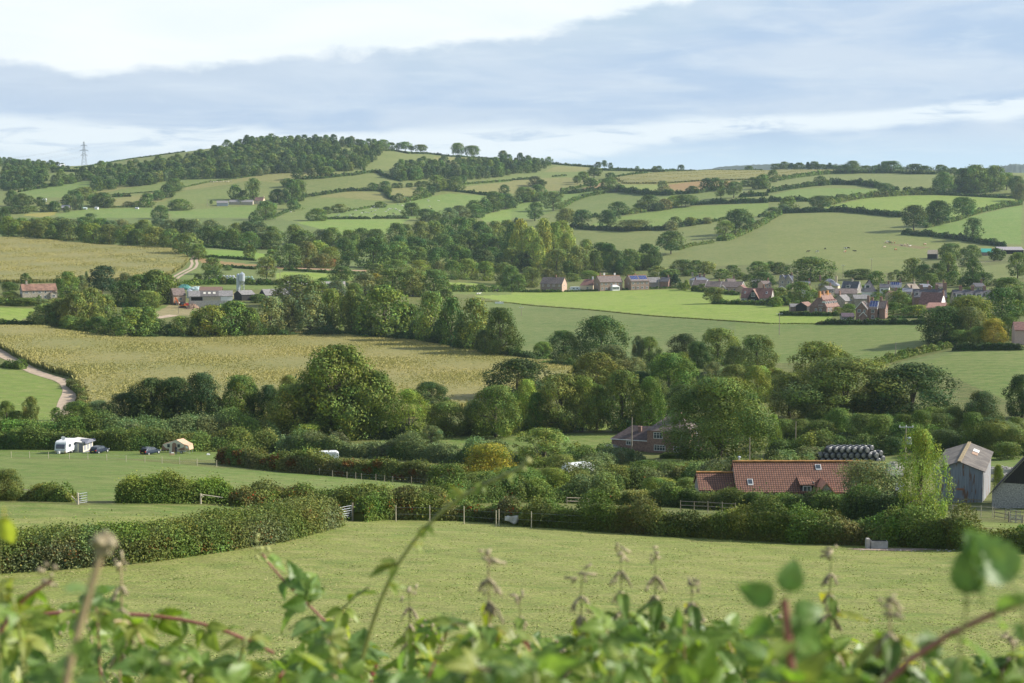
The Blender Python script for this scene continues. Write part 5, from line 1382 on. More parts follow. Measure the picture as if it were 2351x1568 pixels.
def house(name, label, u0, u1, vr, ve, vb, yaw=0.0, depth=7.5, wall=BRICK, roof=ROOFB, hip=(0, 0), wins=(), chims=(), cat='house', ridge=None, barge=None, Y=None, extra=None, group=None, up=None, back=0.0):
    um = (u0 + u1) / 2
    p = PY(um, Y) if Y else P(um, vb)
    p = p.copy(); p.y += back; p.x *= (p.y / (p.y - back)) if back else 1
    k = p.y / FD; cy_, sy_ = math.cos(R(yaw)), math.sin(R(yaw))
    L = (u1 - u0) * k / max(.2, cy_)
    _, te = dirs(um, ve); eh = max(1.2, float(te) * p.y - p.z)
    yr = p.y + depth / 2 * cy_
    _, tr = dirs(um, vr); rh = max(eh + .4, float(tr) * yr - p.z)
    c = Vector((p.x - sy_ * depth / 2, p.y + cy_ * depth / 2, p.z))
    zmin = min(float(hz(c.x + a, c.y + b_)) for a in (-L / 2, L / 2) for b_ in (-depth / 2, depth / 2))
    sink = max(0, p.z - zmin) + .5
    root = empty(name, c, R(yaw), label, cat, group)
    w = MB()
    hl, hr = hip
    w.box(0, 0, (eh - sink) / 2 - .02, L, depth, eh + sink - .04)
    if not hl: w.prism([(-depth / 2 + .002, eh - .045), (depth / 2 - .002, eh - .045), (0, rh - .05)], -L / 2, -L / 2 + .25, 'x')
    if not hr: w.prism([(-depth / 2 + .002, eh - .045), (depth / 2 - .002, eh - .045), (0, rh - .05)], L / 2 - .25, L / 2, 'x')
    w.build('wall', wall, root)
    rf = MB()
    if not hl and not hr: gable_roof(rf, L, depth, eh, rh)
    else:
        o = .35; a = L / 2 + o; b_ = depth / 2 + o; e = eh - .05
        xl = -L / 2 + hl * depth / 2 if hl else -a; xr = L / 2 - hr * depth / 2 if hr else a
        rf.add([(-a, -b_, e), (a, -b_, e), (a, b_, e), (-a, b_, e), (xl, 0, rh + .1), (xr, 0, rh + .1)], [(0, 3, 2, 1), (0, 1, 5, 4), (2, 3, 4, 5), (3, 0, 4), (1, 2, 5)])
    ro = rf.build('roof', roof, root)
    if ridge:
        x0 = (-L / 2 - .2) if not hl else -L / 2 + hl * depth / 2; x1 = (L / 2 + .2) if not hr else L / 2 - hr * depth / 2
        MB().box((x0 + x1) / 2, 0, rh + .20, x1 - x0, .5, .22).build('ridge_tiles', ridge, ro)
    if barge:
        sl = math.atan2(rh - eh, depth / 2)
        for s, hp in ((-1, hl), (1, hr)):
            if hp: continue
            bb = MB(); xx = s * (L / 2 + .24)
            for q in (-1, 1):
                e0 = (q * (depth / 2 + .38), eh - .38 * math.tan(sl)); e1 = (0, rh)
                bb.prism([(e0[0], e0[1] - .12), (e0[0], e0[1] + .2), (e1[0], e1[1] + .2), (e1[0], e1[1] - .12)], xx - .05, xx + .06, 'x')
            bb.build('barge_board', barge, ro)
    for wd in wins:      # (face, fraction along the face, fraction of eave height, w, h[, mull])
        f, fx, fz, ww, wh = wd[:5]
        along = (fx - .5) * (L if f in 'fb' else depth)
        window_on(root, f, along, fz * eh, ww, wh, L, depth, wd[5] if len(wd) > 5 else 2)
    for cx, cyf, cw, chh, cm in chims:
        zz = eh + (rh - eh) * (1 - abs(cyf) * 2)
        chimney(ro, (cx - .5) * L, cyf * depth, zz, cw, chh, cm)
    info = dict(root=root, roof=ro, L=L, D=depth, eh=eh, rh=rh, k=k, c=c)
    if extra: extra(info)
    return info


def dormers(n, mat=WHITE, rmat=None, w=1.5, h=1.3, fz=.18, hipd=True, xs=None):
    def fn(i):
        L, D_, eh, rh = i['L'], i['D'], i['eh'], i['rh']; sl = (rh - eh) / (D_ / 2)
        for j in range(n):
            x = (xs[j] - .5) * L if xs else -L / 2 + L * (j + .5) / n
            yf = -D_ / 2 + fz * D_ / 2; zb = eh + fz * (rh - eh)
            d = MB().box(x, yf + .8, zb + h / 2, w, 1.6, h).build('dormer', mat, i['roof'])
            top = zb + h; dep = (top + .6 - zb) / sl
            r = MB().add([(x - w * .65, yf - .2, top - .03), (x + w * .65, yf - .2, top - .03), (x + w * .65, yf + dep, top + .2), (x - w * .65, yf + dep, top + .2), (x, yf + (.5 if hipd else -.2), top + .65), (x, yf + dep + .4, top + .65)],
                         [(0, 3, 2, 1), (0, 1, 4), (1, 2, 5, 4), (2, 3, 5), (3, 0, 4, 5)])
            r.build('dormer_roof', rmat or TILED, d)
            f = MB().box(x, yf - .02, zb + h * .52, w * .72, .06, h * .62).build('pane', GLASS, d)
    return fn


def front_gable(xf, w, eh, rh, dep=3.0, wall=BRICK, roof=TILER, barge=None, win=None):
    def fn(i):
        L, D_ = i['L'], i['D']; x = (xf - .5) * L; yf = -D_ / 2 - dep * .35
        ww = MB().box(x, yf + dep / 2, eh / 2 - .3, w, dep, eh + .6).prism([(x - w / 2, eh), (x + w / 2, eh), (x, rh - .03)], yf, yf + .2, 'y')
        wl = ww.build('front_gable', wall, i['root'])
        r = MB(); sl = (rh - eh) / (w / 2)
        for s in (-1, 1): r.prism([(x + s * (w / 2 + .3), eh - .3 * sl), (x + s * (w / 2 + .3), eh - .3 * sl + .16), (x, rh + .16), (x, rh)], yf - .3, yf + dep + D_ * .30, 'y')
        ro = r.build('gable_roof', roof, wl)
        if barge:
            b_ = MB()
            for s in (-1, 1): b_.prism([(x + s * (w / 2 + .32), eh - .3 * sl - .1), (x + s * (w / 2 + .32), eh - .3 * sl + .2), (x, rh + .2), (x, rh - .12)], yf - .38, yf - .30, 'y')
            b_.build('barge_board', barge, wl)
        for q in (win or []):
            fx, z, a, h = q
            window_on(wl, 'f', x + fx * w, z, a, h, L, D_, 2, WHITE, y0=yf)
    return fn


def both(*fs):
    def fn(i):
        for f in fs: f(i)
    return fn


def solar(cols, rows_, fx0, fx1, f0=.2, f1=.85):
    def fn(i):
        L, D_, eh, rh = i['L'], i['D'], i['eh'], i['rh']
        for r_ in range(rows_):
            for c_ in range(cols):
                x0 = -L / 2 + L * (fx0 + (fx1 - fx0) * (c_ + .06) / cols); x1 = -L / 2 + L * (fx0 + (fx1 - fx0) * (c_ + .94) / cols)
                a = f0 + (f1 - f0) * (r_ + .04) / rows_; b_ = f0 + (f1 - f0) * (r_ + .96) / rows_
                ya, za = -D_ / 2 * (1 - a), eh + (rh - eh) * a; yb, zb = -D_ / 2 * (1 - b_), eh + (rh - eh) * b_
                MB().prism([(ya, za + .24), (ya, za + .32), (yb, zb + .32), (yb, zb + .24)], x0, x1, 'x').build('solar_panel', SOLAR, i['roof'])
        x0, x1 = -L / 2 + L * fx0, -L / 2 + L * fx1
        ya, za = -D_ / 2 * (1 - f0), eh + (rh - eh) * f0; yb, zb = -D_ / 2 * (1 - f1), eh + (rh - eh) * f1
        MB().prism([(ya, za + .19), (ya, za + .23), (yb, zb + .23), (yb, zb + .19)], x0, x1, 'x').build('panel_frame', WHITE, i['roof'])
    return fn


def skylights(lst, mat=None):
    def fn(i):
        L, D_, eh, rh = i['L'], i['D'], i['eh'], i['rh']
        for fx, f, w, ln in lst:
            x = -L / 2 + L * fx; df = ln / math.hypot(D_ / 2, rh - eh) / 2
            for m, g, nm, pr in ((WHITE, 1.0, 'skylight', None), (GLASS if mat is None else mat, .78, 'pane', 1)):
                a, b_ = f - df * g, f + df * g
                ya, za = -D_ / 2 * (1 - a), eh + (rh - eh) * a; yb, zb = -D_ / 2 * (1 - b_), eh + (rh - eh) * b_
                t0, t1 = (.17, .30) if pr is None else (.31, .335)
                o = MB().prism([(ya, za + t0), (ya, za + t1), (yb, zb + t1), (yb, zb + t0)], x - w / 2 * g, x + w / 2 * g, 'x').build(nm, m, i['roof'] if pr is None else last)
                if pr is None: last = o
    return fn


# ---------------- near buildings
def tile_material():
    m, b, p, out = mat_new('clay_pantiles')
    tc = b.n('ShaderNodeTexCoord').outputs['Object']
    sp = b.n('ShaderNodeSeparateXYZ'); m.node_tree.links.new(tc, sp.inputs[0])
    cx = b.m('FRACT', b.m('DIVIDE', sp.outputs[0], .34)); cz = b.m('FRACT', b.m('DIVIDE', sp.outputs[2], .235))
    ln = b.m('MAXIMUM', b.sm(b.m('ABSOLUTE', b.m('SUBTRACT', cx, .5)), .30, .48), b.sm(cz, .30, .02))
    n = b.noise(tc, 1.3, 5, .6); n2 = b.noise(b.scale(tc, (3, .2, 4.2)), 1.0, 2, .5)
    c = b.mix(b.sm(n, .3, .7), (.21, .093, .055, 1), (.285, .133, .080, 1))
    c = b.mix(b.m('MULTIPLY', b.sm(n2, .4, .7), .4), c, (.15, .068, .055, 1))
    c = b.mix(ln, c, (.035, .02, .018, 1))
    b.put(p, 'Base Color', c); p.inputs['Roughness'].default_value = .75
    bp = b.n('ShaderNodeBump'); bp.inputs['Strength'].default_value = .8; bp.inputs['Distance'].default_value = .08
    b.put(bp, 'Height', b.m('SUBTRACT', 1.0, ln)); b.put(p, 'Normal', bp.outputs[0])
    return m


TILES = tile_material()


def tiled_extra(i):
    L, D_, eh, rh = i['L'], i['D'], i['eh'], i['rh']; root, ro = i['root'], i['roof']
    sl = (rh - eh) / (D_ / 2)
    # catslide dormer
    x = -L / 2 + L * .512; w = 1.9
    yf = -D_ / 2 - .1; zb = eh - .6
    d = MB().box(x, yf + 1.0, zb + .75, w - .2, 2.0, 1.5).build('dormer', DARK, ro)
    MB().prism([(yf - .3, zb + 1.5), (yf - .3, zb + 1.62), (yf + 3.0, zb + 1.2 + 3.0 * sl * .62), (yf + 3.0, zb + 1.05 + 3.0 * sl * .62)], x - w / 2 - .1, x + w / 2 + .1, 'x').build('dormer_roof', TILES, d)
    MB().box(x + w / 2 + .02, yf + .8, zb + 1.1, .1, 1.8, 1.6).build('dormer_cheek', GREYR, d)
    window_on(d, 'f', x, zb + .95, 1.1, .8, L, D_, 2, WHITE, y0=yf)
    # rendered porch gable
    x = -L / 2 + L * .635; w = 3.3; e2 = .9; r2 = 3.0; yp = -D_ / 2 - 2.0
    g = MB().box(x, yp + 1.2, e2 / 2 - 1, w - .2, 2.4, e2 + 2).prism([(x - w / 2 + .1, e2), (x + w / 2 - .1, e2), (x, r2 - .05)], yp, yp + 2.4, 'y').build('porch', GREYR, root)
    r = MB()
    for s in (-1, 1): r.prism([(x + s * (w / 2 + .25), e2 - .3), (x + s * (w / 2 + .25), e2 - .1), (x, r2 + .2), (x, r2)], yp - .25, yp + 4.2, 'y')
    r.build('porch_roof', plain('tile_orange', (.50, .24, .16), .8, var=.2), g)
    fl = MB().cyl(-L / 2 + .8, .3, rh, rh + .75, .13, .13, 10).cyl(-L / 2 + .8, .3, rh + .75, rh + .9, .26, .10, 10).build('flue', GALV, ro)


t1 = house('tiled_house', 'long low house with red pantile roof, two skylights and orange lichened ridge', 1700, 2012, 1062, 1128, 1153, 0, 9.0, GREYR, TILES, ridge=LICHEN, Y=222,
           extra=both(tiled_extra, skylights([(.10, .26, .75, 1.1), (.63, .78, .80, 1.0)])))
t2 = house('tiled_outbuilding', 'lower tiled wing at the left end of the long red roof', 1612, 1697, 1087, 1124, 1150, 0, 6.5, GREYR, TILES, ridge=LICHEN, Y=224, cat='outbuilding')


def brick_extra(i):
    root, L, D_, eh, rh = i['root'], i['L'], i['D'], i['eh'], i['rh']
    # low annex on the left
    w, d2, e2, r2 = 8.4, 6.5, 2.2, 4.9
    x0 = -L / 2 - w
    a = MB().box(x0 + w / 2, .4, e2 / 2 - .3, w, d2, e2 + .6).build('annex', BRICKR, root)
    b_ = d2 / 2 + .35
    MB().add([(x0 - .3, .4 - b_, e2 + .02), (-L / 2 - .003, .4 - b_, e2 + .02), (-L / 2 - .003, .4 + b_, e2 + .02), (x0 - .3, .4 + b_, e2 + .02), (x0 + 3.4, .4, r2), (-L / 2 - .003, .4, r2)],
             [(0, 3, 2, 1), (0, 1, 5, 4), (2, 3, 4, 5), (3, 0, 4), (1, 2, 5)]).build('annex_roof', plain('roof_dark_brown', (.12, .09, .085), .8, var=.25, scale=2), a)
    MB().box(x0 + w / 2, .4 - b_ - .03, e2 - .02, w + .3, .06, .16).build('gutter', WHITE, a)
    chimney(a, x0 + w * .68, -.9, e2 + 1.4, .7, 1.3, BRICKR, 0)
    window_on(a, 'f', x0 + w * .48, 1.5, 1.4, .8, L, d2, 3, WHITE, y0=.4 - d2 / 2)
    # porch on the right-hand side, lit by the sun
    p_ = MB().box(L / 2 + .9, -1.0, 1.15 - .3, 1.8, 2.2, 2.3 + .6).build('porch', BRICKR, root)
    MB().add([(L / 2 + .004, -2.3, 2.33), (L / 2 + 2.1, -2.3, 2.33), (L / 2 + 2.1, .3, 2.33), (L / 2 + .004, .3, 2.33), (L / 2 + .004, -1.0, 3.5), (L / 2 + 1.5, -1.0, 3.4)], [(0, 3, 2, 1), (0, 1, 5, 4), (2, 3, 4, 5), (1, 2, 5), (3, 0, 4)]).build('porch_roof', ROOFB, p_)
    dr = MB().box(L / 2 + 1.0, -2.13, 1.05, .9, .06, 2.0).build('door', WHITE, p_)


house('brick_house', 'red brick two storey house half hidden by a massive tree', 1490, 1584, 958, 990, 1046, -24, 8.0, BRICKR, ROOFB, hip=(.75, .75), Y=331,
      wins=[('f', .26, .78, 1.9, 1.25, 3), ('f', .30, .22, 2.4, 1.15, 4), ('f', .70, .20, 1.3, 1.1, 2), ('f', .80, .78, 1.3, 1.2, 2), ('r', .35, .24, 1.2, 1.2, 2), ('r', .6, .8, 1.2, 1.1, 2)], chims=[(.62, -.05, 1.3, 2.0, BRICKR)], extra=brick_extra)


def tin_material():
    m, b, p, out = mat_new('rusty_tin')
    tc = b.n('ShaderNodeTexCoord').outputs['Object']
    n = b.noise(b.scale(tc, (2.2, 2.2, .35)), 1.2, 5, .6); n2 = b.noise(b.scale(tc, (5, 5, .2)), 1.5, 3, .6); n3 = b.noise(tc, .5, 3)
    w = b.n('ShaderNodeTexWave', bands_direction='Y'); b.put(w, 'Vector', tc); w.inputs['Scale'].default_value = 2.2
    c = b.mix(b.sm(n2, .3, .7), (.21, .24, .29, 1), (.34, .37, .42, 1))
    c = b.mix(b.sm(n, .50, .62), c, (.22, .11, .065, 1))
    c = b.mix(b.m('MULTIPLY', w.outputs[1], .25), c, (.15, .17, .2, 1))
    b.put(p, 'Base Color', c); p.inputs['Roughness'].default_value = .5; p.inputs['Metallic'].default_value = .15
    return m


def gable_to_camera(name, label, ug, vb, wpx, ve, va, length, az, wall, roof, Y, ridge=None, cat='barn', extra=None):
    """ridge runs away from the camera; the left end is the gable we see"""
    p = PY(ug, Y); k = Y / FD
    Wd = wpx * k / math.cos(R(az)); eh = (vb - ve) * k; rh = (vb - va) * k
    dx, dy = math.sin(R(az)), math.cos(R(az))
    c = Vector((p.x + dx * length / 2, p.y + dy * length / 2, p.z))
    root = empty(name, c, R(90 - az), label, cat)
    wmb = MB().prism([(-Wd / 2, -1.5), (Wd / 2, -1.5), (Wd / 2, eh), (0, rh - .03), (-Wd / 2, eh)], -length / 2, length / 2, 'x')
    wmb.build('wall', wall, root)
    rf = MB(); gable_roof(rf, length, Wd, eh, rh, .12, .3, -length / 2 - .3, length / 2 + .3)
    ro = rf.build('roof', roof, root)
    if ridge: MB().box(0, 0, rh + .14, length + .7, .45, .14).build('ridge_tiles', ridge, ro)
    i = dict(root=root, roof=ro, L=length, D=Wd, eh=eh, rh=rh)
    if extra: extra(i)
    return i


def roof_sheet_material():
    m, b, p, out = mat_new('weathered_sheet_roof')
    tc = b.n('ShaderNodeTexCoord').outputs['Object']
    n = b.noise(tc, .6, 6, .65, .5); n2 = b.noise(b.scale(tc, (1, 3, 3)), 1.4, 5, .7)
    c = b.mix(b.sm(n, .35, .65), (.085, .075, .068, 1), (.18, .16, .14, 1))
    c = b.mix(b.sm(n2, .55, .72), c, (.22, .18, .14, 1))
    w = b.n('ShaderNodeTexWave', bands_direction='X'); b.put(w, 'Vector', tc); w.inputs['Scale'].default_value = 1.6
    c = b.mix(b.m('MULTIPLY', w.outputs[1], .22), c, (.06, .05, .045, 1))
    b.put(p, 'Base Color', c); p.inputs['Roughness'].default_value = .85
    return m


SHEET = roof_sheet_material()


def tin_extra(i):
    L, D_, eh, rh = i['L'], i['D'], i['eh'], i['rh']
    MB().box(-L / 2 - .04, -.2, eh * .42, .06, 1.0, .28).build('notice_board', plain('rust_board', (.40, .20, .12), .8, var=.2), i['root'])
    MB().box(-L / 2 - .03, 0, eh * .12, .05, D_ - .4, .14).build('sill_rail', WOOD, i['root'])
    a, b_ = .45, .7
    for x0, m, nm in ((3.4, WHITE, 'roof_sheet'), (.5, plain('rust_sheet', (.36, .24, .17), .8), 'roof_sheet')):
        ya, za = -D_ / 2 * (1 - a), eh + (rh - eh) * a; yb, zb = -D_ / 2 * (1 - b_), eh + (rh - eh) * b_
        MB().prism([(ya, za + .13), (ya, za + .17), (yb, zb + .17), (yb, zb + .13)], x0, x0 + 2.2, 'x').build(nm, m, i['roof'])


gable_to_camera('tin_barn', 'blue grey tin barn with rust streaks and a mossy sheet roof', 2212, 1174, 100, 1098, 1079, 19.0, 20, tin_material(), SHEET, 214, plain('mossy_ridge', (.30, .24, .14), .9, var=.3), extra=tin_extra)


def stone_extra(i):
    L, D_, eh, rh = i['L'], i['D'], i['eh'], i['rh']
    # openings on the near gable (left end)
    MB().box(-L / 2 - .02, -.7, 2.1, .08, 1.9, 1.6).build('doorway', DARK, i['root'])  # near-black slab on the gable, painted as the shade in the doorway
    MB().box(-L / 2 - .05, .32, 2.0, .08, .16, 2.0).build('brick_jamb', BRICKR, i['root'])
    MB().prism([(-D_ / 2 + 1.3, 3.05), (D_ / 2 - 1.3, 3.05), (0, rh - .2)], -L / 2 - .06, -L / 2 - .004, 'x').build('gable_boards', BLACKW, i['root'])


gable_to_camera('stone_barn', 'stone barn with steep black roof cut off by the right picture edge', 2392, 1188, 180, 1156, 1040, 12, 24, FLINT, plain('black_roof', (.045, .04, .038), .8, var=.3), 200, extra=stone_extra)
house('open_shed', 'small open fronted grey roofed shed behind the golden green tree', 2046, 2082, 1078, 1092, 1148, 0, 4.5, DARK, ROOFG, Y=232, cat='shed')  # solid box; its dark walls imitate the shade inside the open front
_t = empty('water_tank', PY(2076, 226), 0, 'pale plastic water tank beside the open shed', 'tank')
MB().cyl(0, 0, 0, 2.0, .65, .65, 18).cyl(0, 0, 2.0, 2.3, .65, .25, 18).build('tank_body', WHITE, _t, smooth=True)
MB().cyl(0, 0, 2.3, 2.4, .22, .22, 12).build('lid', CONC, _t)

# ---------------- farm, left
house('stone_cottage', 'stone cottage with orange brown tiled roof below the upper maize', 57, 126, 652, 666, 687, 26, 7.0, STONE, plain('tile_orange_brown', (.24, .14, .10), .8, var=.35, scale=.6), chims=[(.16, 0, .9, 1.5, STONE)],
      wins=[('f', .12, .78, 1.3, 1.1), ('f', .33, .78, .8, 1.0, 1), ('f', .5, .78, 1.2, 1.1), ('f', .67, .78, .8, 1.0, 1), ('f', .84, .78, 1.3, 1.1), ('f', .53, .25, .9, 1.2), ('f', .66, .25, .9, 1.2), ('l', .3, .7, .7, .9, 1), ('l', .6, .7, .7, .9, 1)],
      extra=front_gable(.90, 3.0, 2.9, 3.7, 2.6, STONE, TILED, win=[(0, 1.5, 1.2, 1.0)]))


def shed_extra(i):
    L, D_, eh, rh = i['L'], i['D'], i['eh'], i['rh']; root = i['root']; sl = (rh - eh) / (D_ / 2)
    MB().box(-L / 2 + L * .18, -D_ / 2 - .03, eh * .70, L * .26, .08, eh * .45).build('bay_shade', DARK, root)  # near-black slab on the wall, shade of the open bay as colour
    MB().box(-L / 2 + L * .52, -D_ / 2 - .04, eh * .5, L * .38, .08, eh * .92).build('block_panel', plain('beige_block', (.50, .44, .33), .9, var=.15), root)
    MB().box(-L / 2 + L * .86, -D_ / 2 - .04, eh * .5, L * .27, .08, eh * .92).build('white_panel', WHITE, root)
    for f0, f1, m in ((.26, .68, plain('sheet_dark', (.13, .12, .115), .85, var=.25)),):
        for s in (-1, 1):
            MB().prism([(s * (D_ / 2 + .36), eh - .36 * sl + .17), (s * (D_ / 2 + .36), eh - .36 * sl + .21), (0, rh + .22), (0, rh + .18)], -L / 2 + L * f0, -L / 2 + L * f1, 'x').build('roof_section', m, i['roof'])
    for fx in (.36, .47, .58):
        a, b_ = .35, .7; ya, za = -D_ / 2 * (1 - a), eh + (rh - eh) * a; yb, zb = -D_ / 2 * (1 - b_), eh + (rh - eh) * b_
        MB().prism([(ya, za + .23), (ya, za + .27), (yb, zb + .27), (yb, zb + .23)], -L / 2 + L * fx - .6, -L / 2 + L * fx + .6, 'x').build('roof_light', plain('roof_light', (.60, .58, .50), .5), i['roof'])


house('farm_shed', 'long farm shed with white end wall and three roof lights', 436, 533, 668, 680, 702, 12, 9, CONC, ROOFG, cat='farm building', extra=shed_extra)
house('open_barn', 'dark open barn just behind the long farm shed', 458, 508, 659, 667, 690, 8, 8, DARK, plain('rust_roof', (.20, .13, .10), .8), cat='farm building', Y=748)  # closed dark walls carry the barn's inner shade as colour
house('stone_outhouse', 'small stone outhouse with brown roof left of the farm shed', 399, 424, 662, 677, 692, 28, 6, BRICKP, ROOFB, cat='farm building', wins=[('f', .6, .6, 1.2, .9)], Y=742)
for uu, vv, rr, hh, lb in ((436, 684, 1.55, 3.4, 'squat silver grain bin between outhouse and long farm shed'),):
    e = empty('grain_bin', P(uu, vv), 0, lb, 'grain bin')
    MB().cyl(0, 0, 0, hh, rr, rr, 20).build('bin_wall', GALV, e, smooth=False); MB().cyl(0, 0, hh, hh + 1.0, rr + .1, .15, 20).build('bin_roof', GALV, e)


def silo(u, vb, label):
    e = empty('feed_silo', P(u, vb), 0, label, 'silo')
    k = e.location.y / FD; H = (vb - 624) * k * 1.0; r = 1.55
    MB().cyl(0, 0, H * .52, H * .88, r, r, 22).build('silo_body', GALV, e, smooth=False)
    MB().cyl(0, 0, H * .88, H * .98, r + .05, .2, 22).cyl(0, 0, H * .98, H, .25, .2, 10).build('silo_cap', GALV, e)
    MB().cyl(0, 0, H * .33, H * .52, .3, r, 22).build('hopper', GALV, e)
    for a in (45, 135, 225, 315):
        x, y = 1.35 * math.cos(R(a)), 1.35 * math.sin(R(a)); MB().box(x, y, H * .28, .16, .16, H * .58).build('leg', GALV, e)
    b_ = MB()
    for z in (.18, .36):
        for a in range(4):
            p0 = (1.35 * math.cos(R(45 + 90 * a)), 1.35 * math.sin(R(45 + 90 * a))); p1 = (1.35 * math.cos(R(135 + 90 * a)), 1.35 * math.sin(R(135 + 90 * a)))
            b_.bar((*p0, H * z), (*p1, H * z), .05, 5); b_.bar((*p0, H * (z - .17)), (*p1, H * z), .04, 5)
    b_.build('brace', GALV, e)
    MB().cyl(-2.2, .9, 0, H * .82, .95, .95, 18).cyl(-2.2, .9, H * .82, H * .92, .98, .15, 18).build('tall_bin', GALV, e)
    MB().bar((-3.0, -.5, .3), (-1.0, -.4, H * .3), .12).build('auger', GALV, e)


silo(556, 668, 'shiny galvanised feed silo standing on braced legs above the farm roofs')
house('black_shed', 'black boarded shed with tin side, gable nearest the silo', 557, 584, 667, 676, 690, 38, 8, BLACKW, ROOFG, cat='farm building')
house('cattle_shed', 'cattle shed with black gable and rusty tin long wall', 612, 662, 664, 677, 692, 30, 8.5, TIN, ROOFG, cat='farm building',
      extra=lambda i: (MB().prism([(-i['D'] / 2 + .05, 0), (i['D'] / 2 - .05, 0), (i['D'] / 2 - .05, i['eh'] - .1), (0, i['rh'] - .15), (-i['D'] / 2 + .05, i['eh'] - .1)], -i['L'] / 2 - .05, -i['L'] / 2 - .004, 'x').build('gable_boards', BLACKW, i['root']),
                       MB().box(i['L'] * .1, -i['D'] / 2 - .05, i['eh'] * .6, i['L'] * .3, .08, i['eh'] * .6).build('rusty_sheet', plain('rust', (.26, .15, .11), .8), i['root'])))
house('long_barn', 'very long grey roofed barn mostly hidden behind the yellow brown tree', 655, 790, 647, 653, 664, 4, 14, GREYR, plain('pale_sheet_roof', (.33, .31, .29), .8, var=.25), cat='farm building', Y=800)
_e = empty('concrete_wall', P(436, 706), R(9), 'tall concrete panel wall in front of the long farm shed', 'wall')
for j in range(7): MB().box(j * 2.7 + 1.35, 0, 1.5, 2.62, .2, 3.2).build('panel', CONC, _e)


def heap(name, u, vb, w, h, d, mat, label, cat, seed=1, stones=0):
    rg = np.random.default_rng(seed); p = P(u, vb); n = 24; V = []; F = []
    for i in range(9):
        t = i / 8
        for j in range(n):
            a = j * 2 * math.pi / n; rr = (1 - t) ** .8 * (1 + .12 * math.sin(3 * a + seed) + rg.normal(0, .05))
            V.append((w / 2 * rr * math.cos(a), d / 2 * rr * math.sin(a), h * math.sin(t * math.pi / 2) * (1 + rg.normal(0, .04)) - .05))
    for i in range(8):
        for j in range(n): F.append((i * n + j, i * n + (j + 1) % n, (i + 1) * n + (j + 1) % n, (i + 1) * n + j))
    mb = MB().add(V, F)
    for _ in range(stones):
        a = rg.uniform(0, 6.28); r_ = rg.uniform(0, .95); s = rg.uniform(.15, .4)
        mb.box(w / 2 * r_ * math.cos(a), d / 2 * r_ * math.sin(a), h * math.sin((1 - r_ ** 1.2) * math.pi / 2) + s * .2, s * 1.3, s, s * .8, rg.uniform(0, 3))
    o = mb.build(name, mat); o.location = p
    tag(o, label, cat)
    return o


heap('soil_heap', 442, 709, 7.0, 2.2, 5, plain('spoil', (.30, .20, .14), .95, var=.35, scale=1.5), 'brown heap of dug soil right of the excavator', 'soil heap', 2, 30)
heap('silage_clamp', 424, 664, 9, 2.6, 6, plain('green_sheet', (.10, .28, .24), .5, var=.4, scale=.6), 'green sheeted silage clamp behind the farm outhouse', 'silage clamp', 3, 0)
heap('silage_clamp', 452, 666, 10, 2.0, 6, plain('pale_sheet', (.55, .68, .66), .5, var=.4, scale=.5), 'pale sheeted silage clamp between the green and the black one', 'silage clamp', 4, 0)
heap('silage_clamp', 472, 667, 9, 1.7, 5, plain('black_sheet', (.05, .07, .12), .35, var=.4, scale=.5), 'black sheeted silage clamp, nearest the silo', 'silage clamp', 5, 0)
heap('rubble_heap', 2052, 1078, 4.0, 1.2, 3, FLINT, 'heap of rubble beside the pale water tank', 'rubble', 6, 60)
heap('rubble_heap', 2312, 1104, 5.0, 1.0, 4, FLINT, 'rubble scattered on weeds between the two right hand barns', 'rubble', 7, 90)


# ---------------- village and far houses
W4 = [('f', .12, .75, 1.2, 1.1), ('f', .38, .75, 1.4, 1.1), ('f', .62, .75, 1.4, 1.1), ('f', .88, .75, 1.2, 1.1)]
W4b = W4 + [('f', .12, .25, 1.3, 1.2), ('f', .38, .25, 1.4, 1.2), ('f', .62, .25, 1.4, 1.2), ('f', .88, .25, 1.3, 1.2)]
VG = 'houses of the village'
house('brick_house', 'brown brick pair of cottages farthest left in the village row', 1241, 1290, 637, 651, 669, -24, 8, BRICKP, ROOFB, wins=W4 + [('r', .5, .75, .9, 1.0)], chims=[(.6, 0, .8, 1.4, BRICKR)], group=VG,
      extra=lambda i: MB().box(0, -i['D'] / 2 - .03, i['eh'] / 2, i['L'] - .02, .06, i['eh'] - .1).build('shaded_brick_front', BRICK, i['root']))  # darker than the walls: front shade beside the sunlit gable put into colour
house('cream_bungalow', 'cream bungalow with half red roof between two brick pairs', 1332, 1360, 641, 655, 667, -10, 8, CREAM, TILED, hip=(.6, 0), chims=[(.95, 0, .9, 1.6, WHITE)], wins=[('f', .6, .5, 1.2, .9)], group=VG)
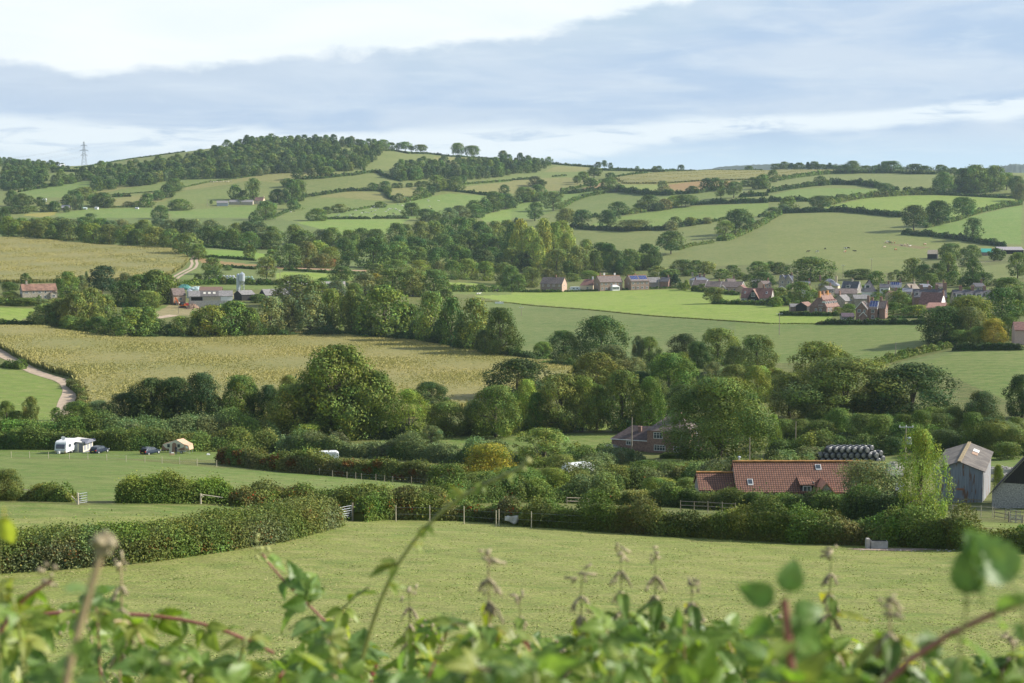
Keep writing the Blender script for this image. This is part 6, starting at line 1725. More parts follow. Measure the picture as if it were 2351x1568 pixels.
house('brick_house', 'brown brick pair with white conservatory, in the middle of the village row', 1377, 1430, 633, 647, 667, 24, 8.5, BRICK, ROOFB, ridge=LICHEN, group=VG, wins=[('f', .08, .75, .9, 1.1), ('f', .27, .75, 1.4, 1.1), ('f', .5, .75, 1.4, 1.1), ('f', .7, .75, 1.0, 1.1), ('f', .88, .75, 1.4, 1.1), ('f', .1, .25, 1.0, 1.4), ('f', .28, .25, 1.4, 1.2), ('l', .45, .7, .7, .9, 1)],
      chims=[(.15, 0, .8, 1.5, BRICKR), (.35, .1, .9, 2.4, WHITE), (.82, .1, .9, 2.2, WHITE)],
      extra=lambda i: (MB().box(i['L'] * .12, -i['D'] / 2 - 1.4, 1.2, 5, 2.8, 2.4).build('conservatory', WHITE, i['root']), MB().add([(i['L'] * .12 - 2.7, -i['D'] / 2 - 3, 2.4), (i['L'] * .12 + 2.7, -i['D'] / 2 - 3, 2.4), (i['L'] * .12 + 2.7, -i['D'] / 2, 2.4), (i['L'] * .12 - 2.7, -i['D'] / 2, 2.4), (i['L'] * .12 - 1, -i['D'] / 2 - .4, 3.5), (i['L'] * .12 + 1, -i['D'] / 2 - .4, 3.5)], [(0, 3, 2, 1), (0, 1, 5, 4), (2, 3, 4, 5), (3, 0, 4), (1, 2, 5)]).build('conservatory_roof', WHITE, i['root']),
                       [MB().box(i['L'] * .12 - 2 + j * .9, -i['D'] / 2 - 2.83, 1.4, .6, .05, 1.3).build('pane', GLASS, i['root']) for j in range(5)]))
house('brick_house', 'brown brick pair with two blue solar arrays on its roof', 1448, 1491, 632, 645, 665, 24, 8.5, BRICK, ROOFB, ridge=LICHEN, group=VG, wins=W4b + [('l', .4, .7, .7, .9, 1)], chims=[(.42, .05, .9, 1.3, BRICKR)], extra=both(solar(5, 2, .05, .46), solar(5, 2, .52, .95)))
house('grey_garage', 'low building with plain pale grey roof right of the solar pair', 1492, 1518, 637, 648, 662, 10, 8, GREYR, ROOFG, cat='building', group=VG)
house('brick_cottage', 'small dark roofed brick cottage left of the pointed conifer', 1516, 1534, 637, 646, 662, -20, 7, BRICKR, SLATED, group=VG, chims=[(.8, 0, .8, 1.2, BRICKR)])
house('slate_house', 'wide slate roofed house with three chimneys behind the bungalows', 1588, 1628, 631, 643, 657, 0, 12, STONE, SLATE, hip=(1, 1), group=VG, chims=[(.1, 0, 1.0, 1.4, STONE), (.5, -.2, 1.1, 1.7, BRICKR), (.75, -.2, 1.1, 1.7, BRICKR)])
house('bungalow', 'brown roofed bungalow farthest left of the three in a row', 1590, 1618, 643, 655, 663, -22, 9, BRICKP, ROOFB, barge=WHITE, group=VG, chims=[(.1, 0, .7, 1.3, BRICKR)], wins=[('f', .3, .5, 1.5, .9), ('f', .7, .5, 1.5, .9)])
house('bungalow', 'brown roofed bungalow in the middle of the three, with pale chimney', 1620, 1655, 646, 658, 667, -22, 9, BRICKP, ROOFB, barge=WHITE, group=VG, chims=[(.75, 0, .7, 1.3, BRICKR), (.98, .1, .8, 1.6, CREAM)], wins=[('f', .3, .5, 1.5, .9), ('f', .7, .5, 1.5, .9)])
house('bungalow', 'brown roofed bungalow farthest right of the three, with glazed lean-to', 1655, 1700, 647, 659, 670, -22, 9, BRICKP, ROOFB, barge=WHITE, group=VG, wins=[('f', .3, .5, 1.5, .9), ('f', .7, .5, 1.5, .9)], extra=front_gable(.12, 4, 2.0, 3.6, 2.5, BRICKP, ROOFB, WHITE, [(0, 1.2, 1.2, 1.0)]))
gable_to_camera('gabled_annex', 'small building with gable and skylight beside the right hand bungalow', 1700, 674, 22, 663, 655, 7, 20, BRICKP, TILED, P(1700, 674).y, cat='building')
house('flint_house', 'red tiled house with black timber front gable and lit flint end', 1703, 1768, 662, 683, 696, -20, 8.5, FLINT, TILED, group=VG, chims=[(.70, 0, .9, 1.6, BRICKR)], wins=[('f', .07, .5, 1.3, .9), ('f', .9, .5, 1.2, .9), ('r', .5, 1.2, .9, 1.0)],
      extra=both(front_gable(.42, 5.6, 2.6, 7.0, 4.0, BLACKW, TILER, None, [(0, 4.4, 1.9, 1.9), (0, 1.3, 1.6, 1.1)]), skylights([(.10, .5, .9, 1.3), (.83, .5, .9, 1.3)])))
house('twin_gable_house', 'grey stone house with slate roof and two pointed front gables', 1790, 1819, 632, 646, 664, -12, 9, STONE, SLATE, group=VG, ridge=TILER, extra=both(front_gable(.22, 4.2, 5.0, 8.3, 2.2, STONE, SLATE, None, [(0, 4.0, .9, 1.4)]), front_gable(.68, 4.2, 5.0, 8.3, 2.2, STONE, SLATE, None, [(0, 4.0, .9, 1.4)])), chims=[(.9, 0, .9, 1.3, BRICKR)])
gable_to_camera('white_trimmed_bungalow', 'bungalow gable with white bargeboards below the twin gabled house', 1795, 672, 20, 664, 657, 9, 6, BRICKP, ROOFB, P(1795, 672).y, cat='house', extra=lambda i: [MB().prism([(s * (i['D'] / 2 + .3), i['eh'] - .3), (s * (i['D'] / 2 + .3), i['eh'] + .1), (0, i['rh'] + .25), (0, i['rh'] - .2)], -i['L'] / 2 - .42, -i['L'] / 2 - .32, 'x').build('barge_board', WHITE, i['root']) for s in (-1, 1)])
house('cream_house', 'cream walled house with hipped grey slate roof and tall chimney', 1880, 1922, 640, 656, 676, -18, 10, CREAM, SLATE, hip=(.9, .9), group=VG, chims=[(.86, -.1, 1.2, 2.2, CREAM), (.02, 0, .9, 1.6, BRICKR)], wins=[('f', .88, .5, 1.3, 1.6), ('r', .5, .5, 1.3, 1.6)])
house('dark_roofed_house', 'dark roofed house with broad white bargeboards behind the stone bungalow', 1932, 1964, 646, 668, 682, -32, 8, GREYR, SLATED, barge=WHITE, group=VG, chims=[(.55, 0, .8, 1.3, STONE)], extra=dormers(1, WHITE, SLATED, 2.2, 1.4, .3, xs=[.4]))
house('stone_bungalow', 'grey stone bungalow with plain brown roof in front of white bargeboards', 1918, 1966, 663, 674, 692, -12, 9, STONE, ROOFB, group=VG, wins=[('f', .3, .6, 1.5, 1.1), ('r', .8, .5, 1.2, 1.1)])
house('pyramid_roofed_house', 'house with steep dark pyramid roof and white dormer', 1985, 2012, 642, 670, 682, 0, 8, WHITE, SLATED, hip=(.8, .8), group=VG, extra=dormers(1, WHITE, SLATED, 2.4, 1.7, .3, xs=[.3]))
house('grey_cottage', 'small grey stone cottage between the terrace and the solar gabled house', 1938, 1957, 677, 690, 706, 38, 7, STONE, ROOFG, group=VG, chims=[(.1, 0, .8, 1.6, BRICKR)], wins=[('f', .7, .5, .9, 1.0)])
house('stone_range', 'long low stone range behind the grey cottage', 1962, 1994, 677, 686, 704, 0, 7, STONE, ROOFG, group=VG)
house('dormer_terrace', 'red brick terrace with lichened roof, row of white dormers and three chimneys', 1893, 1931, 676, 704, 716, 52, 8.5, BRICKR, TILER, ridge=LICHEN, hip=(.45, 0), group=VG, chims=[(.10, 0, 1.2, 1.5, LICHEN), (.40, 0, 1.2, 1.5, BRICKR), (.72, 0, 1.2, 1.6, LICHEN)],
      wins=[('l', .35, 1.15, 2.0, 1.1, 3), ('l', .35, .45, .9, 1.1), ('l', .62, .45, .9, 1.1), ('f', .15, .5, 1.2, 1.4), ('f', .35, .5, 1.2, 1.4), ('f', .75, .5, 1.2, 1.4)], extra=dormers(5, WHITE, TILED, 1.5, 1.4, .22))
house('garden_shed', 'flat grey roofed shed farthest left of the village gardens', 1815, 1836, 698, 704, 714, 0, 4, BRICK, ROOFG, cat='shed')
gable_to_camera('black_barn', 'black boarded barn with red tiled roof left of the dormer terrace', 1841, 714, 22, 702, 694, 7, 35, BLACKW, TILER, P(1841, 714).y)
house('gabled_brick_house', 'red brick house with timbered gable, porch and dark solar panels', 1990, 2012, 691, 708, 734, -22, 7.5, BRICKR, ROOFB, group=VG, barge=WHITE, chims=[(.05, -.1, 1.0, 2.6, BRICKR), (.35, .2, 1.0, 2.4, BRICKR)], wins=[('f', .6, .75, 1.2, 1.3), ('f', .6, .25, 1.1, 1.5), ('r', .5, .75, 1.2, 1.5), ('r', .5, .28, 1.3, 1.8)],
      extra=both(front_gable(-.42, 4.6, 4.7, 7.4, 5.0, BRICKR, ROOFB, WHITE, [(-.2, 3.7, 1.2, 1.1), (.28, 3.7, .7, 1.0)]), solar(3, 2, .22, 1.0, .15, .95), front_gable(-.25, 2.8, 1.7, 3.2, 4.2, BRICKR, ROOFB, WHITE)))
house('brick_wing', 'rear brick wing right of the solar gabled house', 2019, 2031, 691, 707, 732, -24, 6, BRICKR, ROOFB, barge=TILED, wins=[('r', .5, .7, 1.2, 1.6)], chims=[(.02, 0, 1.0, 1.6, BRICKR)], cat='house', group=VG)
house('low_annex', 'low dark roofed annex with white windows left of the timbered gable', 1934, 1961, 719, 727, 735, 0, 5, GREYR, plain('plum_roof', (.12, .09, .11), .8), wins=[('f', .2, .5, 1.0, .8), ('f', .5, .5, 1.0, .8), ('f', .8, .5, 1.0, .8)], cat='house', group=VG)
house('slate_cottage', 'slate cottage with blue solar roof at the edge of dark trees', 2044, 2068, 648, 660, 676, -14, 7, STONE, SLATE, ridge=TILER, group=VG, chims=[(.9, 0, .8, 1.5, BRICKR)], extra=solar(4, 1, .1, .85, .4, .95))
house('pale_roofed_cottage', 'stone cottage with pale brown roof left of the long dark terrace', 2090, 2112, 652, 664, 680, 22, 7, STONE, plain('pale_brown_roof', (.30, .25, .20), .8), group=VG, chims=[(.85, 0, .8, 1.5, STONE)])
house('dark_terrace', 'long dark roofed brick terrace with four tall chimneys', 2100, 2172, 664, 682, 702, -8, 9, BRICKR, SLATED, group=VG, chims=[(.25, 0, 1.1, 1.7, BRICKR), (.5, 0, 1.1, 1.5, BRICKR), (.72, 0, 1.3, 1.9, BRICKR), (.97, 0, 1.6, 2.8, BRICKR)], extra=dormers(1, WHITE, SLATED, 1.8, 1.3, .2, xs=[.08]))
house('hall', 'hall with steep dark red roof and sunlit white gable', 2112, 2155, 672, 700, 712, -30, 10, WHITE, TILED, group=VG, chims=[(.98, 0, .8, .8, BRICKR)], wins=[('r', .5, 1.0, 3.0, 1.4, 4)])
house('low_tiled_range', 'low red tiled range in front of the hall with white gable', 2126, 2174, 695, 706, 714, -5, 6, BRICKP, plain('pinkish_tile', (.38, .21, .17), .8, var=.2), hip=(.6, 0), group=VG)
house('dormer_row', 'long slate row with four white dormers and three brick chimneys', 2192, 2282, 666, 686, 702, -4, 9, STONE, SLATED, group=VG, chims=[(.2, 0, 1.3, 1.7, BRICKR), (.5, 0, 1.3, 1.7, BRICKR), (.8, 0, 1.3, 1.7, BRICKR)], extra=dormers(4, WHITE, SLATED, 2.6, 1.5, .2))
house('pink_house', 'pinkish walled house with red roof cut by the right picture edge', 2331, 2380, 740, 758, 791, -10, 8, PINK, TILED, cat='house', group=VG)

_ex = [(1672, 1690, 640, 647, 660, 8, GREYR, ROOFB), (1726, 1748, 641, 648, 662, -10, CREAM, ROOFG), (1752, 1772, 645, 652, 666, 18, BRICKP, ROOFB), (1838, 1858, 646, 654, 670, -14, BRICK, SLATE), (1846, 1866, 658, 666, 682, 12, WHITE, TILED), (1900, 1916, 657, 664, 682, 20, STONE, ROOFG),
       (2020, 2040, 652, 660, 680, -16, WHITE, SLATED), (2046, 2066, 668, 676, 692, 10, BRICKP, TILED), (2072, 2092, 662, 670, 688, -18, STONE, SLATE), (2118, 2140, 652, 659, 676, 14, BRICK, SLATE), (2150, 2168, 650, 658, 674, -12, CREAM, ROOFB), (2240, 2262, 650, 658, 674, 8, STONE, SLATED), (2016, 2036, 700, 708, 722, 15, BRICKP, ROOFG)]
_nm = ['grey walled', 'cream walled', 'pale brick', 'brown brick', 'white walled', 'stone walled', 'white', 'pale brick', 'stone', 'brown brick', 'cream', 'dark roofed stone', 'pale brick']
_pl = ['bungalows, right of the low middle one', 'trees above the red flint house', 'big domed oak, on its left', 'twin gabled house, behind it', 'round tree left of the hipped house', 'hipped slate house, on its right', 'pyramid roof, just right of it', 'solar panels, above the gabled house', 'blue solar roof, on its right', 'pale roofed cottage, right behind it', 'four chimneyed terrace, above its right end', 'slate dormer row, behind its middle', 'brick wing, right behind it']
for e_, a_, b_ in zip(_ex, _nm, _pl):
    house('cottage', '%s cottage near the %s' % (a_, b_), *e_[:6], 7, e_[6], e_[7], wins=[('f', .25, .7, 1.1, 1.0), ('f', .75, .7, 1.1, 1.0), ('f', .5, .3, 1.2, 1.1)], chims=[(.9, 0, .8, 1.4, BRICKR)], group=VG)

# far farms on the hills
house('hill_farmhouse', 'pale farmhouse with red roof on the middle hillside', 584, 604, 453, 460, 468, -10, 8, CREAM, TILER, chims=[(.95, 0, 1, 1.6, CREAM)], wins=[('f', .3, .6, 1.4, 1.4), ('f', .7, .6, 1.4, 1.4)])
house('hill_barn', 'low grey roofed barn, left end of the hillside farm', 498, 523, 461, 466, 473, 8, 9, TIN, ROOFG, cat='farm building')
house('hill_barn', 'long low shed between the hillside barn and farmhouse', 526, 580, 459, 464, 470, 0, 9, STONE, ROOFG, cat='farm building')
house('hill_barn', 'dark barn with blue gable among trees on the lower left slope', 141, 159, 471, 477, 483, 6, 9, BRICK, plain('lilac_roof', (.36, .34, .36), .8), cat='farm building')
house('white_house', 'tiny white house under the far left ridge', 137, 146, 377, 380.5, 384, 0, 8, WHITE, WHITE)
house('white_barn', 'tiny white roofed barn on the far left slope', 99, 107, 456, 459, 463, 20, 8, WHITE, plain('white_roof', (.7, .72, .72), .6), cat='farm building')
house('field_shed', 'small pale green shed left of two on the left hillside field', 185, 198, 476, 478, 481, 0, 5, TIN, plain('pale_green_roof', (.5, .62, .58), .6), cat='shed')
house('field_shed', 'small white shed right of two on the left hillside field', 217, 224, 475, 477, 481, 0, 5, WHITE, TIN, cat='shed')
house('field_shed', 'white field shelter alone on the hedge right of the hillside sheds', 310, 317, 476, 477.5, 480, 0, 4, WHITE, TIN, cat='shed')
house('hill_barn', 'brown barn with beige roof right of the cattle on the right hill', 2130, 2150, 574, 583, 594, -20, 10, BLACKW, plain('beige_roof', (.36, .31, .24), .8), cat='farm building')
house('green_roofed_barn', 'barn with bright green roof at the far right', 2254, 2278, 571, 579, 587, -10, 9, BRICK, plain('green_roof', (.06, .38, .30), .5), cat='farm building')
house('long_hill_barn', 'long grey roofed barn touching the right edge of the picture', 2292, 2350, 567, 574, 583, 0, 12, DARK, plain('mauve_roof', (.36, .33, .34), .8), cat='farm building')
# ------------------------------------------------------------------ objects
def posts_fence(name, label, pts, hp=1.15, rails=0, rail_mat=None, r=.05, wires=2, cat='fence', mat=None):
    """pts: picture points of the post feet"""
    q = [P(u, v) for u, v in pts]; o = q[len(q) // 2]
    root = empty(name, o, 0, label, cat)
    rg = np.random.default_rng(len(pts) * 7 + int(pts[0][0]))
    for p in q:
        a = p - o; h = hp * rg.uniform(.93, 1.07)
        MB().cyl(a.x, a.y, a.z - .2, a.z + h, r, r * .9, 7).build('post', mat or WOOD, root)
    for j in range(rails or wires):
        z = hp * ((.92 - .36 * j) if rails else (.85 - .4 * j)); mb = MB()
        for i in range(len(q) - 1):
            a, b_ = q[i] - o, q[i + 1] - o
            if rails: mb.prism([(0, -.05), (.04, -.05), (.04, .05), (0, .05)], 0, 1, 'x') if False else mb.bar((a.x, a.y, a.z + z), (b_.x, b_.y, b_.z + z), .045, 4)
            else: mb.bar((a.x, a.y, a.z + z), (b_.x, b_.y, b_.z + z), .004, 3)
        mb.build('rail' if rails else 'wire', rail_mat or (WOOD if rails else GALV), root)
    return root


PALEW = plain('pale_post', (.50, .45, .34), .85, var=.2)
posts_fence('wire_fence', 'wire fence with pale posts along the near side of the camp strip', Z('c0', [(103, 990), (272, 992), (445, 995), (637, 1000), (807, 1003), (980, 1014), (1158, 1025), (1330, 1033), (1488, 1040), (1650, 1048), (1810, 1062), (1990, 1075)]), 1.15, mat=PALEW)
posts_fence('wire_fence', 'wire fence with grey posts along the foot of the red tinged hedge', Z('c1', [(25, 1088), (238, 1115), (350, 1124), (460, 1135), (583, 1150), (702, 1165), (835, 1180), (915, 1188), (968, 1194), (1100, 1202), (1180, 1212), (1255, 1222), (1427, 1232), (1572, 1245)]), 1.1)
posts_fence('wire_fence', 'wire fence with few dark posts in front of the middle hedge', Z('d1', [(1122, 272), (1393, 274), (1668, 292), (1925, 312), (1948, 310)]) + Z('d2', [(155, 322), (667, 350)]), 1.7, mat=PALEW)
posts_fence('post_and_rail_fence', 'two dark rails showing in the thicket left of the twin poles', Z('d1', [(1825, 115), (1870, 118), (1930, 120)]), 1.2, rails=2)
posts_fence('post_and_rail_fence', 'two dark rails in the thicket below the white van', Z('d2', [(440, 150), (530, 152), (615, 155)]), 1.2, rails=2)
posts_fence('post_and_rail_fence', 'two long grey rails in front of the hedge below the tiled roof', Z('d2', [(1350, 190), (1460, 195), (1570, 200), (1685, 208), (1790, 214)]), 1.4, rails=2)
posts_fence('post_and_rail_fence', 'pale wooden rail fence in front of the tin barn', Z('d3', [(1405, 212), (1480, 222), (1590, 226), (1708, 236), (1800, 240)]), 1.3, rails=2, mat=PALEW, rail_mat=PALEW)
posts_fence('post_and_rail_fence', 'grey wooden rail fence in front of the stone barn', Z('d3', [(1815, 245), (1900, 262), (1990, 275), (2060, 280)]), 1.25, rails=3)
posts_fence('horse_fence', 'pale rail fence along the paddock above the village, right', Z('b3', [(1690, 280), (1790, 262), (1890, 248), (2000, 238), (2110, 232), (2215, 228)]), 1.6, rails=2, mat=PALEW, rail_mat=PALEW)
posts_fence('garden_fence', 'pale post and rail fence in front of the village row', Z('b2', [(460, 490), (620, 486), (760, 482), (900, 479), (1050, 474), (1200, 470), (1350, 466), (1490, 462)]), 1.5, rails=2, mat=PALEW, rail_mat=PALEW)


GDARK = plain('dull_galvanised', (.24, .26, .29), .5, .4, var=.2)


def gate(label, a, b_, h=1.15, bars=6, mid=1, post=True):
    p0, p1 = P(*a), P(*b_); d = p1 - p0; L = math.hypot(d.x, d.y); rz = math.atan2(d.y, d.x)
    root = empty('field_gate', p0, rz, label, 'gate')
    for i in range(bars):
        z = .15 + (h - .15) * (i / (bars - 1)) ** 1.15; MB().bar((0, 0, z), (L, 0, z), .024, 6).build('bar', GDARK, root)
    f = MB()
    for x in [0, L] + [L * (j + 1) / (mid + 1) for j in range(mid)]: f.bar((x, 0, .12), (x, 0, h + .02), .024, 6)
    f.bar((0, 0, .15), (L * .5, 0, h), .02, 6)
    f.build('frame', GDARK, root)
    if post:
        for x in (-.15, L + .15): MB().cyl(x, 0, -.3, h + .25, .08, .075, 8).build('post', WOOD, root)


gate('closed galvanised gate between the long bramble hedge and the reddish hedge', (752, 1199), (807, 1196), 1.25, 6)
gate('open galvanised gate beside a pale post on the middle pasture', (182, 1158), (200, 1157), 1.15, 5, 0, False)
_g = empty('gate_post', P(179, 1158), 0, 'stout pale post holding the open galvanised gate', 'post')
MB().cyl(0, 0, -.3, 1.25, .12, .10, 10).build('post_shaft', PALEW, _g); MB().bar((0, 0, .1), (-.7, .1, .9), .06).build('strut', PALEW, _g)
gate('orange topped sheep hurdle at the right picture edge', (2318, 1199), (2345, 1201), .9, 4, 1, True)
gate('tall galvanised hurdle leaning by the stone barn', (2308, 1192), (2343, 1194), 1.3, 7, 2, False)
_g = empty('timber_rail', P(461, 1157), 0, 'leaning timber rail on a pale post right of the hedge block', 'rail')
MB().cyl(0, 0, -.2, 1.15, .10, .09, 8).build('post', PALEW, _g); MB().bar((-.05, 0, 1.08), (2.35, .5, .62), .06, 6).build('rail', PALEW, _g); MB().bar((.0, 0, 1.0), (.3, .05, .8), .07, 6).build('brace', PALEW, _g)
_g = empty('timber_rail', P(52, 1142), 0, 'grey timber rail between two low bushes at the left edge', 'rail')
MB().bar((0, 0, .9), (1.6, .2, .75), .05, 6).build('rail', WOOD, _g); MB().cyl(0, 0, -.2, 1.0, .07, .06, 7).cyl(1.6, .2, -.2, .9, .07, .06, 7).build('post', WOOD, _g)

# stone trough
_t = empty('stone_trough', P(2014, 1259), R(-4), 'long grey stone trough with taller block at its left end', 'trough')
MB().box(.15, 0, .36, 1.55, .6, .72).build('basin', CONC, _t, bevel=.05); MB().box(.15, 0, .725, 1.3, .42, .03).build('water', DARK, _t)
MB().box(-.86, 0, .46, .40, .62, .92).build('end_block', CONC, _t, bevel=.06)
_o = MB()
_rg = np.random.default_rng(3)
for i in range(46):
    u = _rg.uniform(1975, 2190); v = 1259 + _rg.uniform(0, 6) + (u - 1975) * .012; p = P(u, v); s = _rg.uniform(.05, .16)
    _o.box(p.x, p.y, p.z + s * .2, s * 1.4, s, s * .7, _rg.uniform(0, 3), .7)
tag(_o.build('stones', FLINT), 'loose stones strewn round the stone trough', 'stones', kind='stuff')
mud = MB(); n = 22
_pc = P(2060, 1262)
ring = [(_pc.x + 4.4 * math.cos(a) * (1 + .1 * math.sin(3 * a)), _pc.y + 1.0 * math.sin(a) * (1 + .12 * math.cos(4 * a))) for a in [i * 2 * math.pi / n for i in range(n)]]
mud.add([(x, y, float(hz(x, y)) + .03) for x, y in ring] + [(_pc.x, _pc.y, _pc.z + .05)], [(i, (i + 1) % n, n) for i in range(n)])
tag(mud.build('mud_patch', plain('dry_mud', (.33, .25, .19), .95, var=.25, scale=2), smooth=True), 'bare trodden mud around the stone trough', 'mud', kind='structure')

# white sheet hanging on the fence
sh = MB(); nx_, nz_ = 10, 6; p0, p1 = P(1159, 1206), P(1190, 1208)
vs = []
for j in range(nz_):
    for i in range(nx_):
        t = i / (nx_ - 1); x = p0.x + (p1.x - p0.x) * t; y = p0.y + .12 * math.sin(t * 11 + j * .6)
        top = 1.05 - .12 * math.sin(t * 3.1) - (.12 if t < .15 else 0); bot = .25 + .45 * max(0, .45 - t) + .1 * math.sin(t * 7)
        vs.append((x, y, p0.z + top + (bot - top) * j / (nz_ - 1)))
fs = [(j * nx_ + i, j * nx_ + i + 1, (j + 1) * nx_ + i + 1, (j + 1) * nx_ + i) for j in range(nz_ - 1) for i in range(nx_ - 1)]
_s = sh.add(vs, fs).build('sheet', plain('dirty_white_cloth', (.62, .60, .56), .9, var=.15), smooth=True)
_s.modifiers.new('t', 'SOLIDIFY').thickness = .02
tag(_s, 'dirty white sheet slung over the fence in the middle hedge', 'sheet')


# poles
def pole(u, vb, vt, label, arm=0, Y=None, r=.13, trafo=False, ins=True, tilt=0, cat='pole', name='utility_pole'):
    p = PY(u, Y) if Y else P(u, vb)
    _, tz = dirs(u, vt); h = float(tz) * p.y - p.z
    root = empty(name, p, 0, label, cat)
    MB().cyl(0, 0, -.3, h, r, r * .75, 9).build('pole_shaft', WOOD, root)
    if arm:
        MB().box(0, -.12, h - .25, arm, .12, .12).build('crossarm', GALV, root)
        if ins:
            for x in (-.45, 0, .45): MB().cyl(x * arm, -.12, h - .19, h + .08, .07, .05, 8).build('insulator', WHITE, root)
    if trafo:
        MB().cyl(.55, -.1, h - 3.1, h - 2.1, .42, .42, 16).cyl(.55, -.1, h - 2.1, h - 1.95, .46, .3, 16).build('transformer', GALV, root)
        MB().box(.2, -.1, h - 2.7, .5, .1, .1).build('bracket', GALV, root)
    return root


pole(1453, 1045, 958, 'pale wooden pole left of the brick house', 0, 331)
pole(2087, 1100, 977, 'transformer pole with white insulators behind the golden green tree', 2.4, 262, trafo=True)
pole(1832, 1040, 967, 'bare wooden pole in the scrub left of the black bales', 0, 320, r=.11)
pole(1726, 1080, 1004, 'thin bare pole behind the left end of the tiled roof', 0, 250, r=.09)
pole(1789, 769, 719, 'pole with crossarm in the field before the village', 2.4, None, .16)
pole(2159, 790, 752, 'bare pole against the dark part of the russet tree', 0, None, .15)
pole(2056, 818, 786, 'short bare pole beside the broad green verge', 0, None, .12)
pole(2255, 682, 638, 'pole with double crossarm rising behind the dormer row', 2.6, 830, .18)
pole(410.5, 720, 680, 'bare pole beside the excavator', 0, None, .15)
pole(643, 643, 620, 'grey pole on the small bright field behind the farm', 0, None, .14)
pole(1352, 664, 634, 'bare pole beside the cream bungalow', 0, None, .14)
pole(1512, 664, 625, 'thin mast with short arm behind the grey garage', 1.5, None, .12, ins=False)
pole(2001, 622, 594, 'thin pole alone on the slope above the village', 1.2, None, .14)
pole(830, 397, 383, 'pale pole at the corner of the dark wood on the big hill', 0, None, .3)
pole(1219, 372, 353, 'thin mast on the skyline beside two small trees', 0, None, .25)
pole(1935, 640, 608, 'pole with crossarm behind the hipped slate house', 2.4, None, .14)
pole(1197, 725, 705, 'pole top with white crossarm above the end of the belt', 2.2, None, .12)
pole(1831, 650, 622, 'television mast behind the twin gabled house', 1.2, 960, .08, ins=False)
pole(476, 474, 457, 'pole beside the hillside barn', 0, None, .2)

# pylon
def pylon():
    Y = 2700.0; u = 199.0; p = PY(u, Y); k = Y / FD
    _, tz = dirs(u, 325); H = float(tz) * Y - p.z
    root = empty('pylon', p, 0, 'lattice steel pylon carrying cables over the left ridge', 'pylon')
    wv = lambda t: (4.4 * (1 - t) ** 1.25 + .75)
    m = plain('pylon_steel', (.22, .24, .27), .6, .2)
    leg = MB(); br = MB(); lv = [0, .13, .25, .36, .46, .55, .63, .70, .77, .84, .91, 1.0]
    for s in ((-1, -1), (1, -1), (1, 1), (-1, 1)):
        for a, b_ in zip(lv[:-1], lv[1:]): leg.bar((s[0] * wv(a), s[1] * wv(a), a * H), (s[0] * wv(b_), s[1] * wv(b_), b_ * H), .17, 5)
    for a, b_ in zip(lv[:-1], lv[1:]):
        c = [(-1, -1), (1, -1), (1, 1), (-1, 1)]
        for i in range(4):
            s, t = c[i], c[(i + 1) % 4]
            br.bar((s[0] * wv(a), s[1] * wv(a), a * H), (t[0] * wv(b_), t[1] * wv(b_), b_ * H), .09, 4); br.bar((t[0] * wv(a), t[1] * wv(a), a * H), (s[0] * wv(b_), s[1] * wv(b_), b_ * H), .09, 4)
    leg.build('legs', m, root); br.build('lattice', m, root)
    for f, w in ((.86, 5.2), (.70, 7.0), (.54, 5.6)):
        MB().bar((-w, 0, f * H), (w, 0, f * H), .28, 5).bar((-w, 0, f * H), (0, 0, f * H + 2.6), .2, 4).bar((w, 0, f * H), (0, 0, f * H + 2.6), .2, 4).build('crossarm', m, root)
        for s in (-1, 1):
            MB().cyl(s * w, 0, f * H - 2.2, f * H, .16, .16, 6).build('insulator', m, root)
            pts = []
            for tt in np.linspace(0, 1, 14):
                pts.append((s * w - tt * 330, -tt * 260, f * H - 2.2 - 30 * tt - 26 * math.sin(tt * math.pi) * .6))
            V, F = tubes([(np.array(pts), np.full(14, .06))], 4)
            MB().add(V.tolist(), [tuple(x) for x in F]).build('cable', m, root)


pylon()


# black bales, white bales, green bales
def bale_mesh(name, mat_side, mat_end, r=.60, L=1.2):
    bm = bmesh.new(); rg = np.random.default_rng(5); n = 20; rings = [(0, .0), (0, r * .6), (.02, r * .86), (.1, r * .97), (.3, r), (.6, r * .985), (.9, r), (1.1, r * .97), (1.18, r * .86), (1.2, r * .6)]
    V = []
    for x, rr in rings:
        for j in range(n):
            a = j * 2 * math.pi / n; w = rr * (1 + rg.normal(0, .018)); V.append(bm.verts.new((x * L / 1.2 - L / 2, w * math.cos(a), w * math.sin(a) * .96 + r * .95)))
    for i in range(len(rings) - 1):
        for j in range(n):
            try:
                f = bm.faces.new((V[i * n + j], V[i * n + (j + 1) % n], V[(i + 1) * n + (j + 1) % n], V[(i + 1) * n + j])); f.material_index = 1 if (i < 2 or i >= 7) else 0; f.smooth = True
            except ValueError: pass
    bm.faces.new(V[-n:]).material_index = 1
    bmesh.ops.recalc_face_normals(bm, faces=bm.faces)
    me = bpy.data.meshes.new(name); bm.to_mesh(me); bm.free(); me.materials.append(mat_side); me.materials.append(mat_end)
    return me


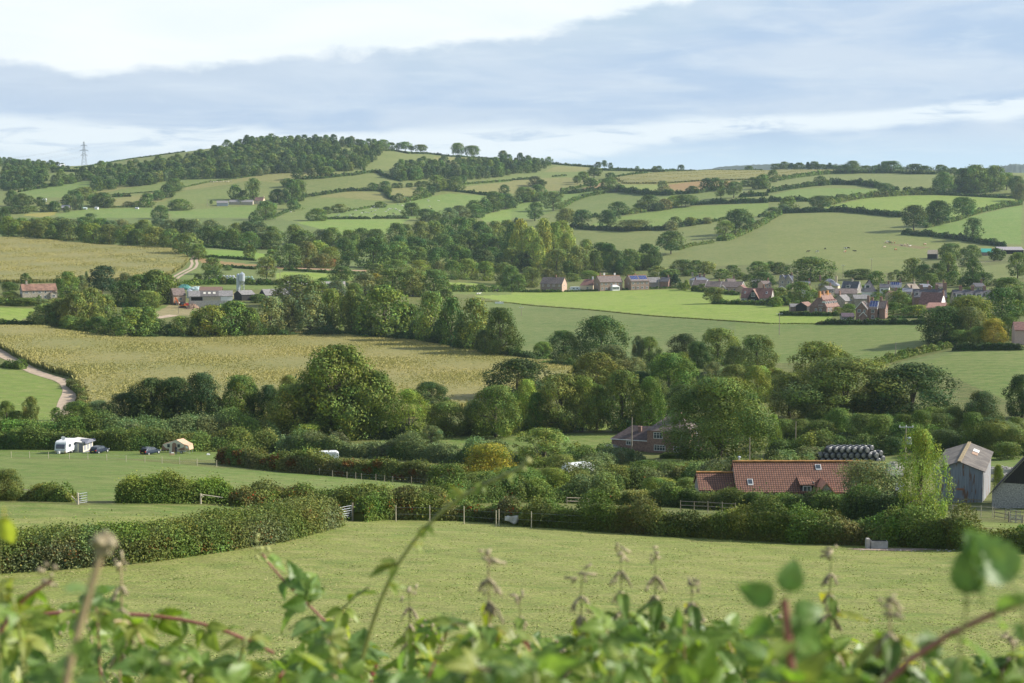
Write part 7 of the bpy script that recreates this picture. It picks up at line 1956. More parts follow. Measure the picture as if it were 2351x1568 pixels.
BB = bale_mesh('bale_black', plain('black_wrap', (.016, .018, .024), .38, var=.4, scale=5, spec=.6, bump=.6), plain('lit_black_wrap', (.14, .145, .15), .30, var=.75, scale=7, spec=.7, bump=.8))  # paler ends: sunlight on the black wrap put into the colour
_bi = 0
_btop = PY(1950, 300)
for tier, (nb, u0, zz) in enumerate(((11, 1877, 0.0), (10, 1886, 1.02), (7, 1908, 2.04))):
    for row in range(3):
        for j in range(nb - row % 2):
            u = u0 + j * 14.4 + row * 7 - (row and 4)
            p = PY(u, 300 + row * 1.28)
            o = link('black_bale', BB); o.location = (p.x, p.y, PY(1950, 300).z + zz + row * .02); o.rotation_euler = (R(_bi * 47 % 360) * 0, 0, R(-62 + (_bi * 37 % 9) - 4))
            tn = ('bottom', 'middle', 'top')[tier]; rn = ('front', 'second', 'back')[row]
            tag(o, 'black wrapped bale, %s in the %s row of the %s tier' % (ordw(j, nb - row % 2).strip().replace('-', ' ') if False else ('number %d from left' % (j + 1)), rn, tn), 'bale', 'black silage bales stacked behind the tiled roof')
            _bi += 1
WB = bale_mesh('bale_white', plain('white_wrap', (.66, .70, .76), .35, var=.12, spec=.5), plain('white_wrap_end', (.60, .64, .70), .4, var=.15), .75, 1.4)
GB = bale_mesh('bale_green', plain('pale_green_wrap', (.42, .58, .50), .35, var=.12, spec=.5), plain('pale_green_wrap_end', (.38, .54, .46), .4, var=.15), .7, 1.4)
i_ = 0
for tier, (a, b_, n_) in enumerate(((474, 540, 11), (500, 536, 6))):
    for j in range(n_):
        p = P(a + (b_ - a) * j / (n_ - 1), 643); o = link('white_bale', WB); o.location = (p.x, p.y, p.z + tier * 1.35); o.rotation_euler = (0, 0, R(-80 + (j * 31 % 13)))
        tag(o, 'white wrapped bale, number %d from left in the %s tier behind the farm' % (j + 1, 'lower' if tier == 0 else 'upper'), 'bale', 'white wrapped bales behind the farm')
for tier, (a, b_, n_) in enumerate(((541, 581, 7), (549, 578, 5))):
    for j in range(n_):
        p = P(a + (b_ - a) * j / (n_ - 1), 644); o = link('green_bale', GB); o.location = (p.x, p.y, p.z + tier * 1.25); o.rotation_euler = (0, 0, R(-80 + (j * 31 % 13)))
        tag(o, 'pale green bale, number %d from left in the %s tier by the silo' % (j + 1, 'lower' if tier == 0 else 'upper'), 'bale', 'pale green wrapped bales by the silo')

# rubble trailer near the tin barn
_t = empty('rubble_box', PY(2311, 262), R(-12), 'concrete sided box heaped with rubble right of the tin barn', 'container')
_w = MB()
for x, y, sx, sy in ((0, -1.1, 3.6, .15), (0, 1.1, 3.6, .15), (-1.8, 0, .15, 2.2), (1.8, 0, .15, 2.2)): _w.box(x, y, .45, sx, sy, .95)
_w.build('box_side', CONC, _t)
_rg = np.random.default_rng(8); _w = MB()
for i in range(90):
    x, y = _rg.uniform(-1.6, 1.6), _rg.uniform(-.95, .95); s = _rg.uniform(.12, .34); _w.box(x, y, .75 + .35 * math.cos(x) * math.cos(y) + _rg.uniform(-.1, .1), s * 1.3, s, s * .8, _rg.uniform(0, 3), .8)
_w.build('rubble', FLINT, _t)


# ---------------- vehicles
def tyre(parent, x, y, r=.33, w=.22, ax='y'):
    t = MB(); n = 20
    def ring(rr, yy): return [(x + rr * math.cos(i * 2 * math.pi / n), yy, r + rr * math.sin(i * 2 * math.pi / n)) for i in range(n)]
    rs = [ring(r * .62, y - w / 2), ring(r * .94, y - w / 2), ring(r, y - w / 2 + .04), ring(r, y + w / 2 - .04), ring(r * .94, y + w / 2), ring(r * .62, y + w / 2)]
    t.add([p for q in rs for p in q], [(a * n + i, a * n + (i + 1) % n, (a + 1) * n + (i + 1) % n, (a + 1) * n + i) for a in range(5) for i in range(n)])
    wh = t.build('wheel', plain('tyre', (.03, .03, .03), .85), parent, smooth=True)
    m = MB(); m.add(ring(r * .62, y - w / 2 + .02) + ring(r * .62, y + w / 2 - .02) + [(x, y - w / 2 - .005, r), (x, y + w / 2 + .005, r)], [(i, (i + 1) % n, 2 * n) for i in range(n)] + [(n + i, n + (i + 1) % n, 2 * n + 1) for i in range(n)])
    m.build('rim', plain('alloy', (.60, .62, .64), .35, .5), wh)
    return wh


def car(label, u, vb, rz, body_col, boot_open=False, Y=None, s=1.0):
    """x = forward; a low estate or hatchback built as a lofted shell"""
    p = PY(u, Y) if Y else P(u, vb)
    root = empty('parked_car', p, rz, label, 'car')
    paint = plain('car_paint_%d' % int(sum(body_col) * 1e4), body_col, .28, .25, var=.03, spec=.6)
    # stations: x, half width, z bottom, z shoulder
    st = [(-2.15, .62, .42, .70), (-2.10, .74, .30, .86), (-1.6, .84, .26, .92), (-.6, .86, .24, .92), (.5, .86, .24, .90), (1.3, .84, .26, .82), (1.85, .78, .30, .72), (2.08, .62, .38, .58)]
    V = []; F = []; m = 8
    for x, w, zb, zs in st:
        V += [(x, -w * .86, zb), (x, -w, zb + .16), (x, -w * 1.0, (zb + zs) / 2), (x, -w * .94, zs), (x, w * .94, zs), (x, w * 1.0, (zb + zs) / 2), (x, w, zb + .16), (x, w * .86, zb)]
    for i in range(len(st) - 1):
        for j in range(m): F.append((i * m + j, i * m + (j + 1) % m, (i + 1) * m + (j + 1) % m, (i + 1) * m + j))
    F.append(tuple(range(m))[::-1]); F.append(tuple(range((len(st) - 1) * m, len(st) * m)))
    b_ = MB().add([(x * s, y * s, z * s) for x, y, z in V], F).build('body', paint, root, bevel=.02)
    # cabin
    cs = [(-2.02, .70, .86, .90), (-1.70, .66, .9, 1.33), (-1.25, .66, .9, 1.43), (-.3, .67, .9, 1.46), (.35, .66, .9, 1.38), (1.0, .70, .86, .90)]
    V = []; F = []
    for x, w, z0, z1 in cs: V += [(x, -.80, z0), (x, -w * (1 if z1 > 1 else 1.12), z1), (x, w * (1 if z1 > 1 else 1.12), z1), (x, .80, z0)]
    for i in range(len(cs) - 1):
        for j in range(4): F.append((i * 4 + j, i * 4 + (j + 1) % 4, (i + 1) * 4 + (j + 1) % 4, (i + 1) * 4 + j))
    F += [(0, 1, 2, 3), tuple(range(20, 24))]
    MB().add([(x * s, y * s, z * s) for x, y, z in V], F).build('cabin', paint, root, bevel=.03)
    # side glass, two panes a side, rear screen, windscreen
    for sd_ in (-1, 1):
        for x0, x1, xt0, xt1 in ((-1.55, -.62, -1.42, -.62), (-.52, .55, -.52, .22)):
            MB().add([(x0 * s, sd_ * .792 * s, .97 * s), (x1 * s, sd_ * .792 * s, .97 * s), (xt1 * s, sd_ * .70 * s, 1.34 * s), (xt0 * s, sd_ * .70 * s, 1.34 * s)], [(0, 1, 2, 3)]).build('side_window', GLASS, root)
    MB().add([(.96 * s, -.66 * s, .95 * s), (.96 * s, .66 * s, .95 * s), (.44 * s, .56 * s, 1.37 * s), (.44 * s, -.56 * s, 1.37 * s)], [(0, 1, 2, 3)]).build('windscreen', GLASS, root)
    lid = root
    if not boot_open:
        MB().add([(-2.03 * s, -.58 * s, .97 * s), (-2.03 * s, .58 * s, .97 * s), (-1.74 * s, .52 * s, 1.30 * s), (-1.74 * s, -.52 * s, 1.30 * s)], [(0, 1, 2, 3)]).build('rear_window', GLASS, root)
    else:
        MB().box(-1.98 * s, 0, .82 * s, .35 * s, 1.15 * s, .62 * s).build('boot_shade', DARK, root)  # dark box painted as the shade inside the open boot
        t = MB().add([(-1.62, -.62, 1.44), (-1.62, .62, 1.44), (-2.45, .58, 1.86), (-2.45, -.58, 1.86), (-1.62, -.62, 1.49), (-1.62, .62, 1.49), (-2.45, .58, 1.92), (-2.45, -.58, 1.92)], [(0, 1, 2, 3), (4, 5, 6, 7), (0, 1, 5, 4), (1, 2, 6, 5), (2, 3, 7, 6), (3, 0, 4, 7)]).build('tailgate', paint, root)
        MB().add([(-1.75, -.48, 1.50), (-1.75, .48, 1.50), (-2.15, .46, 1.70), (-2.15, -.46, 1.70)], [(0, 1, 2, 3)]).build('pane', GLASS, t)
    red = plain('tail_red', (.55, .03, .03), .3)
    for sd_ in (-1, 1):
        MB().box(-2.11 * s, sd_ * .66 * s, .78 * s, .10, .20, .20).build('tail_light', red, root)
        MB().box(2.02 * s, sd_ * .56 * s, .60 * s, .12, .26, .12).build('headlight', WHITE, root)
        MB().box(.72 * s, sd_ * .93 * s, .98 * s, .12, .16, .12).build('mirror', paint, root)
        for xx in (-1.35, 1.32): tyre(root, xx * s, sd_ * .76 * s, .32, .20)
    MB().box(-2.165 * s, 0, .56 * s, .03, .50, .11).build('number_plate', plain('plate_yellow', (.75, .55, .05), .5), root)
    return root


car('dark blue estate car parked against the striped awning', 229, 1040, R(68), (.018, .03, .055))
car('dark blue hatchback with its tailgate raised, left of the trailer tent', 346, 1043, R(60), (.02, .035, .06), True)
car('dark car at the edge of the small green field by the brick house', 1409, 1036, R(20), (.05, .06, .08))
car('white car under hedges in front of the white motorhome', 1312, 1112, R(70), (.7, .7, .7))


def caravan(name, label, u, Y, rz, L=5.2, Wd=2.25, H=2.6, win=True, dish=False, stripe=True):
    root = empty(name, PY(u, Y), rz, label, 'caravan')
    prof = [(-L / 2, .45), (-L / 2 - .08, .9), (-L / 2 + .05, 1.55), (-L / 2 + .30, H - .28), (-L / 2 + .75, H - .03), (L / 2 - .6, H), (L / 2 - .12, H - .25), (L / 2, 1.4), (L / 2, .45)]
    MB().prism(prof, -Wd / 2, Wd / 2, 'y').build('body', plain('caravan_white', (.74, .76, .76), .35, var=.04, spec=.5), root, bevel=.07)
    if win:
        g = MB().prism([(-L / 2 + .01, 1.20), (-L / 2 + .08, 1.60), (-L / 2 + .25, 2.0), (-L / 2 + .15, 2.0), (-L / 2 - .03, 1.60), (-L / 2 - .09, 1.20)], -Wd * .38, Wd * .38, 'y').build('front_window', plain('smoked_glass', (.10, .10, .14), .2, spec=.6), root)
        for sd_ in (-1, 1):
            MB().box(-.9, sd_ * (Wd / 2 + .01), 1.6, 1.1, .04, .55).build('side_window', GLASS, root); MB().box(1.3, sd_ * (Wd / 2 + .01), 1.6, .9, .04, .5).build('side_window', GLASS, root)
        MB().prism([(-L / 2 - .10, .72), (-L / 2 - .14, .80), (-L / 2 - .14, 1.0), (-L / 2 - .08, 1.02)], -Wd * .40, Wd * .40, 'y').build('front_locker', plain('light_grey', (.55, .56, .57), .4), root)
        for sd_ in (-1, 1): MB().box(-L / 2 - .10, sd_ * Wd * .42, .60, .06, .22, .12).build('lamp', plain('amber', (.6, .3, .05), .4), root)
    for sd_ in (-1, 1): tyre(root, .2, sd_ * (Wd / 2 - .12), .32, .2)
    MB().bar((-L / 2 - .1, 0, .45), (-L / 2 - 1.1, 0, .5), .05).box(-L / 2 - .75, 0, .62, .45, .42, .42).build('hitch', plain('light_grey', (.55, .56, .57), .4), root)
    if dish:
        MB().box(-.4, .1, H + .08, .7, .6, .14).build('roof_hatch', WHITE, root)
        d = MB().cyl(-.9, 0, H, H + .35, .05, .05, 8); d.build('mast', GALV, root); e = MB().add([(-1.15 + .02 * math.cos(a), .45 * math.cos(a), H + .45 + .32 * math.sin(a)) for a in [i * math.pi / 8 for i in range(16)]] + [(-.95, 0, H + .42)], [(i, (i + 1) % 16, 16) for i in range(16)]).build('satellite_dish', WHITE, root)
    return root


caravan('caravan', 'white caravan with striped awning, nearest the left edge', 143, P(143, 1040).y, R(82), dish=True)
# awning
_a = empty('awning', P(178, 1037), R(82), 'grey and cream awning on the right side of the caravan', 'awning')
AW = plain('awning_cream', (.62, .58, .46), .8, var=.05); AG = plain('awning_grey', (.17, .18, .22), .8, var=.08); AR = plain('awning_roof', (.62, .60, .56), .7, var=.05); CLR = plain('clear_panel', (.35, .36, .40), .3, var=.1)
AL, AWd = 4.6, 3.0       # along the caravan, out from it;  local x along the caravan (away from the camera), y left
y_in, y_out = .9, .9 - AWd
MB().prism([(y_in, 2.48), (y_in, 2.40), (y_out - .15, 2.02), (y_out - .15, 2.12)], -AL / 2 - .1, AL / 2 + .1, 'x').build('roof', AR, _a)
MB().box(-AL / 2, (y_in + y_out) / 2, 1.05, .05, AWd, 2.0).prism([(y_in, 2.04), (y_out, 2.04), (y_in, 2.42)], -AL / 2 - .025, -AL / 2 + .025, 'x').build('end_panel', AG, _a)
MB().box(-AL / 2 - .03, (y_in + y_out) / 2 + .1, 1.05, .04, 1.55, 1.7).build('end_door', AW, _a)
MB().box(-AL / 2 - .055, (y_in + y_out) / 2 + .1, 1.15, .03, 1.1, 1.4).build('clear_panel', CLR, _a)
MB().box(0, y_out, 1.05, AL, .05, 2.0).build('front_panel', AW, _a)
for x in (-1.45, 0.0, 1.45): MB().box(x, y_out - .035, 1.2, .95, .03, 1.25).build('clear_panel', CLR, _a)
MB().box(0, y_out - .03, .15, AL, .04, .3).box(-AL / 2 - .03, (y_in + y_out) / 2, .12, .04, AWd, .25).build('mud_wall', AG, _a)
for x in (-AL / 2, AL / 2): MB().prism([(x - .1, 1.98), (x + .1, 1.98), (x, 2.3)], y_out - .5, y_out + .2, 'y').build('roof_edge', AG, _a)
MB().add([(-AL / 2, y_out, 2.05), (-AL / 2, y_out - .7, 1.9), (AL / 2, y_out - .7, 1.9), (AL / 2, y_out, 2.05), (0, y_out - .4, 2.55), (0, y_out + 1.4, 2.5)], [(0, 1, 4, 5), (2, 3, 5, 4), (1, 2, 4)]).build('canopy', AG, _a)

# trailer tent
_t = empty('trailer_tent', P(407, 1040), R(-6), 'tan and cream folding trailer tent with arched door', 'trailer tent')
TT = plain('tent_tan', (.58, .38, .26), .8, var=.06); TC = plain('tent_cream', (.66, .62, .52), .8, var=.05); TB = plain('tent_brown', (.28, .17, .13), .8, var=.08)
k_ = 316 / FD
# roof with two pitched ends
MB().add([(-2.6, -1.0, 1.75), (-1.2, -1.05, 2.2), (.2, -1.05, 2.75), (1.6, -1.0, 1.9), (2.55, -.95, 1.6), (-2.6, 1.1, 1.75), (-1.0, 1.1, 2.25), (.9, 1.1, 2.75), (2.1, 1.1, 2.0), (2.75, 1.1, 1.75)], [(0, 1, 6, 5), (1, 2, 7, 6), (2, 3, 8, 7), (3, 4, 9, 8)]).build('tent_roof', TT, _t)
MB().add([(-2.6, -1.0, 1.72), (-1.2, -1.05, 2.17), (.2, -1.05, 2.72), (1.6, -1.0, 1.87), (1.75, -1.0, 1.0), (-2.2, -1.0, 1.0)], [(0, 1, 2, 3, 4, 5)]).build('tent_front', TC, _t)
MB().add([(1.6, -1.0, 1.87), (2.55, -.95, 1.58), (2.75, 1.1, 1.72), (2.9, 1.1, .75), (2.7, -.95, .75), (1.75, -1.0, .9)], [(0, 1, 4, 5), (1, 2, 3, 4)]).build('tent_end', TT, _t)
MB().add([(1.95, -1.03, 1.55), (2.45, -1.0, 1.45), (2.5, -1.0, 1.05), (2.0, -1.03, 1.1)], [(0, 1, 2, 3)]).build('tent_window', WHITE, _t)
MB().add([(-2.6, -1.02, 1.7), (-2.75, -1.02, .75), (-.5, -1.04, .75), (-1.9, -1.04, 1.05)], [(0, 1, 2, 3)]).add([(1.72, -1.03, 1.35), (1.85, -1.03, .7), (.5, -1.05, .7), (.7, -1.05, 1.0)], [(0, 1, 2, 3)]).build('tent_skirt', TB, _t)
MB().prism([(-.72, .35)] + [(-.22 + .42 * math.cos(a), 1.75 + .42 * math.sin(a)) for a in [math.pi - i * math.pi / 8 for i in range(9)]] + [(.2, .35)], -1.09, -1.06, 'y').build('doorway', TB, _t)
for x in (-1.35, .65): MB().box(x, -1.09, 1.55, .5, .03, .62).build('tent_window', GLASS, _t)
MB().box(-.95, -1.15, .65, .55, .04, .95).build('tent_door', TC, _t)
MB().box(.9, .1, .55, 1.9, 1.6, .45).build('trailer_box', plain('trailer_white', (.62, .62, .58), .5), _t)
for yy in (-.85, .95): tyre(_t, 1.1, yy, .28, .18)
for x, y in ((-2.5, -.9), (2.75, -.8), (2.75, .9), (-2.5, .9)): MB().cyl(x, y, 0, 1.0, .03, .03, 6).build('support_leg', GALV, _t)
_t = empty('cool_box', P(431, 1041), 0, 'white box on folding legs right of the trailer tent', 'box')
MB().box(0, 0, .75, .7, .45, .35).build('box_body', WHITE, _t); MB().bar((-.3, 0, 0), (.3, 0, .6), .02).bar((.3, 0, 0), (-.3, 0, .6), .02).build('folding_legs', GALV, _t)
_t = empty('cardboard_box', P(395, 1045), R(15), 'open cardboard box on the grass before the trailer tent', 'box')
MB().box(0, 0, .18, .9, .5, .36).build('box_body', plain('cardboard', (.50, .36, .22), .9), _t); MB().box(.1, 0, .44, .5, .35, .16).build('plastic_bag', WHITE, _t)
_t = empty('camping_bag', P(478, 1045), R(15), 'small pale bag lying alone on the camp grass', 'bag')
MB().box(0, 0, .2, .8, .4, .36, 0, .6).build('bag_body', WHITE, _t, bevel=.06); MB().box(.3, 0, .42, .25, .2, .12).build('bag_strap', DARK, _t)


# covered white caravan and motorhome among hedges
caravan('covered_caravan', 'white covered caravan showing only its roof above the red tinged hedge', 742, P(742, 1074).y, R(8), L=5.0, H=2.95, win=False)
_m = caravan('motorhome', 'white motorhome with roof boxes between bushes, centre', 1328, P(1328, 1101).y, R(28), L=5.6, H=2.9)
caravan('caravan', 'white touring caravan parked between the brick pairs of the village', 1320, P(1320, 668).y, R(4), L=6.5, H=2.6)
_b = empty('water_trough', P(1146, 697), R(8), 'white plastic drinking trough alone in the bright field', 'trough')
_q = MB()
for x, y, sx, sy in ((0, -.7, 4.2, .12), (0, .7, 4.2, .12), (-2.1, 0, .12, 1.4), (2.1, 0, .12, 1.4)): _q.box(x, y, .4, sx, sy, .9)
_q.build('trough_side', WHITE, _b); MB().box(0, 0, .3, 4.1, 1.3, .1).build('water', GLASS, _b); MB().cyl(.5, 0, .3, 1.1, .3, .3, 10).build('float_box', WHITE, _b)


# excavator
def excavator():
    p = P(419, 707); root = empty('excavator', p, R(20), 'orange tracked excavator with raised arm in the farm yard', 'excavator')
    OR = plain('digger_orange', (.62, .14, .03), .5, var=.1); RD = plain('digger_red', (.45, .04, .05), .5, var=.1)
    for y in (-1.0, 1.0):
        MB().prism([(-1.9, .25), (-1.6, .02), (1.6, .02), (1.9, .25), (1.9, .6), (1.6, .8), (-1.6, .8), (-1.9, .6)], y - .3, y + .3, 'y').build('track', DARK, root, bevel=.05)
    MB().box(0, 0, .75, 1.6, 1.5, .4).build('undercarriage', DARK, root)
    MB().box(.5, 0, 1.45, 3.1, 2.3, .9).build('house_body', OR, root, bevel=.08)
    MB().prism([(1.4, 1.0), (2.6, 1.05), (2.75, 1.5), (2.6, 2.2), (1.4, 2.2)], -1.15, 1.15, 'y').build('counterweight', RD, root, bevel=.12)
    c = MB().prism([(-1.1, 1.1), (.5, 1.1), (.5, 2.9), (-.6, 2.9), (-1.1, 2.0)], -1.15, -.1, 'y').build('cab', DARK, root, bevel=.05)
    MB().box(-.1, -1.17, 2.2, 1.1, .04, 1.0).build('cab_window', GLASS, c)
    MB().prism([(-.9, 1.5), (-2.6, 4.5), (-3.1, 5.0), (-3.3, 4.7), (-2.9, 4.0), (-1.5, 1.4)], .0, .4, 'y').build('boom', OR, root)
    MB().prism([(-3.3, 5.1), (-2.95, 4.9), (-3.4, 2.3), (-3.7, 2.3)], .03, .37, 'y').build('stick', OR, root)
    MB().prism([(-3.8, 2.4), (-3.1, 2.3), (-2.8, 1.6), (-3.5, 1.2), (-4.0, 1.6)], -.3, .7, 'y').build('bucket', DARK, root)
    MB().bar((-1.0, .2, 2.0), (-2.3, .2, 3.6), .09).build('ram', GALV, root)


excavator()


# ---------------- people and animals grown from skeletons
def skinned(name, joints, edges, mat, root=0, sub=1, parent=None, smooth=True):
    me = bpy.data.meshes.new(name)
    me.from_pydata([j[:3] for j in joints], edges, [])
    o = link(name, me, mat, parent)
    m = o.modifiers.new('s', 'SKIN'); m.use_smooth_shade = smooth
    for i, j in enumerate(joints): me.skin_vertices[0].data[i].radius = (j[3], j[4] if len(j) > 4 else j[3])
    me.skin_vertices[0].data[root].use_root = True
    s_ = o.modifiers.new('d', 'SUBSURF'); s_.levels = sub; s_.render_levels = sub
    return o


def person():
    p = P(404.5, 1044)
    root = empty('person', p, R(150), 'person in dark clothes standing at the door of the trailer tent', 'person')
    cl = plain('dark_clothes', (.03, .035, .05), .9, var=.2); skin = plain('skin', (.45, .28, .20), .6, var=.05); hair = plain('dark_hair', (.05, .035, .03), .8)
    J = [(0, 0, .93, .15, .11), (0, .01, 1.15, .14, .10), (0, .0, 1.38, .17, .11), (0, 0, 1.47, .06), (0, -.01, 1.54, .055), (0, -.02, 1.62, .085, .10), (0, -.01, 1.70, .075, .09),
         (-.19, 0, 1.40, .055), (-.25, .02, 1.14, .045), (-.20, -.20, .98, .036), (-.17, -.28, .95, .03), (.19, 0, 1.40, .055), (.25, .02, 1.13, .045), (.24, -.12, .90, .036), (.23, -.16, .82, .03),
         (-.10, 0, .88, .095), (-.12, -.03, .50, .065), (-.12, .01, .10, .045), (-.12, -.14, .04, .04), (.10, 0, .88, .095), (.12, .02, .50, .065), (.13, .06, .10, .045), (.14, -.08, .04, .04)]
    E = [(0, 1), (1, 2), (2, 3), (3, 4), (4, 5), (5, 6), (2, 7), (7, 8), (8, 9), (9, 10), (2, 11), (11, 12), (12, 13), (13, 14), (0, 15), (15, 16), (16, 17), (17, 18), (0, 19), (19, 20), (20, 21), (21, 22)]
    skinned('body', J, E, cl, 0, 2, root)
    f = MB()
    for (x, y, z, r) in ((0, -.055, 1.625, .082),):
        n = 14
        for i in range(7):
            pass
    fm = bmesh.new(); bmesh.ops.create_uvsphere(fm, u_segments=16, v_segments=12, radius=1.0)
    for v in fm.verts:
        v.co = Vector((v.co.x * .078, v.co.y * .092 - .025 - (.014 if abs(v.co.x) < .25 and -.2 < v.co.z < .15 and v.co.y < -.6 else 0), v.co.z * .112 + 1.635))
    m2 = bpy.data.meshes.new('face'); fm.to_mesh(m2); fm.free(); link('face', m2, skin, root)
    hm = bmesh.new(); bmesh.ops.create_uvsphere(hm, u_segments=16, v_segments=10, radius=1.0)
    for v in hm.verts: v.co = Vector((v.co.x * .09, v.co.y * .10 + .012, max(v.co.z, -.35) * .10 + 1.67))
    m3 = bpy.data.meshes.new('hair'); hm.to_mesh(m3); hm.free(); link('hair', m3, hair, root)
    for s_, hx, hy, hz0 in ((-1, -.165, -.30, .94), (1, .232, -.18, .79)):
        hj = [(hx, hy, hz0, .028)]; he = []
        for i in range(4):
            b0 = len(hj); hj += [(hx + (i - 1.5) * .016, hy - .05, hz0 - .035, .009), (hx + (i - 1.5) * .018, hy - .075, hz0 - .075, .008)]; he += [(0, b0), (b0, b0 + 1)]
        b0 = len(hj); hj += [(hx - s_ * .03, hy - .02, hz0 - .02, .010), (hx - s_ * .04, hy - .045, hz0 - .045, .009)]; he += [(0, b0), (b0, b0 + 1)]
        skinned('hand', hj, he, skin, 0, 1, root)


person()


def cow_mat(name, a, b_, th, scale=1.3):
    m, b, p, out = mat_new(name)
    tc = b.n('ShaderNodeTexCoord').outputs['Object']
    oi = b.n('ShaderNodeObjectInfo').outputs['Location']
    v = b.n('ShaderNodeVectorMath', operation='ADD'); b.put(v, 0, tc); b.put(v, 1, oi)
    n = b.noise(v.outputs[0], scale, 1, .4)
    c = b.mix(b.sm(n, th - .02, th + .02), a + (1,), b_ + (1,))
    b.put(p, 'Base Color', c); p.inputs['Roughness'].default_value = .8
    return m


def cow_parts():
    stand = [(0, 0, 1.05, .30, .34), (-.55, 0, 1.08, .30, .34), (-.95, 0, 1.12, .22, .26), (.5, 0, 1.06, .28, .34), (.85, 0, 1.14, .20, .26), (1.12, 0, 1.02, .13, .18), (1.32, 0, .72, .10, .13), (1.45, 0, .42, .11, .12), (1.60, 0, .20, .07, .07),
             (.70, -.18, .80, .11), (.72, -.18, .42, .06), (.70, -.18, .06, .055), (.70, .18, .80, .11), (.62, .18, .42, .06), (.66, .18, .06, .055),
             (-.85, -.20, .82, .14), (-.78, -.20, .62, .09), (-.95, -.20, .42, .055), (-.90, -.20, .06, .055), (-.85, .20, .82, .14), (-.90, .20, .62, .09), (-1.05, .20, .42, .055), (-1.0, .20, .06, .055),
             (-1.15, 0, 1.15, .04), (-1.22, 0, .7, .025), (1.46, -.20, .62, .03), (1.46, .20, .62, .03)]
    E = [(0, 1), (1, 2), (0, 3), (3, 4), (4, 5), (5, 6), (6, 7), (7, 8), (3, 9), (9, 10), (10, 11), (3, 12), (12, 13), (13, 14), (1, 15), (15, 16), (16, 17), (17, 18), (1, 19), (19, 20), (20, 21), (21, 22), (2, 23), (23, 24), (6, 25), (6, 26)]
    up = [list(j) for j in stand]
    for i, (x, z) in {5: (1.15, 1.28), 6: (1.32, 1.42), 7: (1.52, 1.36), 8: (1.72, 1.22), 25: (1.34, 1.56), 26: (1.34, 1.56)}.items(): up[i][0], up[i][2] = x, z
    lie = [list(j) for j in up]
    for j in lie: j[2] = max(.10, j[2] - .66)
    for i in range(9, 23): lie[i][2] = max(.10, min(lie[i][2], .16)); lie[i][1] *= 1.6
    return stand, up, lie, E


CS, CU, CLY, CE = cow_parts()
CM = {'w': cow_mat('cow_black_white', (.022, .02, .02), (.72, .70, .66), .46), 'k': plain('cow_black', (.025, .022, .022), .8), 'W': cow_mat('cow_mostly_white', (.03, .03, .03), (.72, .70, .64), .36),
      'b': cow_mat('cow_brown_white', (.36, .14, .06), (.65, .58, .50), .60), 'c': plain('cow_cream', (.58, .46, .34), .8, var=.08)}
_cp = {}


def cow(u, v, kind, pose, rz, label, group, sc=1.0):
    key = (kind, pose)
    J = {'g': CS, 'u': CU, 'l': CLY}[pose]
    if key not in _cp:
        o = skinned('cow', J, CE, CM[kind], 0, 1); _cp[key] = o
    else:
        o = _cp[key].copy(); COL.objects.link(o)
    o.location = P(u, v); o.rotation_euler = (0, 0, rz); o.scale = (sc, sc, sc)
    tag(o, label, 'cow', group)


herd = [(318, 803), (350, 798), (750, 835), (765, 828), (855, 797), (865, 838), (888, 826), (915, 790), (972, 815), (985, 806), (1008, 805), (1035, 815), (1058, 771), (1060, 796), (1085, 760), (1088, 823), (1093, 790), (1118, 775), (1185, 745), (1192, 798), (1212, 788), (1222, 770), (1243, 777), (1258, 818), (1270, 828), (1280, 775), (1290, 785), (1305, 730), (1318, 792), (1325, 803), (1345, 745), (1412, 706), (1580, 690), (1583, 700), (1595, 750), (1612, 775), (1678, 698), (1688, 793)]
_cr = np.random.default_rng(12)
CN = {'w': 'black and white', 'k': 'black', 'W': 'mostly white', 'b': 'brown and white', 'c': 'cream'}
PN = {'g': 'grazing', 'u': 'standing', 'l': 'lying'}
cnt = {}
for x, y in herd:
    kd = 'wkWwkwWwW'[int(_cr.integers(0, 9))]; ps = 'guglg'[int(_cr.integers(0, 5))]; q = Z('a1', [(x, y)])[0]
    key = (kd, ps); cnt[key] = cnt.get(key, 0) + 1
    cow(q[0], q[1], kd, ps, float(_cr.uniform(-.6, .6)) + (math.pi if _cr.random() < .5 else 0), '%s cow %s, number %d from left of such in the green hill field' % (CN[kd], PN[ps], cnt[key]), 'cows on the green hill field', 1.0)
for x, y, kd, ps, lb in [(368, 138, 'k', 'u', 'black cow farthest left on the slope above the village'), (455, 138, 'w', 'g', 'black and white cow second from left on the village slope'), (525, 112, 'k', 'g', 'black cow uphill between the second and the paired cows'), (712, 109, 'w', 'u', 'black and white cow left one of a close pair'), (735, 107, 'k', 'g', 'black cow right one of a close pair'), (705, 140, 'b', 'u', 'brown and white cow just below the close pair'),
                         (797, 127, 'k', 'l', 'small black cow lying right of the close pair'), (1068, 98, 'c', 'u', 'cream cow below the left end of the feeding group'), (1170, 120, 'b', 'g', 'brown and white cow alone, right below the feeding group'), (1085, 58, 'c', 'g', 'cream cow leftmost in the feeding group'), (1102, 48, 'W', 'u', 'white cow second from left in the feeding group'), (1120, 56, 'k', 'g', 'black cow in the middle of the feeding group'),
                         (1140, 55, 'b', 'u', 'brown cow second from right in the feeding group'), (1162, 57, 'b', 'g', 'brown cow rightmost in the feeding group'), (1230, 74, 'c', 'l', 'cream cow lying leftmost on the bare strip'), (1255, 76, 'c', 'g', 'cream cow second from left on the bare strip'), (1282, 77, 'c', 'u', 'cream cow third from left on the bare strip'), (1303, 80, 'W', 'l', 'pale cow rightmost on the bare strip'), (1440, 72, 'b', 'u', 'brown cow alone at the far right of the slope')]:
    q = Z('b3', [(x, y)])[0]; cow(q[0], q[1], kd, ps, (x * 7 % 31) / 10, lb, 'cattle on the slope above the village', 1.2)
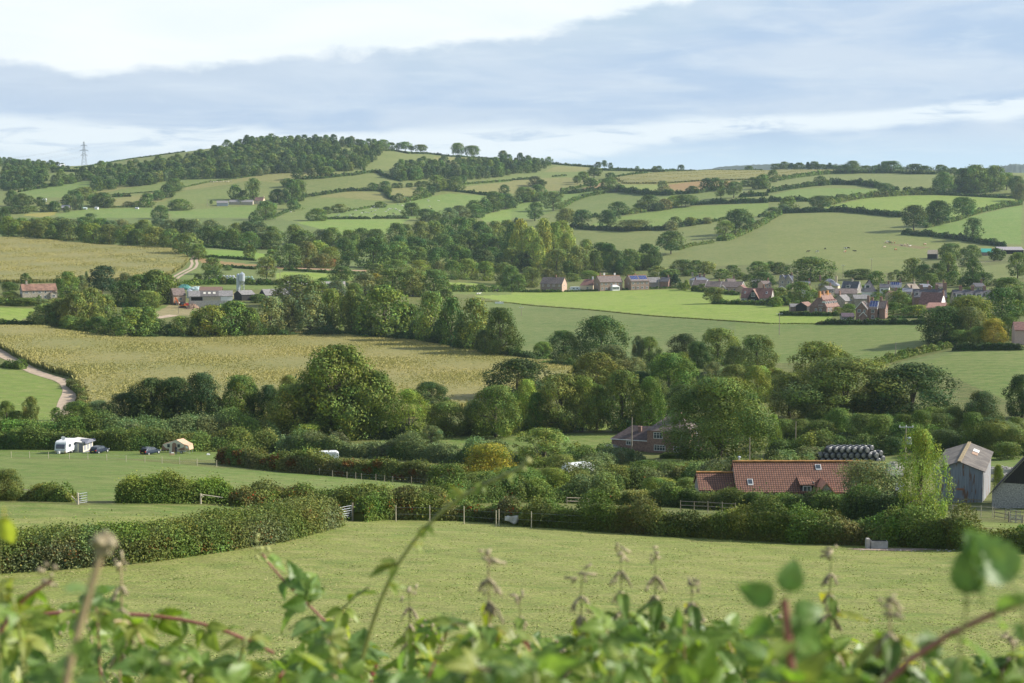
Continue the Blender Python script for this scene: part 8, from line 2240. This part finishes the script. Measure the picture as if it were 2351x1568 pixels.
for x, y, kd, ps, rz, lb in [(1898, 498, 'W', 'u', 3.3, 'black and white cow leftmost by the hedge left of the village'), (2030, 492, 'W', 'g', .3, 'mostly white cow grazing by the hedge, second from left'), (2043, 522, 'W', 'l', .5, 'white cow lying in front of the grazing one'), (2062, 499, 'k', 'g', 2.8, 'black cow grazing beside the white lying one'), (2205, 503, 'k', 'u', .4, 'black cow standing alone nearest the white drinking trough')]:
    q = Z('b1', [(x, y)])[0]; cow(q[0], q[1], kd, ps, rz, lb, 'cows by the hedge left of the village', 1.25)
SH = plain('sheep_fleece', (.62, .57, .46), .95, var=.1)
for j, x in enumerate((1935, 1960, 1972, 1990, 2010, 2025, 2050, 2075, 2100, 2125)):
    q = Z('a0', [(x, 526 - (x - 1935) * .02 + (j % 3) * 2)])[0]
    if j == 0:
        Js = [[a * .55 if i == 0 else a * .6 for i, a in enumerate(jj[:3])] + [r_ * (.62 if k > 8 else .95) for r_ in jj[3:]] for k, jj in enumerate(CU)]
        o = sp0 = skinned('sheep', Js, CE, SH, 0, 1)
    else: o = sp0.copy(); COL.objects.link(o)
    o.location = P(*q); o.rotation_euler = (0, 0, (j * 1.3) % 6.28); o.scale = (1.5, 1.5, 1.5)
    tag(o, 'pale sheep, number %d from left in the line on the tan hill field' % (j + 1), 'sheep', 'sheep on the tan hill field')


# ---------------- tracks
def track(pts, w, label, name='track', mat=None, lift=.05, ruts=False):
    D = []
    for i in range(len(pts) - 1):
        for t in np.linspace(0, 1, 9)[:-1]: D.append((pts[i][0] + (pts[i + 1][0] - pts[i][0]) * t, pts[i][1] + (pts[i + 1][1] - pts[i][1]) * t))
    D.append(pts[-1])
    q = np.array([tuple(P(u, v))[:2] for u, v in D])
    for _ in range(3): q[1:-1] = (q[:-2] + q[1:-1] * 2 + q[2:]) / 4
    tg = unit(np.gradient(q, axis=0)); nn = np.stack([-tg[:, 1], tg[:, 0]], 1)
    offs = [(-w / 2, w / 2)] if not ruts else [(-w / 2, -w * .14), (w * .14, w / 2)]
    mb = MB()
    for a, b_ in offs:
        vs = []
        for i in range(len(q)):
            for c in np.linspace(a, b_, 4): x, y = q[i] + nn[i] * c; vs.append((x, y, float(hz(x, y)) + lift))
        mb.add(vs, [(i * 4 + j, i * 4 + j + 1, (i + 1) * 4 + j + 1, (i + 1) * 4 + j) for i in range(len(q) - 1) for j in range(3)])
    o = mb.build(name, mat or plain('dusty_track', (.42, .33, .24), .95, var=.18, scale=.6), smooth=True)
    tag(o, label, name, kind='structure')


track([(-60, 778), (0, 809), (15, 820)] + Z('c0', [(150, 105), (230, 155), (330, 205), (450, 245), (560, 275), (620, 310), (650, 365), (640, 410), (615, 460), (600, 505), (580, 600), (560, 650)]), 4.2, 'pale farm track curving between the green field and the maize')
track(Z('b0', [(1570, 400), (1620, 360), (1700, 315), (1770, 280), (1790, 240), (1780, 215), (1790, 190), (1800, 175), (1790, 150)]), 5.0, 'rutted pale track climbing past the upper maize', ruts=True)
track(Z('b0', [(1430, 740), (1500, 730), (1600, 712)]), 5.0, 'earth track entering the farm yard')
track(Z('c3', [(1000, 225), (1030, 205), (1060, 190)]), 5.0, 'short glimpse of grey lane beside the dome shaped oak', 'road', plain('asphalt', (.11, .11, .115), .85, var=.15))
track(Z('b1', [(-100, 268), (60, 268), (300, 278), (700, 297), (1010, 306)]), 6, 'strip of bare pinkish earth behind the farm grove', 'track', plain('pink_earth', (.42, .28, .20), .95, var=.15))
# ------------------------------------------------------------------ foreground hedge: brambles and nettles
def at(u, v, d):
    ax, tz = dirs(u, v); return np.array([float(ax) * d, d, float(tz) * d])


def bramble_leaf_mat(name, transl, back):
    m, b, p, out = mat_new(name)
    oi = b.n('ShaderNodeObjectInfo').outputs['Color']
    geo = b.n('ShaderNodeNewGeometry'); tc = b.n('ShaderNodeTexCoord').outputs['Object']
    at_ = b.n('ShaderNodeAttribute', attribute_name='tint').outputs['Color']
    n = b.noise(tc, 28, 4, .6)
    c = b.mix(b.m('MULTIPLY', b.sm(n, .45, .72), .4), oi, (.30, .30, .06, 1))
    c = b.mix(1.0, c, at_, 'MULTIPLY')
    c = b.mix(b.m('MULTIPLY', geo.outputs['Backfacing'], .55), c, back + (1,))
    b.put(p, 'Base Color', c); p.inputs['Roughness'].default_value = .42; p.inputs['Specular IOR Level'].default_value = .35
    tr = b.n('ShaderNodeBsdfTranslucent'); b.put(tr, 'Color', b.mix(1.0, c, (1.35, 1.5, .55, 1), 'MULTIPLY'))
    mx = b.n('ShaderNodeMixShader'); mx.inputs[0].default_value = transl
    m.node_tree.links.new(p.outputs[0], mx.inputs[1]); m.node_tree.links.new(tr.outputs[0], mx.inputs[2]); m.node_tree.links.new(mx.outputs[0], out.inputs[0])
    return m


BL = bramble_leaf_mat('bramble_leaf', .46, (.19, .29, .10))
STEMM = [plain('stem_purple', (.30, .12, .10), .5, var=.3, scale=20), plain('stem_green', (.26, .28, .10), .55, var=.25, scale=20), plain('stem_tan', (.40, .30, .18), .6, var=.25, scale=20)]
FLR = plain('petal_pink', (.70, .55, .55), .7); DRIED = plain('dried_flower', (.34, .29, .19), .9, var=.4, scale=40); BERRY = plain('berry_red', (.22, .03, .04), .35, var=.4, scale=60); BUD = plain('green_bud', (.40, .42, .16), .7, var=.2, scale=30)


def leaflet(L, Wd, ox, oy, rz, seed, droop=.35, fold=.25):
    rg = np.random.default_rng(seed); nu, nv = 15, 9; V, T = [], []
    for i in range(nu):
        t = i / (nu - 1)
        w = Wd / 2 * (math.sin(math.pi * min(1, t ** .72)) ** .75 if t < 1 else 0) * (1 - .25 * t) + .0003
        if 0 < i < nu - 1: w *= 1 + .10 * (1 if i % 2 else -1)
        for j in range(nv):
            s = (j / (nv - 1)) * 2 - 1
            x, y = t * L, s * w
            vein = .0022 * math.cos((t * 8 - abs(s) * 2.2) * 2 * math.pi) * (abs(s) > .05) * (L / .06)
            z = -droop * L * t * t + fold * abs(y) + vein + .012 * L * math.sin(7 * t + 5 * s + seed)
            c, sn = math.cos(rz), math.sin(rz); V.append((ox + x * c - y * sn, oy + x * sn + y * c, z))
            k = .80 + .22 * math.cos((t * 8 - abs(s) * 2.2) * 2 * math.pi) * .5 + .10
            if abs(s) < .1: k = 1.25
            T.append((k, k, k))
    F = [(i * nv + j, i * nv + j + 1, (i + 1) * nv + j + 1, (i + 1) * nv + j) for i in range(nu - 1) for j in range(nv - 1)]
    return V, F, T


def leaf_mesh(kind, seed):
    rg = np.random.default_rng(seed); V, F, T = [], [], []
    if kind == 'tri': parts = [(.072, .052, .028, 0, 0), (.056, .040, .016, .004, 1.15), (.056, .040, .016, -.004, -1.15)]
    elif kind == 'one': parts = [(.070, .056, .02, 0, 0)]
    elif kind == 'nettle': parts = [(.070, .034, .012, 0, 0)]
    elif kind == 'small': parts = [(.030, .018, .006, 0, 0), (.024, .014, .004, 0, .9), (.024, .014, .004, 0, -.9)]
    for n, (L, w, ox, oy, rz) in enumerate(parts):
        v, f, t = leaflet(L * rg.uniform(.85, 1.15), w * rg.uniform(.85, 1.15), ox, oy, rz + rg.normal(0, .12), seed * 10 + n, rg.uniform(.1, .7), rg.uniform(.1, .5))
        o = len(V); V += v; F += [tuple(i + o for i in q) for q in f]; T += t
    tv, tf = tubes([(np.array([(0, 0, 0), (.015, 0, .002), (.03, 0, 0)]), np.array([.0013, .0011, .0009]))], 5)
    o = len(V); V += tv.tolist(); F += [tuple(int(i) + o for i in q) for q in tf]; T += [(1.2, 1.0, .9)] * len(tv)
    me = mesh_np(kind + '_leaf', V, np.array(F), np.array(T), smooth=True); me.materials.append(BL)
    return me


LM = {k: [leaf_mesh(k, 3 + i * 7) for i in range(5)] for k in ('tri', 'one', 'nettle', 'small')}
LCOL = [(.22, .34, .06), (.15, .27, .05), (.30, .40, .06), (.09, .18, .06), (.40, .44, .07), (.24, .35, .06), (.48, .43, .09)]
FG = []
_fr = np.random.default_rng(2024)


def spine(pts, n):
    """smooth curve through the points"""
    P_ = np.array(pts, float); d = np.r_[0, np.cumsum(np.linalg.norm(np.diff(P_, axis=0), axis=1))]
    s = np.linspace(0, d[-1], n); Q = np.stack([np.interp(s, d, P_[:, k]) for k in range(3)], 1)
    for _ in range(4): Q[1:-1] = (Q[:-2] + 2 * Q[1:-1] + Q[2:]) / 4
    return Q, d[-1]


def place_leaf(root, me, pos, axis, up, sc, col, name='leaf'):
    a = Vector(axis).normalized(); u = Vector(up); u = (u - a * u.dot(a)).normalized(); s = u.cross(a)
    M = Matrix(((a.x, s.x, u.x), (a.y, s.y, u.y), (a.z, s.z, u.z))).to_4x4()
    o = bpy.data.objects.new(name, me); COL.objects.link(o); o.parent = root
    o.matrix_local = Matrix.Translation(Vector(pos) - root.location) @ M @ Matrix.Scale(sc, 4)
    o.color = tuple(col) + (1,)
    return o


def bramble(pts, r=.0032, nleaf=9, label=None, mat=0, kind='tri', lsc=1.0, ground=True, t0=.0, cols=LCOL, tip=None, prickle=True):
    """pts world points, first one low; the stem is led down to the ground"""
    q = [np.array(p) for p in pts]
    if ground:
        g = q[0].copy(); g[2] = float(hz(g[0], g[1])) - .03; g[1] += .1; q = [g] + q
    Q, L = spine(q, 40)
    root = empty('bramble', Vector(Q[0]), 0, label, 'bramble')
    root.empty_display_size = .05
    rad = np.linspace(r * 1.25, r * .55, 40)
    V, F = tubes([(Q - np.array(root.location), rad)], 8)
    mb = MB().add(V.tolist(), [tuple(map(int, f)) for f in F])
    if prickle:
        for i in range(4, 38, 2):
            d = unit(_fr.normal(size=3)); b0 = Q[i] - np.array(root.location); s_ = rad[i]
            a = unit(np.cross(d, [0, .3, 1])); e = np.cross(d, a)
            mb.add([b0 + d * s_ * .7 + a * s_ * .6, b0 + d * s_ * .7 - a * s_ * .6, b0 + d * s_ * .7 + e * s_ * .6, b0 + d * s_ * 2.1], [(0, 1, 3), (1, 2, 3), (2, 0, 3)])
    mb.build('stem', STEMM[mat], root, smooth=True)
    vis = [i for i in range(40) if PIX(*Q[i])[1] < 1640]
    if vis:
        i0 = vis[0]; i0 = int(i0 + (39 - i0) * t0)
        for j in range(nleaf):
            i = int(i0 + (39 - i0) * (j + .5 + _fr.uniform(-.35, .35)) / nleaf); i = min(39, max(i0, i))
            tg = Q[min(39, i + 1)] - Q[max(0, i - 1)]; tg = tg / (np.linalg.norm(tg) + 1e-9)
            side = unit(np.cross(tg, [0, 0, 1.0]) + 1e-6) * (1 if j % 2 else -1)
            ax = side * _fr.uniform(.5, 1) + tg * _fr.uniform(.0, .7) + _fr.normal(0, .35, 3) + np.array([0, 0, _fr.uniform(-.5, .3)])
            up = np.array([_fr.normal(0, .5), -.6 + _fr.normal(0, .4), 1.0])
            taper = 1 - .45 * (j / max(1, nleaf - 1)) ** 2
            c = np.array(cols[int(_fr.integers(0, len(cols)))]) * _fr.uniform(.8, 1.2)
            place_leaf(root, LM[kind][int(_fr.integers(0, 5))], Q[i], ax, up, lsc * taper * _fr.uniform(.75, 1.25), c)
    if tip:
        n_, m_, s_ = tip
        t = MB()
        for _ in range(n_):
            o_ = Q[-1] + _fr.normal(0, s_, 3) - np.array(root.location); bm_s = .0035 * _fr.uniform(.8, 1.5)
            t.add([o_ + np.array(v) * bm_s for v in ((1, 0, 0), (-1, 0, 0), (0, 1, 0), (0, -1, 0), (0, 0, 1.1), (0, 0, -1.1))], [(0, 2, 4), (2, 1, 4), (1, 3, 4), (3, 0, 4), (2, 0, 5), (1, 2, 5), (3, 1, 5), (0, 3, 5)])
        t.build('flower_head' if m_ is not BERRY else 'berries', m_, root, smooth=True)
    if not label: FG.append((PIX(*Q[-1])[0], root, 'bramble'))
    return root


def zz(t, pts, d): return [at(u, v, d if not isinstance(d, (list, tuple)) else d[i]) for i, (u, v) in enumerate(Z(t, pts))]


YG = [(.36, .38, .06), (.30, .36, .05)]
# named shoots
bramble([at(800, 1620, 2.3), at(818, 1560, 2.3), at(850, 1440, 2.25), at(890, 1320, 2.2), at(960, 1215, 2.15), at(1050, 1135, 2.1), at(1140, 1095, 2.05), at(1205, 1072, 2.0)], .0040, 7, 'long arching bramble shoot reaching highest into the picture', 1, 'small', 1.0, cols=YG, t0=.45, tip=(4, BUD, .004))
bramble(zz('d0', [(-90, 1500), (-60, 1020), (100, 1000), (430, 1000), (930, 1000), (1100, 1020), (1450, 1035), (1700, 1085), (1950, 1180), (2053, 1250), (2200, 1330)], 2.7), .0052, 16, 'thick purple bramble cane lying almost level at the left', 0, 'tri', .78)
bramble(zz('d0', [(420, 1750), (470, 1540), (600, 1300), (680, 900), (780, 600), (835, 460)], 1.25), .0050, 5, 'strongly blurred upright tan cane with pale seed head, left', 2, 'one', .42, tip=(16, DRIED, .0035))
bramble(zz('d0', [(-100, 1400), (-20, 1000), (60, 910), (180, 800), (300, 770), (420, 740)], 2.0), .0045, 7, 'short pinkish cane entering at the left edge', 0, 'tri', .7, tip=(10, DRIED, .012))
bramble(zz('d1', [(900, 1600), (800, 1310), (640, 1150), (420, 940), (240, 760), (60, 640), (40, 520)], 2.9), .0036, 10, 'cane with large veined leaves and pale buds on top, left of centre', 0, 'tri', .98, t0=.1, cols=LCOL[:4], tip=(10, BUD, .012))
bramble(zz('d1', [(200, 1700), (380, 1500), (560, 1250), (650, 1020), (700, 860), (900, 800)], 3.0), .0034, 9, 'leafy cane behind the long arching shoot', 1, 'tri', 1.0, cols=LCOL[:5])
bramble(zz('d3', [(600, 1800), (820, 1540), (1000, 1400), (1250, 1250), (1400, 1170), (1600, 1050), (1750, 980), (1950, 920), (2120, 890)], 1.35), .0048, 7, 'dark blurred cane rising to the right edge', 0, 'one', .55, cols=LCOL[:2] + [LCOL[3]])
_r = bramble(zz('d3', [(260, 1800), (220, 1500), (150, 1300), (110, 1060), (130, 900)], 1.3), .0060, 7, 'thick pinkish blurred cane with round leaves, right of centre', 0, 'one', .5)
for x, y, ax, up, sc in ((130, 900, (-.8, .1, .5), (.2, -1, .3), .5), (150, 860, (.3, .2, 1), (-.2, -1, .2), .48), (120, 960, (1, 0, .2), (0, -1, .6), .45), (90, 1000, (-1, .1, -.2), (0, -.8, .8), .42), (140, 1040, (.8, .1, -.5), (.1, -1, .3), .55)):
    place_leaf(_r, LM['one'][int(x) % 5], zz('d3', [(x * .4 + 74, y + 70)], 1.3)[0], ax, up, sc, (.12, .25, .05) if sc < .7 else (.09, .19, .045))
_r = bramble(zz('d3', [(1500, 1300), (1560, 1080), (1590, 960), (1600, 900)], 1.2), .002, 1, 'single big dark leaf standing out on the right', 1, 'one', .35, prickle=False)
place_leaf(_r, LM['one'][1], zz('d3', [(1580, 975)], 1.2)[0], (.03, .1, 1), (-.35, -1, .1), .56, (.07, .15, .04))
place_leaf(_r, LM['one'][2], zz('d3', [(1700, 960)], 1.2)[0], (.0, .1, 1), (.9, -.5, .1), .5, (.10, .2, .05))
_r = bramble(zz('d3', [(2140, 1300), (2080, 1000), (2040, 900)], 1.2), .002, 2, 'pale green leaf pair at the right edge', 1, 'one', .5, prickle=False, cols=[(.22, .34, .14)])
place_leaf(_r, LM['one'][3], zz('d3', [(2050, 880)], 1.2)[0], (-.6, .1, .7), (.2, -1, .3), .75, (.24, .38, .18))
_r = bramble(zz('d0', [(-60, 420), (-20, 330), (0, 280)], 1.6), .002, 1, 'yellow leaf poking in at the left edge', 1, 'one', .3, prickle=False, cols=[(.55, .50, .05)])
place_leaf(_r, LM['one'][3], zz('d0', [(30, 160)], 1.6)[0], (.1, .1, -1), (-.2, -1, .1), .5, (.60, .55, .06))

# random shoots under an uneven top line
TOPL = [(-60, 1320), (60, 1300), (150, 1350), (230, 1290), (330, 1350), (430, 1400), (520, 1440), (620, 1350), (700, 1400), (820, 1400), (920, 1440), (1000, 1380), (1080, 1420), (1180, 1440), (1260, 1460), (1340, 1440), (1430, 1400), (1520, 1380), (1620, 1420), (1700, 1380), (1790, 1400), (1880, 1400), (1960, 1470), (2050, 1500), (2130, 1450), (2240, 1490), (2400, 1440)]
for i in range(80):
    u = -40 + i * 30.6 + _fr.uniform(-20, 20)
    d = _fr.uniform(2.0, 3.5) if i % 6 else _fr.uniform(1.3, 1.8)
    vt = np.interp(u, [a for a, _ in TOPL], [b_ for _, b_ in TOPL]) + _fr.exponential(45) + (60 if i % 3 == 0 else 0)
    if u < 1000: vt += 42
    vt += 35 if 250 < u < 560 or 900 < u < 1010 else 0
    if u < 950 and i % 4 == 1: continue
    vt = min(vt, 1550)
    lean = _fr.uniform(-160, 160)
    p0 = at(u - lean, 1700, d); pm = at(u - lean * .35, (1700 + vt) / 2 + 10, d * _fr.uniform(.95, 1.05)); p1 = at(u, vt, d * _fr.uniform(.9, 1.1))
    p2 = at(u + lean * .35, vt + _fr.uniform(5, 60), d * _fr.uniform(.9, 1.1))
    warm = LCOL if u < 1000 else LCOL + [(.36, .37, .08), (.34, .36, .07), (.22, .30, .10)]
    bramble([p0, pm, p1, p2], _fr.uniform(.0016, .0032), int(_fr.integers(8, 14)), None, int(_fr.integers(0, 3)), 'tri' if i % 5 else 'one', _fr.uniform(.5, .88) * (d / 2.7) ** .7, cols=warm, tip=(6, BERRY, .012) if i % 9 == 4 else ((8, DRIED, .012) if i % 9 == 7 else None), prickle=False)


def nettle(u, vt, vb, d, label=None, s=1.0):
    pts = [at(u + _fr.uniform(-20, 20), 1690, d), at(u + _fr.uniform(-8, 8), vb, d), at(u, vt, d)]
    g = pts[0].copy(); g[2] = float(hz(g[0], g[1])) - .03
    Q, L = spine([g] + pts, 40)
    root = empty('nettle', Vector(Q[0]), 0, label, 'nettle'); root.empty_display_size = .05
    V, F = tubes([(Q - np.array(root.location), np.linspace(.003, .0014, 40))], 6)
    MB().add(V.tolist(), [tuple(map(int, f)) for f in F]).build('stem', STEMM[1 if d > 2.4 else 2], root, smooth=True)
    vis = [i for i in range(40) if PIX(*Q[i])[1] < 1600] or [30]
    n = 7
    for j in range(n):
        i = int(vis[0] + (39 - vis[0]) * (j + .6) / n); i = min(i, 39); a0 = j * 1.57
        for sd_ in (-1, 1):
            ax = np.array([math.cos(a0) * sd_, math.sin(a0) * sd_ * .7, -.35 + _fr.normal(0, .2)])
            if j < n - 1 and _fr.random() < .8: place_leaf(root, LM['nettle'][int(_fr.integers(0, 5))], Q[i], ax, (0, -.3, 1), s * (1.15 - .55 * j / n) * _fr.uniform(.8, 1.2), np.array(LCOL[int(_fr.integers(0, 7))]) * _fr.uniform(.8, 1.2))
            if j >= 2:
                tas = MB()
                for _ in range(5):
                    dr = np.array([math.cos(a0 + _fr.normal(0, .6)) * sd_, math.sin(a0 + _fr.normal(0, .6)) * sd_ * .7, -.2]); l = _fr.uniform(.012, .028) * s * (1.1 - .4 * j / n)
                    tp = [Q[i] - np.array(root.location) + dr * l * t + np.array([0, 0, -l * 1.1 * t * t]) for t in np.linspace(0, 1, 5)]
                    for a, b_ in zip(tp[:-1], tp[1:]): tas.bar(a + _fr.normal(0, .0008, 3), b_, .0015 * _fr.uniform(.5, 1.7), 4)
                tas.build('seed_tassel', DRIED, root, smooth=True)
    tas = MB()
    for _ in range(8): o_ = Q[-1] - np.array(root.location) + _fr.normal(0, .006, 3); tas.bar(o_, o_ + _fr.normal(0, .008, 3), .0022, 4)
    tas.build('seed_tip', DRIED, root, smooth=True)
    if not label: FG.append((PIX(*Q[-1])[0], root, 'nettle'))


for t, x, yt, yb, d, s in [('d2', 870, 510, 1000, 2.6, 1.1), ('d2', 1150, 560, 1000, 2.7, 1.0), ('d2', 560, 720, 1050, 2.6, 1.1), ('d2', 1440, 770, 1000, 2.6, 1.0), ('d2', 60, 900, 1100, 2.8, .8), ('d3', 510, 530, 1000, 2.6, 1.0), ('d3', 975, 920, 1300, 1.7, .9), ('d1', 1860, 545, 1200, 2.3, 1.0), ('d1', 1230, 830, 1200, 2.9, .8), ('d0', 970, 620, 1000, 2.4, .8), ('d3', 1960, 1200, 1500, 2.4, 1.0)]:
    (u, v), (_, vb) = Z(t, [(x, yt), (x, yb)]); nettle(u, v, vb, d, None, s)
# ------------------------------------------------------------------ air
def haze():
    bm = bmesh.new(); bmesh.ops.create_cube(bm, size=1.0)
    me = bpy.data.meshes.new('haze'); bm.to_mesh(me); bm.free()
    m = bpy.data.materials.new('haze_air'); m.use_nodes = True
    n_ = m.node_tree; n_.nodes.clear()
    out = n_.nodes.new('ShaderNodeOutputMaterial'); v = n_.nodes.new('ShaderNodeVolumePrincipled')
    v.inputs['Color'].default_value = (.62, .80, 1.0, 1); v.inputs['Density'].default_value = 0.000045
    v.inputs['Anisotropy'].default_value = .2
    n_.links.new(v.outputs[0], out.inputs['Volume'])
    o = link('haze', me, m)
    z0, z1 = -75.0, 150.0
    y0, y1 = -260.0, 30500.0
    o.scale = (34000, y1 - y0, z1 - z0); o.location = (0, (y0 + y1) / 2, (z0 + z1) / 2)
    tag(o, 'thin bluish air over the whole valley', 'haze', kind='stuff')


haze()
zones = {}
for z, u, o, ck, kind in TREES: zones.setdefault((z, ck, kind), []).append((u, o))
zall = {}
for z, u, o, ck, kind in TREES: zall.setdefault(z, []).append(o)
for (z, ck, kind), L in zones.items():
    L.sort(key=lambda a: a[0])
    noun = {'bush': 'bush', 'con': 'conifer', 'pine': 'pine'}.get(kind, 'tree')
    for i, (u, o) in enumerate(L):
        o['label'] = ('%s%s %s %s %s' % (ordw(i, len(L)), CWORD[ck], KWORD[kind], noun, z)).strip()
        if len(zall[z]) > 2: o['group'] = 'trees and bushes ' + z
hz_ = {}
for z, u, v, o, cols in HEDGES: hz_.setdefault(z, []).append((u, v, o))
for z, L in hz_.items():
    L.sort(key=lambda a: a[0])
    for i, (u, v, o) in enumerate(L):
        o['label'] = 'field hedge, %s from left of %d hedges %s' % (('number ' + str(i + 1)) if i >= 12 else ordw(i, 99).strip().replace('leftmost', 'first'), len(L), z)
        o['group'] = 'hedges ' + z

for kd in ('bramble', 'nettle'):
    L = sorted([a for a in FG if a[2] == kd], key=lambda a: a[0])
    for i, (u, o, _) in enumerate(L):
        o['label'] = '%s, number %d from left of %d along the foreground hedge' % ('small leafy bramble shoot' if kd == 'bramble' else 'nettle stem with brown tassels', i + 1, len(L))
        o['group'] = kd + 's along the foreground hedge'
